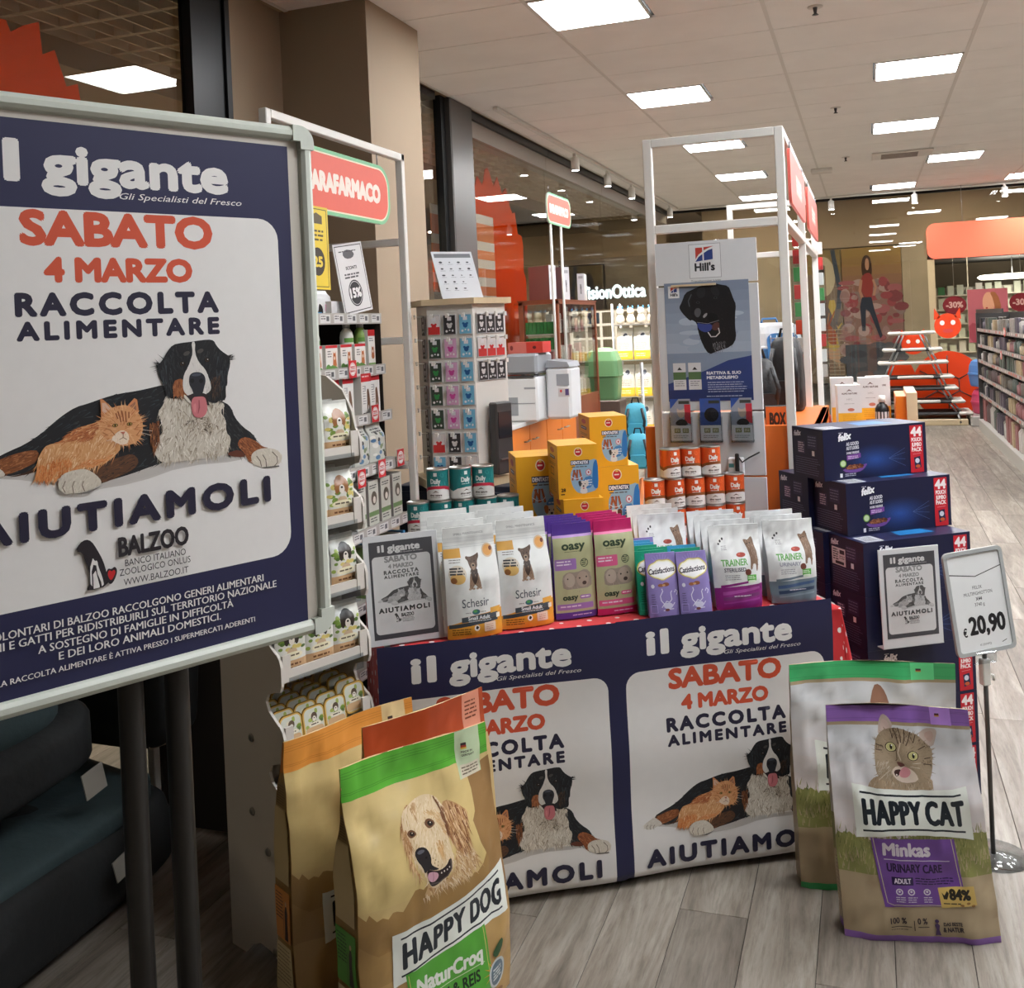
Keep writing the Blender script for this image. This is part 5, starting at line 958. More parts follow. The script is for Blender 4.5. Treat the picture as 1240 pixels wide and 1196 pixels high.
sm0 = carton('dental_stick_carton', 'small yellow carton with terrier, front pair, upper one', 'pet treat carton', .134, .19, .176, dent_front(132, 176, 0), dent_side(150, 176), 'yellow_card', gD, topc((238, 178, 52)))
lg1 = carton('dental_stick_carton', 'large yellow carton with spaniel below the rear small one, right', 'pet treat carton', .165, .19, .228, dent_front(165, 228, 1), dent_side(150, 228), 'yellow_card', gD, topc((238, 178, 52)))
lg2 = carton('dental_stick_carton', 'large yellow carton at the left, overlapped by the front pair', 'pet treat carton', .165, .19, .245, dent_front(165, 245, 2), dent_side(150, 245), 'yellow_card', gD, topc((238, 178, 52)))
YD = R(27)
def at_px(o, x, d, z, yaw, y=560): p = W(x, y, d); return put(o, p[0], p[1], z, yaw)
at_px(sm0, 693, 3.42, 1.095, YD, 560)
s2_ = copy_tree(sm0, label='small yellow carton with terrier, front pair, lower one'); at_px(s2_, 698, 3.41, .918, YD)
s3_ = copy_tree(sm0, label='small yellow carton on the large spaniel carton, rearmost at the top right'); at_px(s3_, 731, 3.66, 1.163, YD)
at_px(lg1, 738, 3.66, .934, YD); at_px(lg2, 648, 3.60, .972, YD)
base = MB()
flat1 = carton('dental_stick_carton', 'yellow carton lying under the front pair, hidden by the snack packs', 'pet treat carton', .134, .19, .145, dent_front(134, 145, 0), dent_side(200, 145), 'yellow_card', gD); at_px(flat1, 698, 3.42, TZ, YD)
flat2 = copy_tree(flat1, label='yellow carton under the large left carton, only its top edge showing'); at_px(flat2, 648, 3.60, TZ, YD); flat2.scale = (1.2, 1, .197/.145)
flat3 = copy_tree(flat1, label='yellow carton under the large spaniel carton at the right'); at_px(flat3, 740, 3.66, TZ, YD); flat3.scale = (1.2, 1, .1595/.145)
# ================================================================ BIG BLUE MULTIPACK CARTONS (right)
def felix_front():
    c = CV(420, 180, (24, 28, 60))
    for k in range(10): r_ = 1-k/10; c.ell(210, 118, 120*r_, 56*r_, (24+k*2, 32+k*5, 66+k*9), 26)
    c.lines(62, 14, 84, 1, 4, 2, (210, 214, 224)); c.text('felix', 62, 44, 23, (238, 240, 244), w=52, bold=.035, it=.3, rot=-8)
    for i, t in enumerate(('AS GOOD', 'AS IT LOOKS', 'DOUBLY DELICIOUS')): c.text(t, 92, 62+i*15, 11 if i < 2 else 7, (206, 208, 216), w=50, bold=.03, rot=-3)
    c.poly([(92, 96), (148, 90), (148, 106), (92, 114)], (120, 70, 150)); c.lines(96, 99, 144, 2, 6, 3, (210, 180, 220), 2)
    c.ell(76, 124, 13, 13, (112, 160, 60)); c.ell(76, 124, 10, 10, (190, 210, 170)); c.poly([(68, 142), (150, 134), (176, 128), (160, 148), (140, 158), (90, 158)], (110, 74, 150), 1); c.ell(122, 138, 38, 9, (84, 46, 36), rot=-4)
    rg = random.Random(4)
    for k in range(26): c.ell(122+rg.uniform(-32, 32), 137+rg.uniform(-6, 6), 5, 3.4, rg.choice([(140, 84, 56), (116, 66, 46), (160, 104, 70)]), 8)
    c.rect(62, 158, 72, 172, (226, 228, 232)); c.lines(82, 160, 130, 2, 6, 3, (170, 174, 190), 5)
    for a in (8, 4, -2, -8): c.line([(262, 118), (330, 118-a*4)], .8, (90, 110, 160))
    c.rect(352, 8, 406, 178, (196, 34, 48)); c.text('44', 379, 46, 30, (240, 232, 232), w=42, al='c', bold=.04); 
    for i, t in enumerate(('POUCH', 'JUMBO', 'PACK')): c.text(t, 379, 66+i*18, 13, (240, 226, 226), w=40, al='c', bold=.03)
    c.line([(362, 112), (396, 110)], 1.4, (226, 150, 156)); c.poly([(366, 124), (392, 120), (396, 160), (370, 166)], (30, 34, 70)); c.ell(380, 136, 9, 9, (210, 214, 226)); c.ell(382, 156, 10, 6, (196, 96, 50)); return c
def felix_side():
    c = CV(200, 180, (22, 26, 54)); c.text('felix', 14, 34, 18, (214, 218, 228), w=46, bold=.03, it=.3, rot=-6); c.rect(34, 50, 82, 94, (60, 56, 86)); c.lines(38, 54, 78, 5, 8, 4, (190, 180, 200), 2); c.rect(100, 24, 160, 74, (44, 48, 78)); c.lines(104, 30, 156, 4, 10, 3, (120, 124, 150), 3); c.rect(128, 80, 144, 98, (226, 228, 232)); c.lines(20, 108, 180, 8, 8, 2.4, (96, 100, 128), 6); return c
mat('navy_card', (24, 28, 60), .38)
ft = CV(420, 200, (28, 32, 66)); ft.line([(0, 100), (420, 100)], 1.5, (16, 18, 40)); ft.rect(20, 110, 90, 190, (196, 200, 206)); ft.lines(26, 118, 84, 8, 8, 3, (60, 62, 70), 3); ft.poly([(190, 60), (300, 60), (320, 150), (180, 150)], (30, 110, 170))
fp = carton('multipack_carton', 'x', 'pet food carton', .42, .20, .179, felix_front(), felix_side(), 'navy_card', 'dark blue multipack cartons', ft)
FY = R(34.9); fx, fy = math.cos(FY), math.sin(FY)
F0 = G(996, 522.6, 1.255)          # top carton, front left top corner
def fpos(o, cx_, cy2, k, lab):
    # cx_ along the front, cy2 towards the back, from the top carton's front-left corner
    x = F0[0]+fx*(cx_+.21)-fy*(cy2+.10); y = F0[1]+fy*(cx_+.21)+fx*(cy2+.10); put(o, x, y, .18*k+.001, FY); o['label'] = lab
# offsets of the layers read off their front-left corners
def foff(px, py, z):
    g = G(px, py, z)-F0; return float(g[0]*fx+g[1]*fy), float(-g[0]*fy+g[1]*fx)
fpos(fp, 0, 0, 6, 'dark blue multipack carton on top of the stack')
a = foff(1024, 588, 1.075); o = copy_tree(fp); fpos(o, a[0], a[1], 5, 'dark blue multipack carton second from the top, front one'); o = copy_tree(fp); fpos(o, a[0]-.02, a[1]+.204, 5, 'dark blue multipack carton behind the second one, only its end showing')
b_ = foff(1045, 660, .895)
for k in range(4, -1, -1):
    lab = {4: 'third from the top, behind the grey charity sign', 3: 'fourth from the top, behind the grey charity sign', 2: 'fifth from the top, its name showing under the sign', 1: 'sixth from the top, behind the cat food bags', 0: 'on the floor behind the cat food bags'}[k]
    o = copy_tree(fp); fpos(o, b_[0], b_[1], k, 'dark blue multipack carton '+lab); o = copy_tree(fp); fpos(o, b_[0]-.02, b_[1]+.204, k, ('dark blue multipack carton in the rear column, layer %s' % ('five', 'four', 'three', 'two', 'one')[k] if k < 4 else 'dark blue multipack carton at the rear with white shipping sticker'))
# end-face sticker on the third carton
st = CV(80, 60, (214, 214, 216)); st.lines(6, 6, 40, 5, 8, 4, (60, 60, 66), 2); st.rect(46, 6, 74, 20, (50, 50, 56)); st.lines(44, 26, 76, 2, 7, 3, (90, 90, 96), 3); st.rect(20, 46, 70, 56, (40, 40, 44))
hold = empty('shipping_label', 'white shipping label stuck on the left end of a blue carton', 'label'); so = st.build('printed_sheet', lambda x, y, l: (-.0025-l*.3, .04-x/1000, .06-y/1000), parent=hold)
cx_, cy2 = b_[0], b_[1]; hold.location = (F0[0]+fx*cx_-fy*(cy2+.14), F0[1]+fy*cx_+fx*(cy2+.14), .80); hold.rotation_euler = (0, 0, FY)
# grey charity sign leaning on the cartons
sp_ = W(1055, 786, 3.14); sq = W(1140, 783, 3.16)
def cart(u, v, z): return np.array([F0[0]+fx*u-fy*v, F0[1]+fy*u+fx*v, z])
gs = grey_sign('grey charity sign in a clear holder fixed on the blue carton stack', cart(b_[0]+.035, b_[1]-.045, .555), cart(b_[0]+.257, b_[1]-.045, .555), None, .55, FY-R(4), .03, h=.325)
# ================================================================ PRICE SIGN ON A POLE
pb = G(1203, 1036); pr = empty('price_sign', 'white price sign 20,90 on a thin metal pole at the right', 'price sign', (pb[0], pb[1], 0), R(34))
MB().lathe([(.001, 0), (.10, 0), (.10, .004), (.02, .008), (.008, .012), (.001, .012)], 28).build('base_plate', 'clear_plastic', parent=pr)
MB().tube([(0, 0, .008), (0, 0, .66)], .007, 10).build('pole', 'grey_metal', parent=pr); MB().box(-.015, .012, -.012, .012, .52, .60, 0, .003).tube([(.01, 0, .55), (.028, 0, .545), (.03, 0, .53)], .004, 6).build('clamp', 'white_metal', parent=pr)
mat('grey_frame', (168, 172, 172), .35)
hz = .62; hh = .31; ww = .21; tilt = R(-3)
fr_ = MB(); o1 = rrect(-ww/2, 0, ww/2, hh, .018); i1 = rrect(-ww/2+.012, .012, ww/2-.012, hh-.012, .01)
fr_.add([(p[0], y, p[1]) for y in (-.006, .004) for P in (o1, i1) for p in P], [], 0)
n = len(o1); idx = lambda a, b2, k: a*2*n+b2*n+k % n
for k in range(n): fr_.f += [[idx(0, 0, k), idx(0, 0, k+1), idx(0, 1, k+1), idx(0, 1, k)], [idx(1, 0, k), idx(1, 0, k+1), idx(1, 1, k+1), idx(1, 1, k)], [idx(0, 0, k), idx(0, 0, k+1), idx(1, 0, k+1), idx(1, 0, k)], [idx(0, 1, k), idx(0, 1, k+1), idx(1, 1, k+1), idx(1, 1, k)]]; fr_.m += [0]*4; fr_.sm += [False]*4
fo = fr_.build('sign_frame', 'grey_frame', parent=pr); 
ps = CV(200, 300, (226, 228, 228)); ps.line([(4, 4), (196, 4)], 1.6, (40, 40, 44)); ps.line([(196, 4), (196, 52), (98, 74), (4, 58)], 1.6, (40, 40, 44)); ps.line([(4, 58), (4, 4)], 1.4, (40, 40, 44))
ps.line([(4, 57), (98, 74), (196, 52)], 2.6, (30, 30, 34)); ps.text('FELIX', 100, 112, 10, (40, 40, 46), w=34, al='c'); ps.text('MULTIPIGHIOTTON', 100, 130, 10, (40, 40, 46), w=104, al='c'); ps.text('X44', 100, 147, 10, (40, 40, 46), w=22, al='c', bold=.02); ps.text('3740 g', 100, 164, 10, (40, 40, 46), w=36, al='c')
ps.text('20,90', 52, 246, 50, (26, 26, 30), w=128, bold=.03); ps.text('€', 26, 250, 24, (26, 26, 30), w=13, bold=.02); ps.text('K123Y4YQ', 100, 284, 6, (70, 70, 76), w=40, al='c'); ps.line([(160, 284), (172, 280), (178, 278)], 2, (30, 30, 34))
so = ps.build('printed_sheet', lambda x, y, l: (-ww/2+.008+x/1030, -.002-l, .008+.293-y/1025), parent=pr)
for o in (fo, so): o.location = (0.0, -.012, hz); o.rotation_euler = (R(-6), tilt, 0)
MB().box(-.045, .03, -.02, .0, hz-.03, hz+.006, 0, .003).build('holder_clip', 'clear_plastic', parent=pr)
# ================================================================ LEFT SIDE: FRAME SHELVING, CARDBOARD DISPLAY, PET BEDS
def sign_canvas():
    c = CV(740, 250, None); c.poly(rrect(0, 0, 740, 250, 90, 10), (120, 190, 140)); c.poly(rrect(14, 14, 726, 236, 80, 10), (236, 226, 200)); c.poly(rrect(20, 20, 720, 230, 76, 10), (224, 92, 70))
    c.text('PARAFARMACO', 370, 158, 66, (240, 226, 214), w=560, al='c', bold=.05); return c
SIGNC = sign_canvas()
mat('sign_core', (214, 214, 208), .5); mat('chain', (150, 150, 150), .3, metal=.8)
def hang_sign(label, X, y0, z0, L_, Hh, rot=R(90), group='coral hanging section signs'):
    r = empty('hanging_sign', label, 'sign', (X, y0, z0), rot, group=group)
    MB().prism([(p[0]*L_/740, Hh-p[1]*Hh/250) for p in rrect(0, 0, 740, 250, 90, 10)], 0, .012).build('sign_panel', 'sign_core', parent=r)
    SIGNC.build('printed_face', lambda x, y, l: (x*L_/740, -l-.0003, Hh-y*Hh/250), 'print_paper', parent=r)
    for u in (.12, .88): MB().tube([(L_*u, .006, Hh-.005), (L_*u, .006, Hh+.06)], .003, 6).build('hook', 'chain', parent=r)
    return r
gf = empty('shelving_frame', 'white tube frame above the wall shelving at the left', 'shelving', (-1.82, 3.84, 0))
T_ = .03
def bar(name, x0, x1, y0, y1, z0, z1, par, m_='white_metal'): return MB().box(x0, x1, y0, y1, z0, z1, 0, .003).build(name, m_, parent=par)
for y in (0, -1.0): bar('post', 0, T_, y-T_, y, 0, 2.41, gf); bar('post', -.55, -.55+T_, y-T_, y, 0, 2.1, gf)
bar('top_beam', 0, T_, -1.0, 0, 2.41-T_, 2.41, gf)
for z in (2.03, 1.62, 1.1): bar('cross_bar', -.55, 0, -T_, 0, z, z+T_, gf)
bar('cross_bar', -.55, -.55+T_, -1, 0, 2.0, 2.03, gf)
mat('shelf_dark', (46, 38, 32), .7); mat('shelf_metal', (176, 172, 166), .5)
bx('back_panel', 'shelf_dark', -.53, -.51, -1.0, -.03, .1, 1.80, parent=gf)
bx('end_panel', 'shelf_dark', -.52, -.10, -.034, -.031, .1, 1.74, parent=gf)  # dark sheet added at the far end so the shelving looks dark inside
bx('end_panel', 'shelf_dark', -.52, -.02, -.985, -.975, .02, .9, parent=gf)  # dark sheet added at the near end to keep the lower part black
SHZ = [(1.745, -.10), (1.535, -.09), (1.345, -.07), (1.155, -.02), (.925, 0.), (.66, 0), (.42, 0), (.16, 0)]
for z, xf in SHZ:
    bx('shelf', 'shelf_metal', -.51, xf, -.97, -.035, z-.02, z, parent=gf)
    rl = bx('price_rail', 'shelf_metal', xf, xf+.008, -.97, -.035, z-.035, z+.008, parent=gf)
    c = CV(930, 44, None)
    for k in range(9): x = 20+k*103; c.rect(x, 5, x+76, 38, (214, 214, 212)); c.lines(x+6, 10, x+40, 2, 9, 4, (80, 80, 84), k); c.rect(x+46, 12, x+66, 30, (96, 96, 100))
    c.build('price_strip', lambda x, y, l, xf=xf, z=z: (xf+.0085+l, -.97+x/1000, z+.008-y/1000), parent=gf)
def FX(x, y, z): return (-1.82+x, 3.84+y, z)
hang_sign('coral green-edged pharmacy sign hanging in the white frame at the left', -1.80, 2.97, 2.10, .735, .235)
# printed cards in the shelving
def card(name, label, cv, w, h, loc, rz_=R(90), rx=0., cat='sign', th=.003, group=None, ry=0.):
    r = empty(name, label, cat, loc, group=group); r.rotation_euler = (rx, ry, rz_)
    MB().box(-w/2, w/2, 0, th, 0, h).build('card_sheet', 'sign_core', parent=r)
    cv.build('printed_face', lambda x, y, l: (x/cv.w*w-w/2, -l-.0003, h-y/cv.h*h), parent=r); return r
c = CV(150, 210, (222, 222, 222)); c.frame(6, 6, 144, 204, 2.5, (50, 50, 54)); c.poly([(40, 30), (60, 18), (90, 22), (104, 34), (90, 46), (54, 46)], (90, 90, 94), 1); c.lines(24, 22, 126, 1, 5, 3, (60, 60, 64)); c.text('SCONTI', 75, 78, 9, (60, 60, 64), w=56, al='c', bold=.03); c.lines(34, 90, 116, 2, 9, 5, (90, 90, 94), 4); c.ell(75, 150, 36, 40, (44, 46, 50)); c.ring(75, 150, 32, 36, 2, (214, 214, 214)); c.text('15%', 75, 162, 26, (232, 232, 232), w=54, al='c', bold=.04)
card('offer_card', 'white card with black 15% roundel leaning on the top shelf', c, .20, .28, FX(-.085, -.24, 1.755), R(84), R(-4), ry=R(-8))
c = CV(100, 210, (228, 200, 60)); c.frame(6, 6, 94, 204, 2, (70, 60, 30)); c.poly([(30, 24), (50, 16), (74, 24), (74, 44), (30, 44)], (90, 76, 40), 0); c.lines(22, 60, 80, 3, 11, 5, (80, 66, 30), 4); c.ell(50, 140, 30, 36, (50, 44, 34)); c.text('25', 50, 152, 24, (230, 204, 70), w=38, al='c', bold=.04)
card('offer_card', 'yellow offer card hanging at the top left of the shelving', c, .16, .29, FX(.03, -.745, 1.83), R(90))
def promo_tag(label, y, z, xf=.012):
    c = CV(62, 68, (204, 44, 48)); c.ell(31, 34, 26, 26, (232, 226, 224)); c.ring(31, 34, 23, 23, 1.2, (190, 60, 60)); c.text('PREZZO', 31, 30, 7, (190, 40, 44), w=34, al='c', bold=.04); c.rect(12, 33, 50, 34.5, (120, 40, 40)); c.text('RIBASSATO', 31, 45, 7, (190, 40, 44), w=38, al='c', bold=.04)
    return card('price_tag', label, c, .062, .068, FX(xf, y, z), R(90), group='red and white price tags')
for lb, y, z, xf in (('red square price tag on the second shelf rail, left one', -.62, 1.505, -.075), ('red square price tag on the second shelf rail, right one', -.335, 1.50, -.075), ('red square price tag on the third shelf rail, left one', -.47, 1.30, -.055), ('red square price tag on the third shelf rail, right one', -.20, 1.315, -.055), ('red square price tag on the fourth shelf rail, leftmost', -.44, 1.09, .0), ('red square price tag on the fourth shelf rail, middle', -.27, 1.105, .0), ('red square price tag on the fourth shelf rail, beside the white post', -.10, 1.125, .0)): promo_tag(lb, y, z, xf)
# products on the wall shelving
def small_box(name, label, w, dp, h, c, bodym='white_matte', cat='box', group=None): return carton(name, label, cat, w, dp, h, c, None, bodym, group)
def catpic(c, cx, cy_, s_, col): c.poly([(cx-7*s_, cy_-16*s_), (cx-4*s_, cy_-10*s_), (cx+4*s_, cy_-10*s_), (cx+7*s_, cy_-16*s_), (cx+8*s_, cy_), (cx+12*s_, cy_+30*s_), (cx-12*s_, cy_+30*s_), (cx-8*s_, cy_)], col, 1); c.ell(cx-3*s_, cy_-4*s_, 1.2*s_, 1.4*s_, (30, 24, 20)); c.ell(cx+3*s_, cy_-4*s_, 1.2*s_, 1.4*s_, (30, 24, 20)); c.ell(cx, cy_+4*s_, 4*s_, 5*s_, (226, 214, 196))
c = CV(90, 90, (230, 228, 222)); c.rect(0, 0, 90, 10, (200, 40, 46)); c.lines(14, 20, 46, 3, 9, 4, (110, 110, 110), 2); catpic(c, 66, 42, 1.3, (186, 110, 60)); c.poly([(0, 90), (0, 74), (20, 66), (34, 76), (50, 70), (90, 82), (90, 90)], (96, 144, 70), 1)
pb1 = small_box('supplement_box', 'x', .09, .10, .095, c, group='white boxes with red top and cat')
for i in range(5):
    o = pb1 if i == 0 else copy_tree(pb1); put(o, -1.82-.15, 3.84-.68+.115*i, 1.536, R(90)); o['label'] = 'white and red box with brown cat on the second shelf, %s' % five[i]
c = CV(60, 150, (230, 228, 222)); c.rect(0, 0, 60, 26, (200, 40, 46)); c.lines(8, 34, 50, 2, 9, 4, (120, 120, 120), 2); catpic(c, 38, 84, 1.2, (168, 96, 50)); c.rect(0, 136, 60, 150, (120, 160, 90))
o = small_box('supplement_box', 'tall white and red box beside the bottles on the second shelf', .06, .06, .15, c); put(o, -1.96, 3.84-.10, 1.536, R(90))
c = CV(75, 150, (230, 228, 224)); c.rect(0, 0, 75, 30, (204, 40, 48)); c.lines(8, 8, 60, 1, 5, 5, (236, 210, 210), 3); c.lines(10, 44, 34, 8, 9, 3, (150, 150, 150), 4); c.poly([(40, 60), (52, 54), (58, 70), (64, 110), (60, 136), (54, 136), (50, 108), (44, 136), (38, 136), (40, 90)], (120, 90, 70), 1); c.ell(28, 54, 7, 8, (190, 190, 190)); c.lines(8, 142, 66, 1, 4, 3, (60, 60, 60), 6)
pb2 = small_box('supplement_box', 'x', .085, .06, .165, c, group='white and red boxes on the third shelf')
for i in range(5):
    o = pb2 if i == 0 else copy_tree(pb2); put(o, -1.82-.13+.02*(i == 3), 3.84-.56+.113*i, 1.346, R(90)); o['label'] = 'tall white box with red top on the third shelf, %s' % five[i]
mat('bottle_green', (134, 168, 84), .3); mat('bottle_white', (222, 222, 214), .35); mat('cap_grey', (130, 130, 128), .4)
def bottle(label, y, x, bm_, h=.19):
    r = empty('shampoo_bottle', label, 'bottle', (-1.82+x, 3.84+y, 1.536), group='bottles on the second shelf')
    MB().lathe([(.001, 0), (.026, 0), (.028, .004), (.028, h*.62), (.024, h*.72), (.012, h*.8), (.012, h*.83), (.001, h*.83)], 16).build('bottle_body', bm_, parent=r); MB().lathe([(.001, h*.8), (.015, h*.8), (.015, h*.97), (.012, h), (.001, h)], 14).build('cap', 'cap_grey', parent=r)
    c = CV(80, 90, (216, 214, 206)); c.rect(0, 0, 80, 18, (100, 150, 70)); c.lines(10, 26, 70, 6, 9, 3, (110, 120, 110), 5); c.build('paper_label', lambda xx, yy, l: ((.0285+l)*math.cos((xx/80-.5)*2.8), (.0285+l)*math.sin((xx/80-.5)*2.8), h*.6-yy/1000), parent=r, cuts=([10*k for k in range(1, 8)], [45]))
bottle('green and white bottle at the right end of the second shelf', -.12, -.15, 'bottle_green', .2); bottle('white-capped bottle left of the green one on the second shelf', -.2, -.17, 'bottle_white', .2); bottle('pale bottle half hidden on the second shelf, middle', -.31, -.26, 'bottle_white', .19); bottle('pale bottle half hidden on the second shelf, left', -.43, -.26, 'bottle_white', .19)
# white packs on the top shelf
c = CV(200, 90, (226, 228, 228)); c.poly([(30, 90), (34, 60), (50, 52), (70, 62), (80, 90)], (40, 40, 44), 1); c.poly([(96, 88), (100, 60), (110, 46), (124, 60), (130, 88)], (30, 30, 34), 1); c.rect(0, 78, 120, 90, (70, 150, 196)); c.rr(140, 50, 190, 76, 4, (214, 120, 170))
wp1 = make_bag('wipes_pack', 'white soft pack with dog silhouettes on the top shelf, front', 'pet wipes', c, .22, .10, .07, 'white_foil', seed=81, wr=1., nu=8, nv=8, group='white soft packs on the top shelf'); put(wp1, -1.82-.18, 3.84-.62, 1.746, R(90))
for i, (y, x, lb) in enumerate(((-.44, -.19, 'white soft pack on the top shelf beside the 15% card'), (-.60, -.31, 'white soft pack behind the front one on the top shelf'))): o = copy_tree(wp1, label=lb); put(o, -1.82+x, 3.84+y, 1.746, R(84))
o = small_box('supplement_box', 'low white box with pink print on the top shelf', .11, .06, .055, CV(110, 55, (226, 224, 226))); put(o, -1.82-.15, 3.84-.46, 1.746, R(92)); put(o, -1.82-.155, 3.84-.34, 1.746, R(92))
# packs on the lower shelves
c = CV(110, 150, (206, 208, 200)); 
rg = random.Random(6)
for k in range(18): c.ell(rg.uniform(10, 100), rg.uniform(14, 136), rg.uniform(5, 14), rg.uniform(5, 12), rg.choice([(120, 140, 96), (60, 60, 60), (230, 230, 224), (90, 130, 170), (110, 90, 70)]), 8)
c.lines(14, 20, 90, 2, 10, 5, (60, 60, 60), 3)
np1 = make_bag('litter_pack', 'x', 'pet pads', c, .13, .15, .07, 'white_foil', seed=83, wr=1.2, nu=8, nv=10, group='speckled packs on the fourth shelf')
for i, lb in enumerate(('speckled white pack with dogs on the fourth shelf, left', 'speckled white pack with dogs on the fourth shelf, middle', 'speckled white pack with dogs on the fourth shelf, right')): o = np1 if i == 0 else copy_tree(np1); put(o, -1.82-.09, 3.84-.45+.14*i, 1.156, R(90)); o['label'] = lb
c = CV(70, 150, (200, 200, 190)); c.ell(38, 60, 20, 24, (90, 80, 70)); c.ell(40, 66, 10, 12, (220, 214, 204)); c.lines(8, 14, 60, 2, 8, 4, (60, 60, 60), 3); c.rect(0, 104, 70, 120, (110, 140, 90)); c.lines(8, 126, 60, 2, 9, 4, (80, 80, 80), 5)
ps1 = small_box('pad_box', 'x', .082, .08, .17, c, 'shelf_metal', group='grey boxes with dog faces on the fifth shelf')
for i, lb in enumerate(('second from left', 'middle', 'fourth', 'far right')): o = ps1 if i == 0 else copy_tree(ps1); put(o, -1.82-.06, 3.84-.42+.105*i, .926, R(90)); o['label'] = 'grey box with dog face on the fifth shelf, %s' % lb
bk = [(120, 150, 90), (206, 206, 200), (60, 130, 180), (190, 190, 186), (60, 60, 64), (150, 110, 80)]
for i in range(9):
    mat('booklet_%d' % i, bk[i % 6], .4); o = MB().box(-.009, .009, -.06, .06, 0, .19, 0, .002).build('flat_pack', 'booklet_%d' % i, label='thin upright pack on the sixth shelf, number %d counted from the white post' % (9-i) if 0 else 'thin coloured upright pack below the grey dog boxes', cat='pet accessory', group='thin packs on the sixth shelf'); put(o, -1.90, 3.84-.40+.043*i, .661, R(90))
# ---------------------------------------------------------------- cardboard display unit
mat('white_card', (206, 200, 192), .6, var=.02, vs=5); mat('gold_foil', (214, 178, 96), .25, metal=.8); mat('screw_steel', (150, 146, 140), .35, metal=.8)
DA = R(68); D0 = np.array([-1.478, 2.262]); dU = np.array([math.cos(DA), math.sin(DA)]); dV = np.array([-math.sin(DA), math.cos(DA)])
du = empty('display_unit', 'white cardboard display with wavy sides and small dog food packs, beside the board', 'display stand', (D0[0], D0[1], 0), DA)
def profile(top=1.56):
    P = []; z = top-.03
    P += [(.20, top), (.12, top-.01), (.05, top-.05), (.012, top-.11)]
    for s in (1.358, 1.172, .986, .80, .614, .428):
        P += [(.0, s+.045), (-.012, s+.03), (-.018, s+.012), (-.018, s-.035), (-.010, s-.052), (.012, s-.056), (.045, s-.068), (.055, s-.088), (.045, s-.112), (.02, s-.130), (.003, s-.142)] if s > .43 else [(.0, s+.045), (-.01, s+.03), (-.012, s-.02), (0, s-.05)]
    P += [(-.012, .02), (-.01, 0.0), (.03, .02), (.08, .045), (.13, .05), (.17, .03), (.20, .0), (.265, 0.), (.265, top)]
    return P
pf = profile()
for x0 in (-.006, .29): MB().prism([(p[0], p[1]) for p in pf], x0, x0+.008, ax='x').build('side_panel', 'white_card', parent=du)
bx('back_panel', 'white_card', .0, .29, .255, .262, .1, 1.55, parent=du)
for (u, z) in ((.10, .60), (.11, .40), (.045, .31), (.03, .05)): MB().lathe([(.001, .0), (.012, .0), (.009, .004), (.001, .005)], 14).build('screw', 'screw_steel', parent=du, loc=(-.006, u+.03, z), rot=(0, R(-90), 0))
for s in (1.358, 1.172, .986, .80, .614, .428):
    MB().box(.003, .289, -.004, .253, s-.03, s-.024).box(.003, .289, -.012, -.006, s-.032, s+.0).box(.003, .028, -.014, -.007, s-.03, s+.04, 0).box(.262, .289, -.014, -.007, s-.03, s+.04, 0).build('shelf_tray', 'white_card', parent=du)
    MB().box(.02, .27, -.0165, -.0150, s-.062, s-.02).build('price_holder', 'clear_plastic', parent=du)
def DP(u, v): return D0+dU*u+dV*v
def dogpack(dark):
    c = CV(95, 150, (214, 214, 206)); rg = random.Random(7 if dark else 9)
    for k in range(26): c.ell(rg.uniform(5, 90), rg.uniform(36, 110), rg.uniform(5, 12), rg.uniform(4, 9), rg.choice([(112, 140, 60), (150, 170, 80), (206, 190, 110), (80, 110, 50)]), 8)
    c.rect(0, 112, 95, 150, (196, 160, 120)); D_ = (40, 34, 30) if dark else (150, 100, 60)
    c.ell(48, 46, 20, 24, D_); c.ell(32, 52, 8, 20, D_); c.ell(64, 52, 8, 20, D_); c.ell(48, 60, 9, 12, (226, 220, 210)); c.ell(48, 55, 4, 3, (20, 18, 18)); c.poly([(34, 80), (62, 80), (66, 104), (30, 104)], (196, 170, 140), 1)
    c.ell(48, 100, 34, 10, (226, 220, 190)); c.lines(24, 97, 72, 1, 5, 4, (90, 80, 60), 3); c.lines(20, 120, 76, 2, 10, 5, (110, 70, 40), 4); c.rect(0, 0, 95, 8, (190, 190, 184)); return c
dk = make_bag('dog_treat_bag', 'x', 'pet food pouch', dogpack(True), .094, .15, .04, 'white_foil', seed=91, wr=1., nu=8, nv=10, group='small dog food bags in the display'); lt_ = make_bag('dog_treat_bag', 'x', 'pet food pouch', dogpack(False), .094, .15, .04, 'white_foil', seed=93, wr=1., nu=8, nv=10, group='small dog food bags in the display')
first = {1: True, 0: True}; lv = {1.358: ('top', 0), 1.172: ('second', 0), .986: ('third', 1), .80: ('fourth', 1)}
for s, (nm3, dkk) in lv.items():
    for i, u in enumerate((.05, .145, .24)):
        for v in (.03, .09):
            pr_ = dk if dkk else lt_; o = pr_ if first[dkk] else copy_tree(pr_); first[dkk] = False; p = DP(u, v); put(o, p[0], p[1], s-.023, DA+R(rt.uniform(-5, 5)))
            o['label'] = ('small green dog food bag at the far side of the display, %s shelf' % nm3) if i == 2 and v < .05 else ('small dog food bag in the %s row of the display, hidden by the notice board' % nm3)
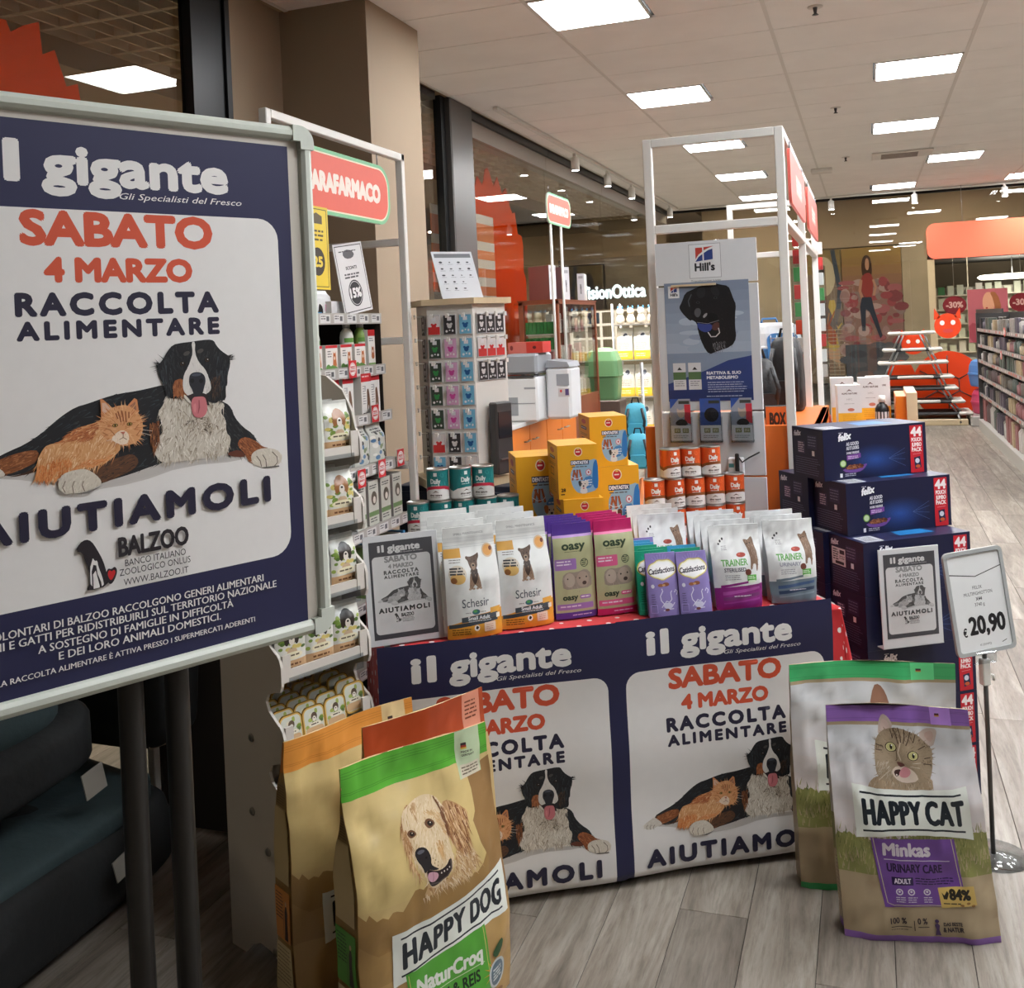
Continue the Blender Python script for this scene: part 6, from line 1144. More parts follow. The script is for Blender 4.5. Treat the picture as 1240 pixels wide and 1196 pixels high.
def tray_print():
    c = CV(74, 82, None); c.poly(rrect(0, 0, 74, 82, 18), (206, 168, 88)); c.poly(rrect(6, 6, 68, 76, 14), (206, 208, 196)); rg = random.Random(12)
    for k in range(16): c.ell(rg.uniform(12, 62), rg.uniform(12, 60), rg.uniform(4, 9), rg.uniform(4, 7), rg.choice([(112, 140, 60), (160, 176, 90), (220, 214, 190), (90, 110, 60)]), 8)
    c.poly(rrect(8, 54, 66, 74, 9), (206, 170, 130)); c.ell(38, 28, 10, 11, (90, 74, 60)); c.ell(38, 34, 6, 7, (230, 224, 214)); c.ell(38, 32, 2, 1.6, (20, 18, 18)); c.ell(40, 48, 20, 6, (230, 224, 204)); c.lines(26, 46, 54, 1, 4, 3, (70, 60, 50), 2); return c
def food_tray():
    r = empty('food_tray', 'x', 'pet food tray', group='gold-rimmed dog food trays'); P = [(p[0]/1000-.037, .082-p[1]/1000) for p in rrect(0, 0, 74, 82, 18, 5)]; q = lambda k: [(x*k, .041+(z-.041)*k) for x, z in P]
    MB().loft([[(x, .022, z) for x, z in q(.72)], [(x, .004, z) for x, z in q(.90)], [(x, .003, z) for x, z in q(1)], [(x, 0, z) for x, z in q(1)], [(x, -.0015, z) for x, z in q(.985)], [(x, 0.0002, z) for x, z in q(.94)]], 0, True, smooth=False).build('foil_tray', 'gold_foil', parent=r)
    tray_print().build('printed_lid', lambda x, y, l: (x/1000-.037, -.0001-l*.5, .082-y/1000), parent=r); return r
ftr = food_tray(); k0 = True
for i, (u, n, zo) in enumerate(((.040, 6, 0), (.113, 7, .0), (.186, 7, .004), (.254, 5, .022))):
    for k in range(n):
        o = ftr if k0 else copy_tree(ftr); k0 = False; p = DP(u, .006+.035*k+rt.uniform(-.002, .002)); put(o, p[0], p[1], .592+zo+.004*k*(k > 0), DA); o.rotation_euler.x = R(-8)
        fl_ = ('nearest file', 'second file', 'third file', 'far file')[i]; o['label'] = 'gold-rimmed dog food tray, front of the %s' % fl_ if k == 0 else 'gold-rimmed dog food tray in the %s, %s behind the front' % (fl_, ('', 'first', 'second', 'third', 'fourth', 'fifth', 'sixth')[k])
# ---------------------------------------------------------------- pet beds under the notice board
mat('bed_teal', (50, 66, 70), .85, var=.10, vs=10, bump=.35, bs=20); mat('bed_dark', (30, 33, 35), .85, var=.1, vs=8, bump=.3, bs=25); mat('cloth_label', (150, 146, 138), .7); mat('dark_bag', (38, 37, 36), .35, bump=.5, bs=14)
def cushion(name, m_, cx, cy2, cz, rx, ry, rz2, puff, seed, par):
    vs, fs = [], []; nu, nv = 56, 22
    def sp(a, n): return math.copysign(abs(a)**n, a)
    for j in range(nv+1):
        b2 = -pi/2+pi*j/nv
        for i in range(nu):
            a = 2*pi*i/nu; x = rx*sp(math.cos(b2), .35)*sp(math.cos(a), .3); y = ry*sp(math.cos(b2), .35)*sp(math.sin(a), .3); z = rz2*sp(math.sin(b2), puff)
            n = noise.noise(Vector((x*3+seed, y*2.6, z*4)))*.05+noise.noise(Vector((x*8+seed, y*7, z*8)))*.018
            z += n*(1 if z > 0 else .15)*(.6+.4*math.cos(x/rx*pi*.5)); x += n*.5; y += n*.3; z += .03*max(0, 1-abs(abs(y/ry)-.92)*8)*(z > 0)
            vs.append((cx+x, cy2+y, max(cz+z, .0 if cz < .3 else -9)))
    for j in range(nv):
        for i in range(nu): fs.append((j*nu+i, j*nu+(i+1) % nu, (j+1)*nu+(i+1) % nu, (j+1)*nu+i))
    return MB().add(vs, fs, 0, True).build(name, m_, parent=par)
bd1 = empty('pet_bed', 'dark pet bed with teal cushion on the floor behind the black posts', 'pet bed', (-2.55, 1.75, 0), 0, group='stacked dark pet beds')
cushion('bed_base', 'bed_dark', 0, 0, .13, .43, .98, .14, .35, 2, bd1); cushion('bed_cushion', 'bed_teal', -.02, 0, .255, .42, .94, .055, .6, 5, bd1)
bd2 = empty('pet_bed', 'dark quilted pet bed stacked on the floor bed with grey cloth label', 'pet bed', (-2.64, 1.72, .385), 0, group='stacked dark pet beds')
cushion('bed_base', 'bed_dark', 0, 0, .10, .42, .80, .10, .4, 12, bd2); cushion('bed_cushion', 'bed_teal', -.04, -.02, .21, .38, .76, .08, .7, 15, bd2)
for bd_, px_, X_, sz, ro_ in ((bd1, (147, 1045), -2.085, (.085, .06), 8), (bd2, (110, 945), -2.205, (.085, .075), 6)):
    p = VX(px_[0], px_[1], X_); lo_ = (float(p[0])-bd_.location[0]+.012, float(p[1])-bd_.location[1], float(p[2])-bd_.location[2])
    MB().box(-.002, .002, -sz[0]/2, sz[0]/2, -sz[1]/2, sz[1]/2).build('cloth_label', 'cloth_label', parent=bd_, loc=lo_, rot=(R(ro_), R(-8), 0), label='grey woven label')
bg_ = empty('pet_bed', 'black folded pet bed standing behind the stacked ones with white price ticket', 'pet bed', (-2.57, 2.56, .36), 0); cushion('bed_cushion', 'bed_dark', 0, .16, .25, .46, .11, .25, .35, 22, bg_)
bd3 = empty('pet_bed', 'black pet bed added on the stack as dark fill under the notice board', 'pet bed', (-2.72, 1.76, .72), 0, group='stacked dark pet beds'); cushion('bed_cushion', 'bed_dark', 0, 0, .10, .38, .86, .095, .5, 31, bd3)  # black cushion added to fill the bright gap above the beds with dark
tk = CV(60, 110, (176, 168, 152)); tk.lines(8, 14, 52, 5, 9, 2, (110, 104, 96), 2); tk.text('23,99', 30, 74, 12, (50, 46, 44), w=30, al='c', bold=.03); tk.ell(30, 6, 2.5, 2.5, (60, 56, 50)); tk.lines(8, 92, 50, 1, 5, 2, (60, 60, 60), 4)
p = VX(190, 884, -2.2); card('price_ticket', 'tall off-white price ticket between the black posts', tk, .062, .115, (float(p[0]), float(p[1]), float(p[2])-.055), R(74), cat='price ticket', ry=R(3))
pl_ = make_bag('plastic_bag', 'clear crinkled plastic bag behind the display panel', 'bag', CV(300, 200, (96, 98, 98)), .3, .2, .1, 'silver_foil', seed=95, wr=2.4, nu=12, nv=10); put(pl_, -2.15, 2.72, .72, R(60))
# ================================================================ MIDDLE: ROTATING STAND, PRINTER COUNTER, GLASS CASE, FLAMES
mat('paper_orange', (224, 66, 4), .9, spec=.05); mat('light_wood', (204, 184, 150), .45, var=.06, vs=6, stretch=(1, 6, 1)); mat('orange_lam', (222, 122, 36), .38, bump=.02); mat('worktop', (206, 206, 206), .35); mat('brown_wood', (128, 66, 40), .4, var=.08, vs=8); mat('navy_cab', (34, 40, 58), .5)
SXY = np.array([-1.66, 4.06]); rsx = .198
rs = empty('rotating_stand', 'white rotating stand with wooden top hung with pet name tags', 'display stand', (SXY[0], SXY[1], 0))
def hexa(r_, a0=-83-30): return [(r_*math.cos(R(a0+60*k)), r_*math.sin(R(a0+60*k))) for k in range(6)]
MB().prism(hexa(rsx), 1.05, 1.775, ax='z').build('pegboard_drum', 'white_metal', parent=rs)
MB().prism(hexa(rsx+.03), 1.775, 1.80, ax='z').build('top_board', 'light_wood', parent=rs); MB().prism(hexa(rsx+.045), 1.015, 1.05, ax='z').build('base_board', 'light_wood', parent=rs)
cb = empty('cabinet', 'dark navy cabinet under the rotating stand', 'cabinet', (SXY[0], SXY[1]+.06, 0)); MB().box(-.27, .27, -.2, .24, .06, 1.013, 0, .004).build('cabinet_body', 'navy_cab', parent=cb); MB().box(-.25, .25, -.17, .2, 0, .06).build('plinth', 'dark_void', parent=cb); MB().box(-.26, .26, -.215, -.2, .08, .99, 0, .003).build('door', 'navy_cab', parent=cb)
mat('blister', (196, 198, 200), .25); 
for n_, c_ in (('green', (40, 84, 52)), ('pink', (206, 150, 190)), ('blue', (84, 160, 200)), ('black', (44, 42, 44)), ('red', (196, 60, 56))): mat('card_'+n_, c_, .4)
def blister(kind):
    r = empty('name_tag_pack', 'x', 'pet tag pack', group='hanging pet name tag packs'); MB().box(-.028, .028, -.003, 0, -.085, 0, 0, .001).build('backing_card', 'blister', parent=r)
    c = CV(50, 78, {'green': (52, 66, 54), 'pink': (206, 160, 194), 'blue': (112, 178, 210), 'black': (50, 48, 50), 'red': (214, 210, 208)}[kind]); d2 = {'green': (52, 140, 70), 'pink': (196, 70, 150), 'blue': (24, 84, 140), 'black': (210, 208, 206), 'red': (196, 40, 44)}[kind]
    c.ell(25, 44, 10, 10, d2); c.ell(17, 36, 5, 5, d2); c.ell(33, 36, 5, 5, d2); c.ell(12, 66, 5, 5, (226, 226, 226)); c.ell(38, 64, 4, 5, (226, 226, 226)); c.rect(16, 6, 34, 22, (220, 220, 222)); c.ell(25, 62, 3, 3, (230, 230, 230))
    if kind == 'red': c.rect(0, 46, 50, 78, (196, 50, 48))
    c.build('printed_face', lambda x, y, l: (x/1000-.025, -.0035-l*.5, -.004-y/1000), parent=r)
    MB().tube([(0, 0, -.006), (0, -.035, -.004), (0, -.042, .002)], .0025, 6).build('peg_hook', 'white_metal', parent=r); MB().box(-.007, .007, -.04, -.034, -.014, .004).build('price_flag', 'white_metal', parent=r); return r
bp_ = {k: blister(k) for k in ('green', 'pink', 'blue', 'black', 'red')}; bu = set()
colk = [['red', 'green', 'green', 'green', 'green', 'red', 'blue'], ['black', 'pink', 'pink', 'pink', 'pink', 'black', 'black'], ['blue']*6+['red']]
rowsn = ['top', 'second', 'third', 'fourth', 'fifth', 'sixth', 'lowest']; coln = ['left', 'middle', 'right']
def hang_pack(kind, aN, u, z, lab):
    o = bp_[kind] if kind not in bu else copy_tree(bp_[kind]); bu.add(kind); ap = rsx*math.cos(R(30)); n = (math.cos(R(aN)), math.sin(R(aN))); t = (-n[1], n[0])
    o.location = (SXY[0]+n[0]*(ap+.004)+t[0]*u, SXY[1]+n[1]*(ap+.004)+t[1]*u, z); o.rotation_euler = (0, 0, R(aN+90)); o['label'] = lab
cw = {'green': 'black and green', 'pink': 'pink', 'blue': 'blue', 'black': 'black and white', 'red': 'red and white'}
for ci in range(3):
    for ri in range(7): hang_pack(colk[ci][ri], -83, (ci-1)*.068, 1.735-.0985*ri, '%s name tag pack, %s column, %s row of the rotating stand' % (cw[colk[ci][ri]], coln[ci], rowsn[ri]))
for ri in range(7): hang_pack('black', -143, .05, 1.735-.0985*ri, 'tag pack seen edge-on at the left side of the rotating stand, %s row' % rowsn[ri])
for ri in range(3):
    for ci in range(3): hang_pack('black' if ri != 1 else 'red', -23, (ci-1)*.055, 1.735-.0985*ri, 'narrow tag pack on the right face of the rotating stand, %s row, %s' % (rowsn[ri], coln[ci]))
mat('dark_grey', (66, 66, 68), .4); mat('screen_glass', (40, 44, 50), .15)
dv = empty('display_box', 'dark grey display box fixed on the right face of the rotating stand', 'display box', (SXY[0]+.19*math.cos(R(-23)), SXY[1]+.19*math.sin(R(-23)), 1.06), R(67))
MB().box(-.05, .05, -.045, 0, 0, .30, 0, .006).build('box_body', 'dark_grey', parent=dv); MB().box(-.04, .04, -.048, -.044, .15, .26).build('window', 'screen_glass', parent=dv); MB().box(-.035, .035, -.052, -.044, .06, .066).build('slot', 'chain', parent=dv)
# information sheet leaning on the stand
c = CV(200, 260, (214, 218, 224)); c.rect(10, 12, 190, 34, (120, 124, 130)); rg = random.Random(2)
for j in range(5):
    for i in range(4):
        if j < 3 or i < 3: c.ell(34+i*44, 60+j*36, rg.uniform(4, 9), rg.uniform(3, 6), (70, 74, 82), 8); c.lines(24+i*44, 70+j*36, 50+i*44, 1, 4, 2, (130, 134, 140), i+j)
card('info_sheet', 'white information sheet leaning on the wooden top of the rotating stand', c, .195, .235, (SXY[0]+.03, SXY[1]-.03, 1.802), R(48), R(-26))
# counter with orange doors
CT = .95; ct = empty('counter', 'orange-doored counter with pale worktop carrying the printer', 'counter', (-2.5, 6.55, 0))
bx('carcass', 'orange_lam', -.5, -.02, 0, 2.2, .08, CT-.03, parent=ct); bx('worktop', 'worktop', -.53, .02, -.02, 2.22, CT-.03, CT, .004, parent=ct); bx('plinth', 'dark_void', -.48, -.05, .02, 2.18, 0, .08, parent=ct)
for k in range(5):
    y = .005+k*.44; d = bx('door', 'orange_lam', -.02, 0, y, y+.43, .09, CT-.035, .002, parent=ct); yh = y+.34 if k % 2 else y+.10
    MB().tube([(.0, yh-.05, .80), (.022, yh-.05, .80), (.022, yh+.05, .80), (0, yh+.05, .80)], .005, 6).build('handle', 'chain', parent=d)
mat('printer_white', (220, 222, 224), .4); mat('printer_grey', (150, 154, 160), .4)
pa, pb_, pc_ = W(613, 500, 7.75), W(656, 500, 7.75), W(686, 495, 8.1)
pw_ = float(pb_[0]-pa[0]); pn = empty('printer', 'large white office printer on the orange counter', 'printer', (float(pa[0]), float(pa[1]), CT+.001))
MB().box(0, pw_, 0, .42, 0, .34, 0, .015).build('printer_body', 'printer_white', parent=pn); MB().box(.0, pw_, .02, .42, .36, .52, 0, .02).build('scanner_unit', 'printer_grey', parent=pn); MB().box(.02, pw_-.02, -.004, .1, .34, .352).build('output_tray', 'dark_grey', parent=pn); bx('drawer_gap', 'printer_grey', .03, pw_-.02, -.003, 0, .14, .145, parent=pn); bx('panel', 'printer_grey', .02, .10, -.003, 0, .05, .19, parent=pn)
MB().box(pw_*.6, pw_*.95, -.002, .0, .25, .265).build('handle', 'printer_grey', parent=pn); MB().tube([(.10, .1, .352), (.16, .12, .385), (.24, .1, .352)], .014, 8).build('tray_flap', 'dark_grey', parent=pn)
p2 = empty('coin_machine', 'pale grey payment machine right of the printer', 'machine', (float(pb_[0])+.01, float(pb_[1])+.10, CT+.001), R(0)); wd2 = .20
MB().box(0, wd2, 0, .3, 0, .40, 0, .02).build('machine_body', 'printer_white', parent=p2); MB().prism([(.0, .40), (wd2, .40), (wd2-.02, .44), (.02, .46)], .0, .3).build('sloped_top', 'printer_grey', parent=p2); bx('screen', 'printer_grey', wd2*.45, wd2-.01, -.004, 0, .26, .35, parent=p2); c = CV(80, 60, (196, 190, 190)); c.ell(20, 20, 8, 10, (200, 60, 60)); c.rect(50, 6, 76, 50, (84, 70, 120)); c.build('sticker', lambda x, y, l: (wd2*.5+x/900, -.0008-l, .24-y/900), parent=p2)
c = CV(300, 80, (190, 60, 50)); c.rect(0, 0, 160, 80, (200, 110, 100)); c.ell(30, 40, 14, 18, (120, 50, 46)); c.ell(230, 40, 16, 12, (90, 30, 30))
o = carton('paper_box', 'red and pink flat box on top of the printer', 'box', .28, .22, .085, c, None, 'card_red'); put(o, float(pa[0])+.14, float(pa[1])+.22, CT+.523, 0)
MB().lathe([(.001, 0), (.16, 0), (.165, .01), (.12, .018), (.001, .018)], 28).build('tray_mat', 'dark_grey', loc=(-2.74, 6.95, CT+.001), label='round dark mat at the near end of the worktop', cat='mat')
# glass display case
gc_ = empty('display_case', 'brown-framed glass display case beside the printer', 'display case', (-2.67, 8.9, 0)); zb, zt = .95, 1.91
for (x, y) in ((0, 0), (-.34, 0), (0, 1.35), (-.34, 1.35)): bx('corner_post', 'brown_wood', x-.045, x, y, y+.045, 0, zt, .003, parent=gc_)
for z in (zt-.03, zb): bx('frame_rail', 'brown_wood', -.385, 0, 0, .04, z, z+.03, parent=gc_); bx('frame_rail', 'brown_wood', -.04, 0, .0, 1.39, z, z+.03, parent=gc_)
bx('top_board', 'brown_wood', -.39, .005, -.005, 1.4, zt, zt+.012, parent=gc_); bx('base_cabinet', 'brown_wood', -.38, -.005, .005, 1.385, .0, zb, parent=gc_)
bx('glass_pane', 'clear_glass', -.012, -.008, .045, 1.35, zb+.03, zt-.03, parent=gc_); bx('glass_pane', 'clear_glass', -.34, -.045, .01, .014, zb+.03, zt-.03, parent=gc_)
for z in (1.28, 1.60): bx('glass_shelf', 'clear_glass', -.34, -.05, .05, 1.34, z, z+.006, parent=gc_)
mat('green_box', (70, 150, 80), .45); mat('stick_pack', (190, 180, 170), .45); mat('pink_pack', (190, 130, 130), .45); mat('dark_pack', (80, 66, 60), .5)
rg = random.Random(21); k = 0
for z, n1 in ((1.287, 10), (1.607, 10), (.985, 10)):
    for i in range(n1):
        y = .16+i*.115; mm_ = rg.choice(['stick_pack', 'pink_pack', 'dark_pack', 'white_matte']); h = rg.uniform(.12, .22)
        o = MB().box(-.03, .03, -.04, .04, 0, h, 0, .003).build('boxed_item', mm_, label='small boxed item inside the brown glass case', cat='box', group='boxed items in the glass case'); put(o, -2.80, 8.9+y, z, 0)
for j, z in enumerate((1.607, 1.43)):
    for i in range(8): c = None; o = MB().box(-.0165, .0165, -.01, .01, 0, .11, 0, .002).build('green_pack', 'green_box', label='green pack in the %s row inside the glass case' % ('upper', 'lower')[j], cat='box', group='green packs in the glass case'); put(o, -3.0+i*.036, 8.98, z if j == 0 else 1.46, 0)
    bx('pack_tray', 'white_metal', -.335, -.06, .05, .1, (1.595, 1.44)[j], (1.604, 1.455)[j], parent=gc_)
# binders on the case
mat('binder_rose', (150, 96, 92), .5); mat('binder_grey', (120, 110, 116), .5)
def binder(label, x, y, rz_, m_, w=.085, h=.32, dp=.29):
    r = empty('box_file', label, 'box file', (x, y, zt+.013), rz_, group='box files on the glass case'); MB().box(-w/2, w/2, 0, dp, 0, h, 0, .003).build('file_cover', m_, parent=r)
    c = CV(80, 320, (216, 216, 220)); c.text('DOCUMENTI', 48, 240, 16, (40, 40, 44), w=110, rot=-90, bold=.03); c.rect(14, 30, 66, 60, (170, 170, 176)); c.build('spine_label', lambda x_, y_, l: (x_/80*w-w/2, -l-.0006, h-y_/320*h), parent=r)
binder('rose-sided box file with white spine, left one on the glass case', -2.745, 9.02, R(60), 'binder_rose'); binder('grey-sided box file with white spine, middle one on the glass case', -2.73, 9.42, R(60), 'binder_grey'); binder('slim cream box file, right one on the glass case', -2.70, 9.84, R(10), 'white_matte', .07, .27)
s2 = hang_sign('small coral pharmacy sign on two white poles above the glass case', -2.45, 7.98, 2.53, .72, .26)
for u in (.12, .42): MB().tube([(u, .012, -1.58), (u, .012, .01)], .012, 8).build('pole', 'white_metal', parent=s2)
# flames and striped banners behind the side glass
def flat_cut(name, label, cat, P, X, m_, th=.008, step=None): q_ = [VX(x, y, X) for x, y in P]; zm = min(v[2] for v in q_)+.05; o = MB().prism([(float(v[1]), float(v[2]) if v[2] > zm else 0.) for v in q_], X-th, X, ax='x').build(name, m_, label=label, cat=cat); return o
f2 = lambda L_: [(490+x/5.438, 180+y/5.438) for x, y in L_]
Pf = f2([(440, 700), (440, 400), (445, 270), (462, 245), (478, 180), (510, 240), (520, 215), (530, 135), (545, 125), (560, 160), (585, 250), (610, 185), (640, 300), (665, 260), (680, 310), (690, 370), (710, 430), (725, 420), (745, 560), (770, 575), (780, 640), (785, 810), (800, 860), (800, 1180), (440, 1180)])
flat_cut('flame_cutout', 'large orange paper flame behind the side glass, right of the dark pillar', 'decoration', Pf, -3.32, 'paper_orange')
f1 = lambda L_: [(x/3.1, y/3.1) for x, y in L_]
flat_cut('flame_cutout', 'orange paper flame at the top left corner behind the notice board', 'decoration', f1([(-160, 60), (-100, -20), (-40, 60), (22, 75), (40, 120), (90, 95), (145, 82), (160, 205), (205, 188), (250, 325), (292, 315), (300, 365), (330, 520), (-160, 520)]), -3.32, 'paper_orange')
mat('stripe_white', (222, 214, 206), .6); mat('stripe_orange', (226, 124, 66), .6)
def stripes(label, pa_, pb2, ytop, ybot, n, X):
    a = VX(pa_, ytop, X); b2 = VX(pb2, ytop+7, X); zt_ = float(a[2]); zb_ = float(VX(pb2, ybot, X)[2]); r = empty('striped_banner', label, 'banner', (X, float(a[1]), 0)); L_ = float(b2[1]-a[1]); h = (zt_-zb_)/n
    z = zt_; k = 0
    while z > .01: hh_ = h*(2.0 if k == 1 else 1); MB().box(-.006, 0, 0, L_, max(0, z-hh_), z).build('stripe', 'stripe_white' if k % 2 == 0 else 'stripe_orange', parent=r); z -= hh_; k += 1
stripes('orange and white striped banner left of the dark pillar', 521, 545, 246, 600, 30, -3.29); stripes('orange and white striped banner right of the dark pillar', 571, 597, 257, 520, 24, -3.30)
# ================================================================ RIGHT SIDE: WHITE FRAME WITH VET-FOOD BOARD, ORANGE UNIT
wf = empty('sign_gantry', 'tall white tube frame over the orange unit in the centre', 'frame', (-.83, 4.06, 0))
q = lambda n, a, b, c_, d, e, f: bar(n, a, b, c_, d, e, f, wf)
HF = 2.405; X1 = .555
for (x, y) in ((0, 0), (X1-.035, 0), (0, 2.62), (X1-.035, 2.62), (X1-.035, 1.27)): q('post', x, x+.035, y, y+.035, 0, HF)
q('front_bar', .035, X1-.035, 0, .035, HF-.035, HF); q('front_bar', .035, X1-.035, 0, .035, 2.02, 2.055); q('back_bar', .035, X1-.035, 2.62, 2.655, HF-.035, HF); q('back_bar', .035, X1-.035, 2.62, 2.655, 2.05, 2.085)
q('side_bar', X1-.035, X1, .035, 2.62, HF-.035, HF); q('side_bar', X1-.035, X1, .035, 2.62, 2.03, 2.065)
def side_sign(label, y0, L_):
    r = empty('hanging_sign', label, 'sign', (-.262, y0, 2.12), R(90), group='coral signs in the central frame'); mat('sign_pink', (222, 100, 88), .45) if 'sign_pink' not in M else 0
    MB().prism(rrect(0, .0, L_, .225, .05), 0, .012).build('sign_panel', 'sign_pink', parent=r)
    c = CV(900, 225, None); c.rect(300, 70, 640, 155, (232, 170, 156)); c.lines(330, 86, 620, 3, 22, 10, (236, 214, 206), 3)
    c.build('printed_face', lambda x, y, l: (x/900*L_, -l-.0004, .225-y/1000), parent=r)
    for u in (.1, .9): MB().tube([(L_*u, .006, .22), (L_*u, .006, .26)], .004, 6).build('hook', 'chain', parent=r)
side_sign('coral sign seen at a slant in the near bay of the central frame', 4.20, 1.02); side_sign('coral sign seen at a slant in the far bay of the central frame', 5.52, 1.05)
mat('orange_board', (214, 106, 34), .4, bump=.02)
ou = empty('orange_unit', 'waist-high orange laminate unit behind the orange tins', 'cabinet', (-.88, 4.11, 0))
bx('end_panel', 'orange_board', 0, .68, 0, .03, 0, 1.235, .002, parent=ou); bx('side_panel', 'orange_board', 0, .03, .03, 1.3, 0, 1.2, .002, parent=ou); bx('side_panel', 'orange_board', .65, .68, .03, 1.2, 0, 1.2, .002, parent=ou); bx('top_board', 'orange_board', .0, .68, .03, 1.3, 1.15, 1.20, .002, parent=ou)
mat('slat_grey', (204, 206, 208), .45)
hb = empty('display_board', 'white slatted board with black labrador poster between the frame posts', 'display board', (-.785, 3.99, 0))
for z0_, z1_ in ((.0, .905), (.912, 1.045), (1.052, 1.30), (1.307, 1.80), (1.807, 1.975)): bx('slat_panel', 'slat_grey', 0, .395, .01, .028, z0_, z1_, .002, parent=hb)
bx('light_tube', 'light_wood', .06, .235, .0, .014, 1.799, 1.807, parent=hb)
def logo(c, x, y, s_):
    q = lambda L_: [(x+a*s_, y+b_*s_) for a, b_ in L_]
    c.poly(q([(0, 0), (32, 0), (32, 20), (14, 32), (0, 54)]), (178, 62, 50)); c.poly(q([(38, -1), (84, -4), (60, 4), (38, 14)]), (178, 62, 50)); c.poly(q([(0, 62), (14, 42), (32, 30), (32, 60), (-2, 64)]), (44, 62, 120)); c.poly(q([(38, 26), (58, 14), (78, 8), (78, 56), (38, 60)]), (44, 62, 120)); c.line(q([(-6, 66), (10, 40), (36, 18), (64, 6), (92, 2)]), 3.5*s_, (214, 214, 214))
    c.text("Hill's", x+40*s_, y+106*s_, 34*s_, (34, 36, 40), w=88*s_, al='c', bold=.03)
c = CV(395, 168, (206, 208, 210)); c.frame(134, 12, 258, 146, 1.2, (70, 72, 78)); c.rect(136, 14, 256, 144, (214, 216, 218)); logo(c, 160, 26, .86); c.text('Transforming Lives', 196, 160, 7, (60, 62, 66), w=116, al='c')
c.build('logo_print', lambda x, y, l: (x/1000, .0095-l, 1.975-y/1000), parent=hb)
c = CV(330, 470, (128, 142, 162)); smooth_band(c, 0, 0, 330, 280, (118, 130, 150), (160, 172, 188), 7)
rg = random.Random(8)
for k in range(16): c.ell(rg.uniform(75, 255), rg.uniform(120, 270), rg.uniform(30, 70), rg.uniform(8, 16), rg.choice([(150, 164, 182), (136, 150, 170), (166, 178, 192)]), 14)
fl_ = lambda L_: [((x-120)*.377, (y-590)*.377*(.98)) for x, y in L_]
K_ = (26, 25, 27)
hdP = fl_([(340, 700), (420, 670), (500, 635), (600, 615), (640, 612), (700, 630), (790, 650), (815, 720), (835, 790), (860, 850), (845, 960), (840, 1090), (850, 1200), (800, 1290), (640, 1340), (560, 1370), (500, 1270), (455, 1110), (450, 1030), (400, 990), (380, 1005), (320, 940), (285, 890), (270, 850), (300, 800)])
c.poly(hdP, K_, 1); c.fur(hdP, 260, [K_, (34, 33, 36), (42, 42, 46), (20, 20, 22)], 12, 2, lambda x, y: 80+20*math.sin(x/20), 20, 61)
c.poly(fl_([(350, 700), (415, 680), (400, 780), (390, 870), (400, 980), (380, 1000), (330, 930), (290, 880), (280, 840)]), (32, 32, 34), 1); c.line(fl_([(405, 720), (370, 790), (380, 850)]), 4, (84, 86, 92)); c.poly(fl_([(440, 870), (490, 870), (500, 930), (460, 980), (420, 930)]), (84, 84, 88), 2); c.poly(fl_([(515, 950), (560, 920), (560, 950), (520, 985)]), (150, 150, 152), 1); c.poly(fl_([(560, 930), (640, 930), (680, 980), (640, 1020), (560, 1010)]), (14, 14, 16), 2)
for x, y in ((470, 810), (652, 770)): c.ell(*fl_([(x, y)])[0], 7, 5, (60, 60, 66)); c.ell(*fl_([(x, y)])[0], 4, 3.4, (12, 12, 14))
c.poly(fl_([(500, 640), (560, 660), (540, 760), (480, 770), (450, 700)]), (40, 40, 44), 2); c.poly(fl_([(600, 640), (690, 660), (700, 760), (620, 740)]), (38, 38, 42), 2); c.fur(fl_([(600, 1240), (740, 1230), (700, 1330), (620, 1340)]), 60, [(120, 120, 124), (80, 80, 84)], 14, 3, 80, 25, 62); c.poly(fl_([(450, 1025), (520, 1045), (610, 1045), (600, 1110), (540, 1135), (480, 1110), (455, 1070)]), (52, 66, 130), 1); c.poly(fl_([(610, 1045), (680, 1020), (680, 1100), (640, 1120), (600, 1100)]), (84, 54, 50), 1); c.line(fl_([(560, 1130), (590, 1180), (640, 1180), (680, 1140), (670, 1090)]), 4, (196, 192, 190)); c.line(fl_([(450, 1020), (560, 1040), (680, 1010)]), 2, (120, 122, 130))
c.poly([(0, 470), (0, 400), (60, 380), (150, 350), (240, 312), (330, 296), (330, 470)], (48, 64, 118)); c.rect(0, 425, 330, 470, (38, 52, 100))
for x in (22, 82): c.rect(x, 318, x+50, 424, (206, 206, 208)); c.rect(x, 354, x+50, 384, (84, 112, 74)); c.poly([(x+16, 346), (x+25, 334), (x+36, 346)], (40, 40, 44)); c.lines(x+6, 390, x+44, 3, 8, 3, (130, 130, 134), x)
c.text('RIATTIVA IL SUO', 154, 366, 11, (224, 226, 232), w=132, bold=.03); c.text('METABOLISMO', 154, 384, 11, (224, 226, 232), w=120, bold=.03); c.lines(156, 396, 310, 5, 9, 3, (170, 178, 204), 5); c.lines(150, 450, 310, 1, 4, 3, (180, 186, 210), 2); c.rect(16, 12, 60, 60, (214, 216, 218)); logo(c, 26, 18, .32)
c.build('dog_poster', lambda x, y, l: (.03+x/1000, .0088-l, 1.815-y/1000), parent=hb)
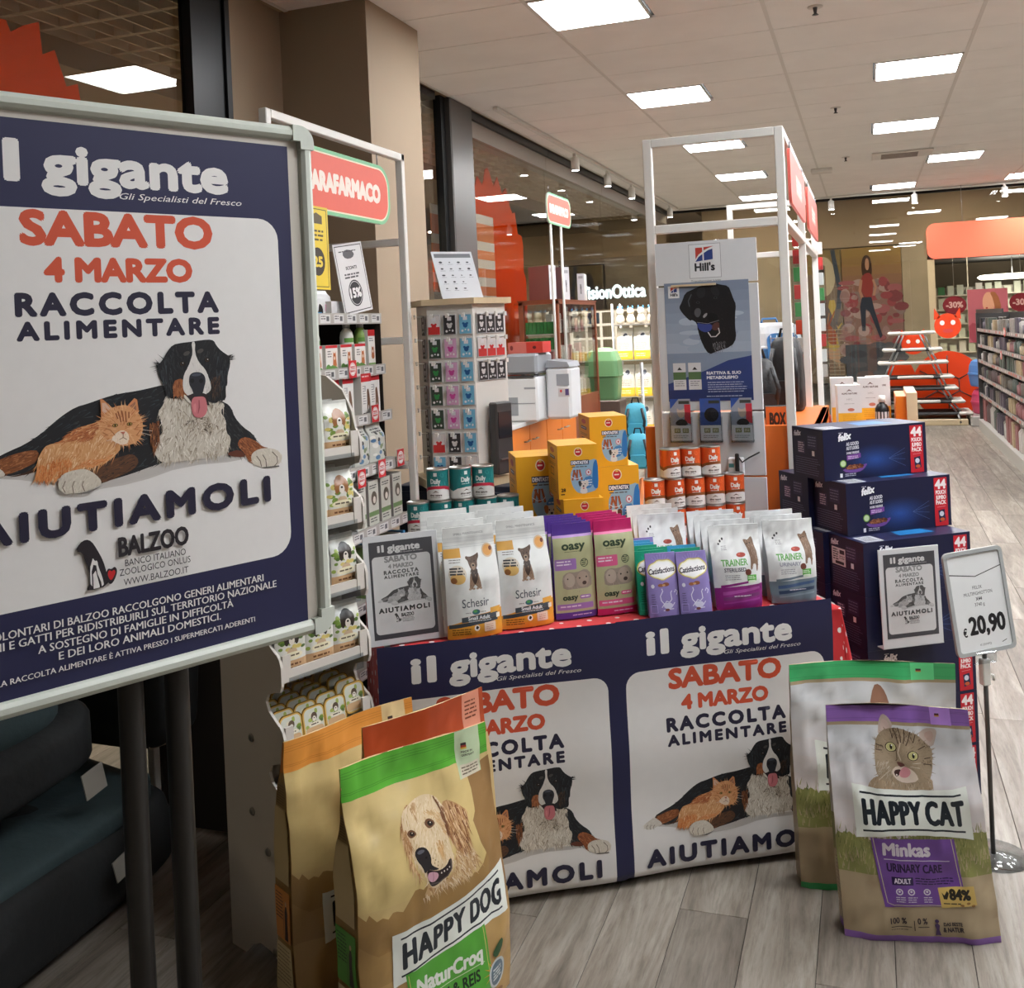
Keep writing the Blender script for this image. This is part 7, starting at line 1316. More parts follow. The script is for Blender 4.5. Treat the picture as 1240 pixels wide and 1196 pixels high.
for i, (x0, nm4) in enumerate(((.035, 'left'), (.152, 'middle'), (.272, 'right'))):
    r = empty('leaflet_holder', 'leaflet holder under the labrador poster, %s one' % nm4, 'leaflet holder', (-.785+x0, 3.985, 1.185), group='three leaflet holders on the white board')
    MB().box(0, .085, -.02, .012, 0, .008).box(0, .085, -.021, -.019, 0, .12).box(0, .002, -.02, .012, 0, .10).box(.083, .085, -.02, .012, 0, .10).build('holder', 'clear_plastic', parent=r)
    c = CV(80, 165, (214, 214, 216)); c.rect(0, 0, 80, 105, (60, 84, 150) if i == 1 else (150, 156, 170)); c.poly([(0, 0), (34, 0), (0, 40)], (52, 84, 160)); c.rect(34, 8, 76, 20, (60, 64, 60))
    if i == 1: c.ell(44, 64, 28, 28, (26, 28, 34)); c.ell(54, 60, 14, 20, (40, 42, 50))
    else: c.poly([(56, 22), (80, 22), (80, 100), (56, 90)], (196, 56, 70)); c.poly([(26, 34), (34, 44), (48, 44), (56, 34), (58, 66), (42, 78), (28, 66)], (196, 176, 160), 1); c.poly([(20, 90), (40, 78), (62, 84), (70, 105), (20, 105)], (40, 38, 40), 1)
    for x in (14, 46): c.rect(x, 116, x+24, 134, (130, 128, 84)); c.lines(x+3, 120, x+22, 2, 6, 3, (220, 216, 190), x)
    c.lines(10, 144, 70, 2, 7, 3, (150, 150, 150), 4); o = MB().box(.003, .081, -.012, -.006, .010, .17).build('leaflet_stack', 'white_matte', parent=r); c.build('printed_leaflet', lambda x, y, l: (.0025+x/1000, -.0125-l, .172-y/1000), parent=r)
dv2 = empty('card_reader', 'small white device with black clip and cable on the white board', 'device', (-.53, 3.985, 1.055)); MB().box(0, .06, -.03, .01, 0, .07, 0, .004).build('device_body', 'printer_white', parent=dv2); MB().box(.03, .045, -.045, -.03, -.01, .09, 0, .003).build('clip', 'dark_void', parent=dv2); MB().tube([(.04, -.035, .08), (.055, -.03, .055), (.08, -.01, .07), (.12, .0, .09)], .003, 6).build('cable', 'dark_void', parent=dv2); c = CV(40, 30, (80, 140, 140)); c.build('screen', lambda x, y, l: (.004+x/2000, -.0305-l, .05-y/2000), parent=dv2)
# things behind, on the orange unit
mat('black_nylon', (26, 26, 28), .5, bump=.4, bs=30); mat('carrier_white', (222, 226, 228), .35); mat('carrier_blue', (70, 130, 190), .35); mat('carrier_pink', (206, 70, 110), .35); mat('wire', (190, 190, 190), .3, metal=.8)
def carrier(label, loc, rz_, s_, top, base, panel=True):
    r = empty('pet_carrier', label, 'pet carrier', loc, rz_, group='pet carriers')
    W_, Dp, Hh = .34*s_, .5*s_, .34*s_
    def ring(z, k): return [(p[0]*k, p[1]*(.5+.5*k), z) for p in rrect(-W_/2, -Dp/2, W_/2, Dp/2, .07*s_, 4)]
    MB().loft([ring(0, .84), ring(.02*s_, .9), ring(Hh*.42, 1), ring(Hh*.44, 1.04), ring(Hh*.47, 1.04)], 0, True).build('base_shell', base, parent=r)
    MB().loft([ring(Hh*.47, 1.04), ring(Hh*.50, 1.04), ring(Hh*.52, .99), ring(Hh*.78, .93), ring(Hh*.93, .80), ring(Hh, .58)], 0, True, smooth=False).build('top_shell', top, parent=r)
    dr_ = MB().prism(rrect(-W_*.33, Hh*.16, W_*.33, Hh*.78, .05*s_), -Dp*.5-.006, -Dp*.5+.004).build('door', 'carrier_blue' if not panel else 'white_matte', parent=r)
    g = MB(); 
    for k in range(5): x = -W_*.26+W_*.13*k; g.tube([(x, -Dp*.5-.010, Hh*.2), (x, -Dp*.5-.010, Hh*.74)], .003*s_, 5)
    for k in range(4): z = Hh*(.26+.14*k); g.tube([(-W_*.28, -Dp*.5-.011, z), (W_*.28, -Dp*.5-.011, z)], .003*s_, 5)
    g.build('door_grille', 'wire', parent=dr_); MB().tube([(-.06*s_, 0, Hh), (-.05*s_, 0, Hh+.03*s_), (.05*s_, 0, Hh+.03*s_), (.06*s_, 0, Hh)], .008*s_, 6).build('handle', base, parent=r); return r
p = W(934, 447, 6.05); 
rk = empty('wire_rack', 'wire rack holding the white and blue pet carrier behind the frame', 'rack', (float(p[0]), float(p[1]), 0)); rz0 = float(p[2])
for sx in (-.15, .15):
    for sy_ in (-.2, .2): MB().tube([(sx, sy_, 0), (sx, sy_, rz0-.012)], .006, 6).build('leg', 'wire', parent=rk)
MB().box(-.16, .16, -.21, .21, rz0-.012, rz0-.002).build('shelf', 'wire', parent=rk)
carrier('white and blue pet carrier behind the central frame post', (float(p[0]), float(p[1]), rz0), R(25), .82, 'carrier_white', 'carrier_blue', False)
def backpack(label, x, y, d, w_, h, m_, rz_=0., zb=None):
    p = W(x, y, d); r = empty('pet_backpack', label, 'bag', (float(p[0]), float(p[1]), float(p[2]) if zb is None else zb), rz_)
    def ring(z, kx, ky): return [(a[0]*kx, a[1]*ky, z) for a in rrect(-w_/2, -.09, w_/2, .09, .05, 4)]
    MB().loft([ring(0, .9, .8), ring(.02, 1, .95), ring(h*.4, 1.0, 1.05), ring(h*.75, .95, .9), ring(h*.93, .8, .6), ring(h, .5, .3)], 0, True, smooth=True).build('bag_body', m_, parent=r)
    MB().prism(rrect(-w_*.36, h*.08, w_*.36, h*.42, .02), -.125, -.09).build('front_pocket', m_, parent=r); MB().tube([(-.03, 0, h*.98), (-.02, 0, h+.04), (.02, 0, h+.04), (.03, 0, h*.98)], .007, 6).build('carry_loop', 'black_nylon', parent=r)
    for s_ in (-1, 1): MB().tube([(s_*w_*.3, -.09, h*.85), (s_*w_*.42, -.14, h*.5), (s_*w_*.34, -.09, h*.1)], .012, 6).build('strap', 'black_nylon', parent=r)
    return r
backpack('black pet bag on the orange unit, left one behind the frame', 922, 520, 4.72, .15, .27, 'black_nylon', R(15), 1.203); backpack('tall black pet bag on the orange unit, right one behind the frame', 956, 520, 4.98, .16, .36, 'black_nylon', R(-5), 1.203)
c = CV(90, 60, (206, 100, 40)); c.text('BOX', 45, 44, 28, (50, 34, 26), w=60, al='c', bold=.04)
o = carton('bag_box', 'small box with orange print between the black pet bags', 'box', .09, .06, .10, c, None, 'dark_void'); p = W(950, 512, 4.55); put(o, p[0]+.01, 4.11+.1, 1.203, R(8))
# orange shelf with vet-food cartons
os_ = empty('orange_shelf', 'low orange shelf right of the central frame carrying white cartons', 'shelf', (-.19, 5.35, 0)); bx('shelf_board', 'orange_lam', -.005, .42, 0, .45, 1.06, 1.09, .002, parent=os_); bx('shelf_body', 'orange_lam', 0, .40, .02, .43, 0, 1.06, .002, parent=os_); bx('upright', 'orange_lam', .31, .36, .05, .43, 1.09, 1.24, .002, parent=os_); bx('edge_board', 'light_wood', .36, .41, .02, .45, 1.0, 1.26, .002, parent=os_)
c = CV(110, 210, (206, 206, 206)); c.poly([(40, 34), (54, 20), (70, 32), (54, 27)], (90, 56, 50)); c.text('ALMO NATURE', 55, 46, 8, (90, 70, 66), w=72, al='c', bold=.03); c.text('HFC', 55, 76, 9, (150, 150, 150), w=26, al='c'); c.lines(30, 92, 84, 1, 5, 3, (160, 160, 160), 2); c.ell(60, 124, 16, 8, (186, 110, 90)); c.rect(0, 140, 110, 210, (224, 170, 50)); c.rect(28, 192, 80, 200, (120, 90, 30)); c.lines(20, 150, 90, 4, 9, 2.5, (190, 140, 40), 4)
va = carton('food_carton', 'white and yellow food carton on the orange shelf, front one', 'pet food carton', .115, .08, .21, c, None, 'white_matte', 'white and yellow food cartons'); put(va, -.105, 5.42, 1.092, R(10))
for (x, y, lb) in ((-.0, 5.60, 'white and yellow food carton behind the black bottle'), (-.14, 5.66, 'white and yellow food carton at the back left of the orange shelf'), (.04, 5.70, 'white and yellow food carton at the back right of the orange shelf')): o = copy_tree(va, label=lb); put(o, x, y, 1.092, R(6)); o.scale = (1, 1, 1.12)
r = empty('syrup_bottle', 'black bottle with white cap beside the front food carton', 'bottle', (.055, 5.44, 1.092)); MB().lathe([(.001, 0), (.032, 0), (.034, .005), (.034, .085), (.024, .105), (.014, .112), (.014, .12), (.001, .12)], 18).build('bottle_body', 'black_metal', parent=r); MB().lathe([(.001, .118), (.018, .118), (.018, .15), (.001, .15)], 16).build('cap', 'white_metal', parent=r); CV(100, 40, (206, 206, 206)).build('paper_label', lambda x, y, l: ((.0345+l)*math.cos(x/100*5-pi/2-2.5), (.0345+l)*math.sin(x/100*5-pi/2-2.5), .07-y/1000), parent=r, cuts=([10*k for k in range(1, 10)], [20]))
# dome litter tray
wd = W(1034, 498, 7.2); r = empty('litter_dome', 'small white domed litter box with dark red base behind the orange shelf', 'litter box', (float(wd[0]), float(wd[1]), 0)); zb = float(wd[2]); MB().box(-.09, .09, -.09, .09, 0, zb-.002, 0, .01).build('stand', 'dark_pack', parent=r); MB().lathe([(.001, zb), (.075, zb), (.088, zb+.05)], 20).build('tray_base', 'carrier_pink', parent=r); MB().lathe([(.088, zb+.05), (.086, zb+.11), (.07, zb+.17), (.04, zb+.2), (.001, zb+.21)], 20).build('dome', 'carrier_white', parent=r)
# clear tall display columns
for (x, y, d, w_, lb) in ((967, 310, 5.75, .085, 'tall clear acrylic display column behind the frame, left one'), (992, 322, 6.6, .07, 'tall clear acrylic display column behind the frame, right one')):
    a = W(x, y, d); r = empty('acrylic_column', lb, 'display stand', (float(a[0]), float(a[1]), 0)); zt_ = float(a[2]); MB().box(-w_/2, w_/2, -.05, .05, .05, zt_, 0, .004).build('acrylic_case', 'clear_plastic', parent=r); MB().box(-w_/2-.01, w_/2+.01, -.06, .06, 0, .06).build('base', 'dark_grey', parent=r)
    rg = random.Random(int(x))
    for k in range(9): z = 1.26+k*.1; MB().box(-w_/2+.012, w_/2-.012, -.03, .03, z, z+.08, 0, .002).build('packet', rg.choice(['card_red', 'stick_pack', 'white_matte', 'orange_acrylic', 'green_box']), parent=r)
# ================================================================ BACKGROUND INSIDE THE SHOP
# gondola at the right
gx, gy0, gy1 = 1.42, 9.4, 15.25
gn = empty('gondola', 'long shelving gondola with dark shelves at the right edge', 'shelving', (gx, gy0, 0)); mat('gond_dark', (58, 54, 52), .5); mat('gond_edge', (150, 142, 136), .45)
bx('back_panel', 'gond_dark', .42, .44, 0, gy1-gy0, 0, 1.60, parent=gn); bx('end_panel', 'gond_dark', 0, .84, gy1-gy0, gy1-gy0+.04, 0, 1.60, parent=gn); bx('base_plinth', 'shelf_metal', -.02, .42, 0, gy1-gy0, 0, .14, parent=gn)
gz = [.14, .50, .74, .96, 1.17, 1.385]
for z in gz[1:]:
    bx('shelf', 'gond_dark', .02, .42, 0, gy1-gy0, z-.02, z, parent=gn); rr_ = bx('price_rail', 'gond_edge', .008, .02, 0, gy1-gy0, z-.035, z+.008, parent=gn)
    c = CV((gy1-gy0)*1000, 40, None); rg = random.Random(int(z*100))
    for k in range(34): x = 60+k*170; c.rect(x, 6, x+90, 34, rg.choice([(214, 206, 200), (214, 206, 200), (206, 110, 90), (190, 186, 180)]))
    c.build('price_strip', lambda x, y, l, z=z: (.0075-l, x/1000, z+.008-y/1000), parent=gn)
gm = []
for i, c_ in enumerate([(130, 124, 116), (74, 70, 68), (150, 144, 138), (96, 78, 78), (50, 49, 52), (110, 104, 94), (140, 92, 92), (180, 174, 168), (84, 92, 84), (90, 82, 92), (170, 150, 120)]): mat('good_%d' % i, c_, .5, var=.1, vs=40); gm.append('good_%d' % i)
me_b = {}
for i, m_ in enumerate(gm):
    o = MB().box(-.05, .05, -.045, .045, 0, 1, 0, .012).build('boxed_product', m_); me_b[i] = o.data; D.objects.remove(o)
    o = MB().lathe([(.001, 0), (.036, 0), (.038, .03), (.038, .72), (.015, .84), (.015, .9)], 10).lathe([(.001, .88), (.02, .88), (.02, 1), (.001, 1)], 8).build('bottled_product', m_); me_b[i+100] = o.data; D.objects.remove(o)
rg = random.Random(77); shn = ['bottom deck', 'lowest shelf', 'second shelf', 'third shelf', 'fourth shelf', 'top shelf']
for si, z in enumerate(gz+[1.6]):
    if si == 6: continue
    y = gy0+.08; hgap = ([.33, .2, .18, .17, .17, .18])[si]; i = rg.randrange(11); n_ = 0
    while y < gy1-.08:
        if n_ <= 0: i = rg.randrange(11); n_ = rg.randint(2, 4); kind = rg.random() < .5; hh_ = hgap*rg.uniform(.65, .95)
        n_ -= 1; nm_ = 'boxed_product' if kind else 'bottled_product'
        o = D.objects.new(nm_, me_b[i if kind else i+100]); COL.objects.link(o); o.location = (gx+.08+rg.uniform(-.012, .01), y, z+.001); o.scale = (1, 1, hh_); o.rotation_euler = (0, 0, R(rg.uniform(-6, 6)))
        o['label'] = 'small %s %s on the %s of the right-hand gondola' % (('grey', 'dark grey', 'pale grey', 'mauve', 'black', 'taupe', 'dull red', 'off-white', 'grey-green', 'violet-grey', 'beige')[i], 'boxed packet' if kind else 'bottle', shn[si]); o['category'] = 'packet' if kind else 'bottle'; o['group'] = 'packets and bottles, %s of the gondola' % shn[si]; y += .118
for (x, y, lb) in ((1216, 402, 'upper'), (1212, 430, 'lower')):
    p = VX(x, y, gx-.02); r = empty('shelf_roundel', 'pink roundel sign on the right-hand gondola, %s one' % lb, 'sign', tuple(float(v) for v in p)); MB().prism(ellp(0, 0, .075, .05, 18), 0, .004, ax='x').build('roundel', 'sign_pink', parent=r); MB().prism(ellp(0, 0, .05, .028, 16), -.002, 0, ax='x').build('roundel_face', 'stripe_white', parent=r)
c = CV(600, 60, (90, 50, 60)); c.lines(20, 18, 580, 1, 5, 26, (200, 190, 196), 4)
hd_ = empty('header_sign', 'dark header strip on top of the gondola', 'sign', (gx, 12.4, 1.60)); MB().box(0, .02, 0, 2.8, 0, .05).build('header_strip', 'gond_dark', parent=hd_)
# red packs at the bottom of the gondola, near end
# tiered pet bed stand
tz = [(.165, 1.35), (.335, 1.16), (.525, 1.0), (.69, .90), (.905, .77), (1.095, .63), (1.34, .46)]
ts = empty('tiered_stand', 'tiered stand of black and white pet mats by the back window', 'display stand', (.615, 16.1, 0)); mat('mat_black', (44, 42, 42), .7); mat('mat_white', (206, 200, 190), .7, bump=.3, bs=40)
bx('plinth', 'light_wood', -.70, .70, -.34, .34, 0, .09, .01, parent=ts)
for k in (-.6, -.02, .6): MB().tube([(k, -.33, .03), (k-.03, -.3, .16)], .02, 6).build('foot', 'chain', parent=ts)
for i, (z, w_) in enumerate(tz):
    k = .32*(1-.55*i/6); rgt = random.Random(i); g = MB(); g.box(-w_/2, w_/2, -k, k, z-.022, z+.022, 0, .018); g.build('mat_shelf', 'mat_black' if i in (0, 1, 2, 3, 5) else 'mat_white', parent=ts)
    e = MB()
    for s_ in (-1, 1): e.box(s_*w_/2-.10, s_*w_/2+.10, -k-.01, k+.01, z-.02, z+.028, 0, .02)
    if i % 2 == 1: e.box(-w_*.25, w_*.3, -k-.012, -k+.05, z-.01, z+.03, 0, .012)
    e.build('mat_edge', 'mat_white', parent=ts)
    if i < 6:
        z2, w2 = tz[i+1]
        for s_ in (-1, 1):
            for q_ in (0, .06): MB().tube([(s_*(w_/2-.06-q_), -k*.8, z+.02), (s_*(w2/2-.06-q_), -k*.75, z2-.02)], .014, 6).build('strut', 'chain', parent=ts)
carrier('blue pet carrier stacked on the pink one by the back window', (1.62, 15.95, .535), R(18), 1.15, 'carrier_blue', 'carrier_blue'); carrier('pink pet carrier on a grey plinth by the back window', (1.62, 15.95, .142), R(18), 1.05, 'carrier_pink', 'carrier_pink'); bx('plinth', 'shelf_metal', 1.34, 1.80, 15.6, 16.3, 0, .14, .01, label='grey plinth under the stacked pet carriers', cat='plinth')
# decorations on the back glass
def disc(label, x, z, rx, rz2, face=0, y=16.70):
    r = empty('window_sticker', label, 'sticker', (x, y, z)); MB().prism([(rx*math.cos(2*pi*k/28), rz2*math.sin(2*pi*k/28)) for k in range(28)], -.006, 0).build('sticker_disc', 'orange_acrylic', parent=r)
    if face == 1:      # football seams
        s_ = MB(); 
        def hx(cx, cz, q, rot=0): return [(cx+q*math.cos(R(60*k+rot)), cz+q*math.sin(R(60*k+rot))) for k in range(6)]
        H0 = hx(0, 0, rx*.36, 30)
        for k in range(6): a, b2 = H0[k], H0[(k+1) % 6]; s_.tube([(a[0], -.009, a[1]), (b2[0], -.009, b2[1])], .008, 5); s_.tube([(a[0], -.009, a[1]), (a[0]*2.5, -.009, a[1]*2.5)], .008, 5)
        s_.build('seams', 'mat_black', parent=r)
    if face == 2:
        for s_ in (-1, 1): MB().prism(ellp(s_*rx*.4, rz2*.25, rx*.18, rz2*.2, 10), -.010, -.006).build('eye', 'white_matte', parent=r)
        MB().prism(ellp(0, -rz2*.4, rx*.4, rz2*.16, 12), -.010, -.006).build('mouth', 'card_red', parent=r)
        for s_ in (-1, 1): MB().prism([(s_*rx*.5, rz2*.7), (s_*rx*.95, rz2*1.45), (s_*rx*1.0, rz2*.5)], -.006, 0).build('tuft', 'orange_acrylic', parent=r)
disc('big orange football sticker on the back glass behind the tiered stand', 1.13, .52, .50, .52, 1); disc('orange round sticker on the back glass behind the middle of the tiered stand', .47, .66, .20, .26, 0, 16.685); disc('small orange face sticker above the tiered stand', .66, 1.16, .17, .16, 2, 16.69); disc('orange face sticker with red mouth on the back glass, right', 1.16, 1.42, .19, .19, 2)
MB().box(-.75, -.12, 16.3, 16.66, .0, .10, 0, .02).build('orange_mat', 'orange_acrylic', label='orange padded mat on the floor by the back window', cat='mat')
# salmon banner
hbn = empty('hanging_banner', 'wide salmon banner with rounded corners hanging before the back window', 'banner', (.90, 16.35, 2.43)); mat('salmon', (228, 96, 66), .5)
MB().prism(rrect(0, 0, 2.6, .53, .12), 0, .03).build('banner_panel', 'salmon', parent=hbn)
for x in (.5, 2.1): MB().tube([(x, .015, .53), (x, .015, 1.07)], .004, 6).build('cord', 'chain', parent=hbn)
# rails and spots
def spotlight(x, y, z, label, rz_=0., aim=None, pw=None):
    r = empty('spotlight', label, 'spotlight', (x, y, z), rz_, group='white track spotlights'); MB().box(-.015, .015, -.03, .03, -.03, 0).build('adapter', 'white_metal', parent=r); MB().lathe([(.001, -.17), (.042, -.175), (.045, -.17), (.045, -.045), (.02, -.03), (.001, -.03)], 14).build('lamp_head', 'white_metal', parent=r); MB().lathe([(.001, -.1765), (.036, -.1765), (.036, -.175), (.001, -.175)], 12).build('lens', 'panel_glow', parent=r)
    if pw:
        l = D.lights.new('spot_light', 'SPOT'); l.energy = pw; l.spot_size = R(50); l.spot_blend = .6; l.shadow_soft_size = .04; l.color = (1, .93, .84); lo_ = D.objects.new('spot_light', l); COL.objects.link(lo_); lo_.parent = r; lo_.location = (0, 0, -.19); dr = Vector(aim)-Vector((x, y, z-.19)); lo_.rotation_euler = dr.to_track_quat('-Z', 'Y').to_euler()
rr2 = struct(MB().box(-2.82, -2.78, 7.8, 16.2, CEIL-.035, CEIL-.008).build('trim_2', 'white_metal')); struct(MB().box(-2.8, 6, 16.38, 16.42, CEIL-.035, CEIL-.008).build('trim_3', 'white_metal'))
for i, y in enumerate((10.2, 11.6, 12.9, 15.6)): spotlight(-2.8, y, CEIL-.035, 'white spotlight on the left window track, %s from the camera' % ['nearest', 'second', 'third', 'farthest'][i], 0, (-2.4, 11.3, 1.0) if i < 2 else (-2.4, y-1, .9), 500 if i < 2 else 90)
for i, x in enumerate((-.44, .76, 1.99)): spotlight(x, 16.4, CEIL-.035, 'white spotlight on the back window track, %s' % ['left', 'middle', 'right'][i])
spotlight(3.2, 15.6, CEIL-.035, 'white spotlight outside the picture lighting the salmon banner', 0, (2.3, 16.35, 2.6), 160)
# air cassette, sprinklers, detector
ac = empty('air_vent', 'rectangular air conditioning cassette in the ceiling', 'air vent', (.14, 12.36, CEIL)); MB().box(0, .66, 0, .46, -.02, .0, 0, .006).build('cover', 'ceil_rail', parent=ac)
for k in range(5): bx('slat', 'gond_edge', .1, .5, .07+k*.075, .10+k*.075, -.026, -.02, parent=ac)
for (x, y, lb) in ((-.21, 6.3, 'nearest'), (-.18, 9.44, 'middle'), (-.15, 12.46, 'farthest, left of the air vent')):
    r = empty('sprinkler', 'ceiling sprinkler head, %s' % lb, 'sprinkler', (x, y, CEIL)); MB().lathe([(.001, -.006), (.045, -.006), (.045, 0)], 16).build('escutcheon', 'ceil_rail', parent=r); MB().lathe([(.001, -.05), (.02, -.05), (.008, -.04), (.012, -.02), (.014, -.006), (.001, -.006)], 12).build('head', 'dark_grey', parent=r)
r = empty('smoke_detector', 'round detector box on the ceiling right of the central frame', 'detector', (-.45, 13.3, CEIL)); MB().box(-.13, .13, -.1, .1, -.05, 0, 0, .01).build('housing', 'ceil_rail', parent=r)
# rack of litter bags and bins in front of the side glass
lr = empty('wire_rack', 'metal rack with white and yellow litter bags by the side glass', 'rack', (-2.72, 11.2, 0))
for x in (0, .62):
    for y in (0, .4): MB().tube([(x, y, 0), (x, y, 1.9)], .014, 6).build('upright', 'wire', parent=lr)
for z in (.42, .84, 1.26, 1.66): bx('rack_shelf', 'wire', 0, .62, 0, .4, z-.012, z, parent=lr)
c = CV(190, 360, (222, 214, 200)); c.ell(95, 90, 50, 54, (236, 232, 224)); c.ell(110, 90, 26, 30, (90, 96, 110)); c.lines(30, 170, 160, 4, 20, 7, (160, 150, 140), 3); c.rect(0, 260, 190, 360, (226, 184, 60)); c.lines(30, 290, 150, 2, 24, 9, (250, 240, 200), 5)
lb_ = make_bag('litter_bag', 'x', 'cat litter bag', c, .19, .36, .12, 'white_foil', seed=101, wr=1.2, nu=8, nv=10, group='white and yellow litter bags on the rack'); k_ = 0
for zi, z in enumerate((.42, .84, 1.26)):
    for i in range(3): o = lb_ if k_ == 0 else copy_tree(lb_); k_ += 1; put(o, -2.72+.11+.2*i, 11.32, z+.001, R(rt.uniform(-6, 16))); o['label'] = 'white and yellow litter bag, %s shelf of the rack, %s' % (['lower', 'middle', 'upper'][zi], ['left', 'middle', 'right'][i])
rgt = random.Random(31); mat('toy_blue', (60, 130, 180), .4); mat('toy_cream', (222, 210, 190), .5)
for i in range(5):
    r = empty('plush_toy', 'pale plush toy with round head on top of the rack, %s' % ['far left', 'second', 'third', 'fourth', 'far right'][i], 'toy', (-2.65+.12*i, 11.3, 1.661), R(rgt.uniform(-20, 20)), group='plush toys on the rack'); MB().lathe([(.001, 0), (.045, .01), (.05, .06), (.03, .11), (.001, .12)], 12).build('toy_body', 'toy_cream', parent=r); MB().lathe([(.001, .10), (.03, .11), (.042, .145), (.03, .185), (.001, .19)], 12).build('head', 'toy_cream' if i % 2 else 'white_matte', parent=r)
    for s_ in (-1, 1): MB().lathe([(.001, 0), (.014, .01), (.001, .04)], 8).build('ear', 'toy_blue', parent=r, loc=(s_*.028, 0, .175))
mat('bin_green', (96, 138, 96), .4); mat('cyan_fabric', (74, 170, 196), .6, bump=.3, bs=30)
r = empty('feed_bin', 'green lidded feed bin behind the glass case', 'container', (-2.70, 10.62, 0)); 
MB().box(-.2, .2, -.16, .16, 0, .86, 0, .01).build('bin_stand', 'dark_pack', parent=r)
def rg_(z, k): return [(a[0]*k, a[1]*k, z) for a in rrect(-.18, -.14, .18, .14, .05, 4)]
MB().loft([rg_(.86, .85), rg_(.88, .9), rg_(1.10, 1), rg_(1.115, 1.1), rg_(1.125, 1.1)], 0, True).build('bin_body', 'bin_green', parent=r); MB().loft([rg_(1.126, 1.06), rg_(1.28, 1.0), rg_(1.38, .8), rg_(1.42, .4)], 0, True).build('lid', 'bin_green', parent=r)
for i, (x, y, d, zb_, lb) in enumerate(((771, 528, 7.9, .78, 'upper'), (774, 566, 7.7, .48, 'lower'))):
    p = W(x, y, d); backpack('cyan pet backpack hanging left of the orange unit, %s one' % lb, x, y, d, .17, .26, 'cyan_fabric', R(10), float(p[2]))
p = W(772, 560, 7.85); r = empty('hanging_rail', 'thin stand with cyan backpacks behind the yellow cartons', 'rack', (float(p[0])+.0, float(p[1])+.30, 0)); MB().tube([(0, 0, 0), (0, 0, 1.35)], .014, 8).build('pole', 'wire', parent=r); MB().lathe([(.001, 0), (.16, 0), (.16, .012), (.001, .02)], 20).build('base_plate', 'wire', parent=r)
for z in (1.08, .78): MB().tube([(0, 0, z), (0, -.14, z+.02)], .006, 6).build('arm', 'wire', parent=r)
r = empty('cardboard_strut', 'slanting copper-coloured cardboard strip left of the orange tins', 'display stand', (0, 0, 0)); a = W(778, 580, 3.95); b2 = W(768, 668, 3.74); b2[2] = .774; MB().tube([tuple(a), tuple(b2)], .012, 4, smooth=False).build('cardboard_strip', 'orange_lam', parent=r)
# ================================================================ ACROSS THE MALL
mat('concrete', (150, 138, 120), .8, var=.08, vs=3); mat('shop_white', (226, 220, 208), .5); mat('grey_soffit', (84, 84, 86), .6)
shopw = struct(MB().box(-3.0, -1.15, 20.2, 20.4, 0, 2.93).box(.66, 1.10, 20.1, 20.4, 0, 2.93).box(1.10, 9, 22.6, 22.8, 0, 2.93).build('wall_shops', 'concrete'))
struct(MB().box(1.10, 9, 20.2, 22.6, 2.60, 2.66).build('ceiling_shop', 'grey_soffit')); struct(MB().box(1.10, 1.22, 20.1, 22.6, 0, 2.6).build('wall_shop_side', 'pale_paint'))
emit('shop_glow', (255, 246, 230), 5.)
r = empty('ring_lamp', 'white oval lamp in the cosmetics shop across the mall', 'lamp', (2.6, 20.9, 2.2)); MB().lathe([(.001, 0), (.55, 0), (.6, .04), (.55, .08), (.001, .08)], 28).build('lamp_disc', 'shop_glow', parent=r); MB().tube([(0, 0, .08), (0, 0, .4)], .01, 6).build('cord', 'wire', parent=r)
def mural(label, x0, z0, w_, h, fn, y=20.09):
    r = empty('mural_panel', label, 'mural', (x0, y, z0)); MB().box(0, w_, 0, .04, 0, h).box(.01, .03, .01, .03, h, h+(.9 if h < 1 else .01)).build('panel', 'shop_white', parent=r); c = CV(w_*100, h*100, None); fn(c, w_*100, h*100); c.build('printed_face', lambda x, y_, l: (x/100, -l*3-.001, h-y_/100), 'print_matte', parent=r)
def m1_(c, w, h):
    rg = random.Random(3); c.rect(0, 0, w, h, (110, 98, 88)); c.rect(0, 0, w, h*.18, (120, 104, 70))
    c.ell(w*.55, h*.2, w*.3, h*.15, (170, 160, 140)); c.ell(w*.42, h*.16, w*.16, h*.1, (60, 54, 50)); c.line([(w*.8, 0), (w*.95, h*.3), (w*.9, h*.45)], 8, (60, 70, 84)); 
    for k in range(26): c.poly([(rg.uniform(0, w), rg.uniform(h*.35, h)) for _ in range(3)], rg.choice([(150, 116, 90), (140, 76, 64), (170, 150, 84), (96, 92, 96), (130, 120, 110), (170, 140, 120)]), 1)
    for k in range(14): c.rect(w*.3, h*(.6+.028*k), w, h*(.6+.028*k)+1.5, (150, 140, 128))
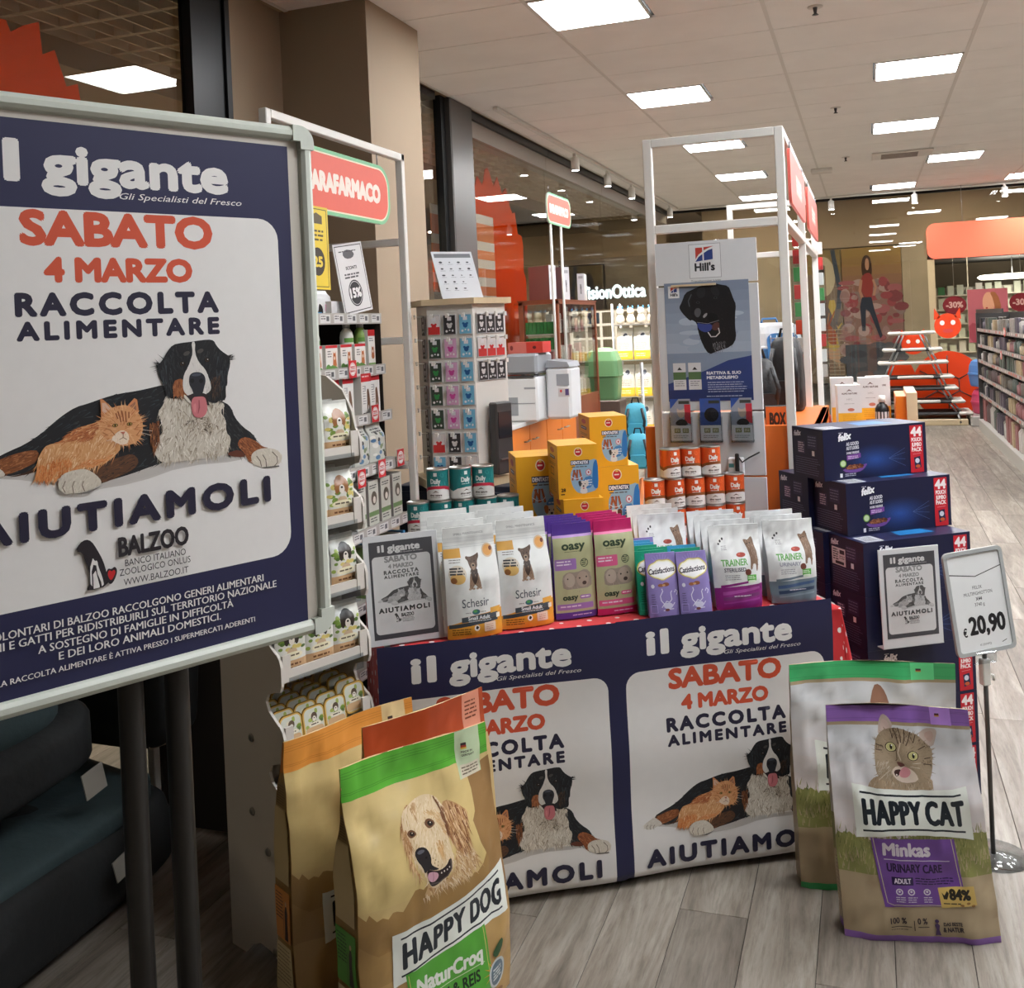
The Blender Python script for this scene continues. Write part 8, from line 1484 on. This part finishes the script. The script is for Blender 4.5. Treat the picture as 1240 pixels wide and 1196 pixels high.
def m2_(c, w, h):
    rg = random.Random(9); c.rect(0, 0, w, h, (122, 96, 92)); smooth_band(c, 0, 0, w, h*.34, (140, 116, 66), (120, 88, 84), 5)
    for k in range(70): c.ell(rg.uniform(0, w), rg.uniform(h*.25, h*.78), rg.uniform(5, 16), rg.uniform(4, 13), rg.choice([(132, 66, 74), (140, 84, 92), (120, 104, 104), (150, 130, 130), (112, 60, 68), (136, 110, 112)]), 10)
    c.rect(0, h*.72, w, h, (70, 76, 86)); 
    for k in range(24): c.ell(rg.uniform(0, w), rg.uniform(h*.72, h), rg.uniform(6, 18), rg.uniform(4, 12), rg.choice([(72, 80, 92), (84, 84, 92), (60, 64, 74), (92, 84, 88)]), 10)
    x = w*.40; P = lambda L_: [(x+a*w, b_*h) for a, b_ in L_]
    c.poly(P([(-.06, .10), (-.02, .06), (.05, .055), (.10, .09), (.11, .18), (.09, .22), (-.05, .22), (-.07, .16)]), (60, 44, 40), 1); c.ell(x+.03*w, h*.125, w*.035, h*.045, (170, 130, 110)); c.poly(P([(-.08, .22), (.0, .19), (.08, .19), (.13, .24), (.10, .36), (.04, .38), (-.04, .36), (-.10, .30)]), (130, 56, 56), 1); c.line(P([(-.08, .24), (-.11, .32), (-.07, .38)]), 5, (160, 120, 104)); c.line(P([(.12, .24), (.16, .30), (.12, .36)]), 4, (160, 120, 104))
    c.poly(P([(-.08, .37), (.08, .37), (.12, .46), (.24, .66), (.20, .68), (.04, .48), (-.02, .46), (-.04, .62), (-.10, .62), (-.12, .44)]), (44, 50, 66), 0)
mural('wide mural with clock and dancers across the mall, left of the woman mural', -1.12, .38, .70, 2.52, m1_); mural('mural of a woman in red top and jeans across the mall', -.40, .38, 1.05, 2.52, m2_)
bx('navy_sign', 'navy_board', 1.12, 3.4, 20.06, 20.12, 2.62, 2.9, label='dark purple shop fascia strip across the mall', cat='fascia')
# cosmetics shelves with green and white packs
cs_ = empty('cosmetics_shelf', 'backlit shelves of green and white packs in the shop across the mall', 'shelving', (1.3, 21.6, 0)); bx('shelf_back', 'shop_white', 0, 3.2, .25, .28, 0, 2.1, parent=cs_)
for k in range(7): bx('shelf_board', 'shop_white', 0, 3.2, 0, .25, .25+.28*k, .27+.28*k, parent=cs_)
rg = random.Random(5); mat('pack_green', (60, 130, 80), .5); mat('pack_pale', (206, 212, 196), .5)
for k in range(7):
    for i in range(18):
        o = MB().box(-.06, .06, -.05, .05, 0, rg.uniform(.12, .22), 0, .004).build('cosmetic_pack', rg.choice(['pack_green', 'pack_pale', 'pack_pale', 'white_matte']), label='small pack on the backlit shelves of the shop across the mall', cat='packet', group='packs in the shop across the mall'); put(o, 1.42+.17*i, 21.72, .271+.28*k, 0)
sp2 = CV(100, 100, None); sp2.ell(50, 50, 48, 40, (134, 44, 60)); sp2.text('-30%', 50, 60, 24, (220, 180, 184), w=66, al='c', bold=.03)
for x, z, lb in ((1.52, 1.74, 'left of the pink poster'), (2.62, 1.74, 'right of the pink poster')):
    r = empty('sale_roundel', 'dark red -30%% roundel sign, %s' % lb, 'sign', (x, 20.0, z)); MB().prism(ellp(0, 0, .2, .165, 24), 0, .01).build('roundel', 'carrier_pink', parent=r); sp2.build('printed_face', lambda a, b2, l: ((a-50)*.0042, -.001-l*3, (50-b2)*.0042), 'print_matte', parent=r); MB().tube([(0, .005, .16), (0, .005, 1.18)], .003, 5).build('cord', 'wire', parent=r)
def pp(c, w, h):
    c.rect(0, 0, w, h, (196, 110, 130)); c.poly([(w*.4, h), (w*.45, h*.5), (w*.75, h*.4), (w, h*.6), (w, h)], (60, 44, 52), 1); c.ell(w*.52, h*.26, w*.15, h*.2, (226, 170, 150)); c.poly([(w*.55, h*.05), (w*.75, h*.08), (w*.85, h*.4), (w*.7, h*.52), (w*.64, h*.2)], (170, 110, 80), 1); c.ell(w*.47, h*.36, 2, 1.4, (170, 50, 60)); c.poly([(0, h*.6), (w*.4, h*.7), (w*.42, h), (0, h)], (170, 80, 100), 1)
mural('pink poster of a long-haired woman in the shop across the mall', 1.74, 1.05, .66, .96, pp, 20.0)
# optician front far left
of = empty('shop_front', 'brightly lit optician shop front with glowing name across the mall', 'shop front', (-6.6, 23.9, 0)); bx('fascia_board', 'navy_board', -.5, 2.2, 0, .1, 2.05, 3.3, parent=of); emit('sign_glow', (226, 250, 255), 3.2); emit('case_glow', (255, 238, 220), 1.6)
vs, fs = glyphs('VisionOttica', 0, 1, 0); cap = .30; kx = 1.62/(vs[:, 0].max()-vs[:, 0].min()); kz = cap/_tc['cap']; g = MB()
for dx, dz in ((0, 0), (.018, 0), (-.018, 0), (0, .018), (0, -.018)): g.add([((p[0]-vs[:, 0].min())*kx+.02+dx, -.01-abs(dx)*.1-abs(dz)*.2, p[1]*kz+2.32+dz) for p in vs], fs)
g.build('glowing_letters', 'sign_glow', parent=of)
bx('display_window', 'case_glow', -.3, 2.1, .02, .06, 1.0, 2.02, parent=of)  # glowing sheet, stands for the brightly lit shop interior
for i in range(6):
    for j in range(3): bx('picture_panel', ['shop_white', 'stick_pack', 'sign_pink', 'carrier_blue'][(i*3+j*2) % 4 if (i+j) % 3 == 0 else 0], -.2+i*.37, .1+i*.37, .0, .03, 1.05+j*.33, 1.32+j*.33, parent=of)
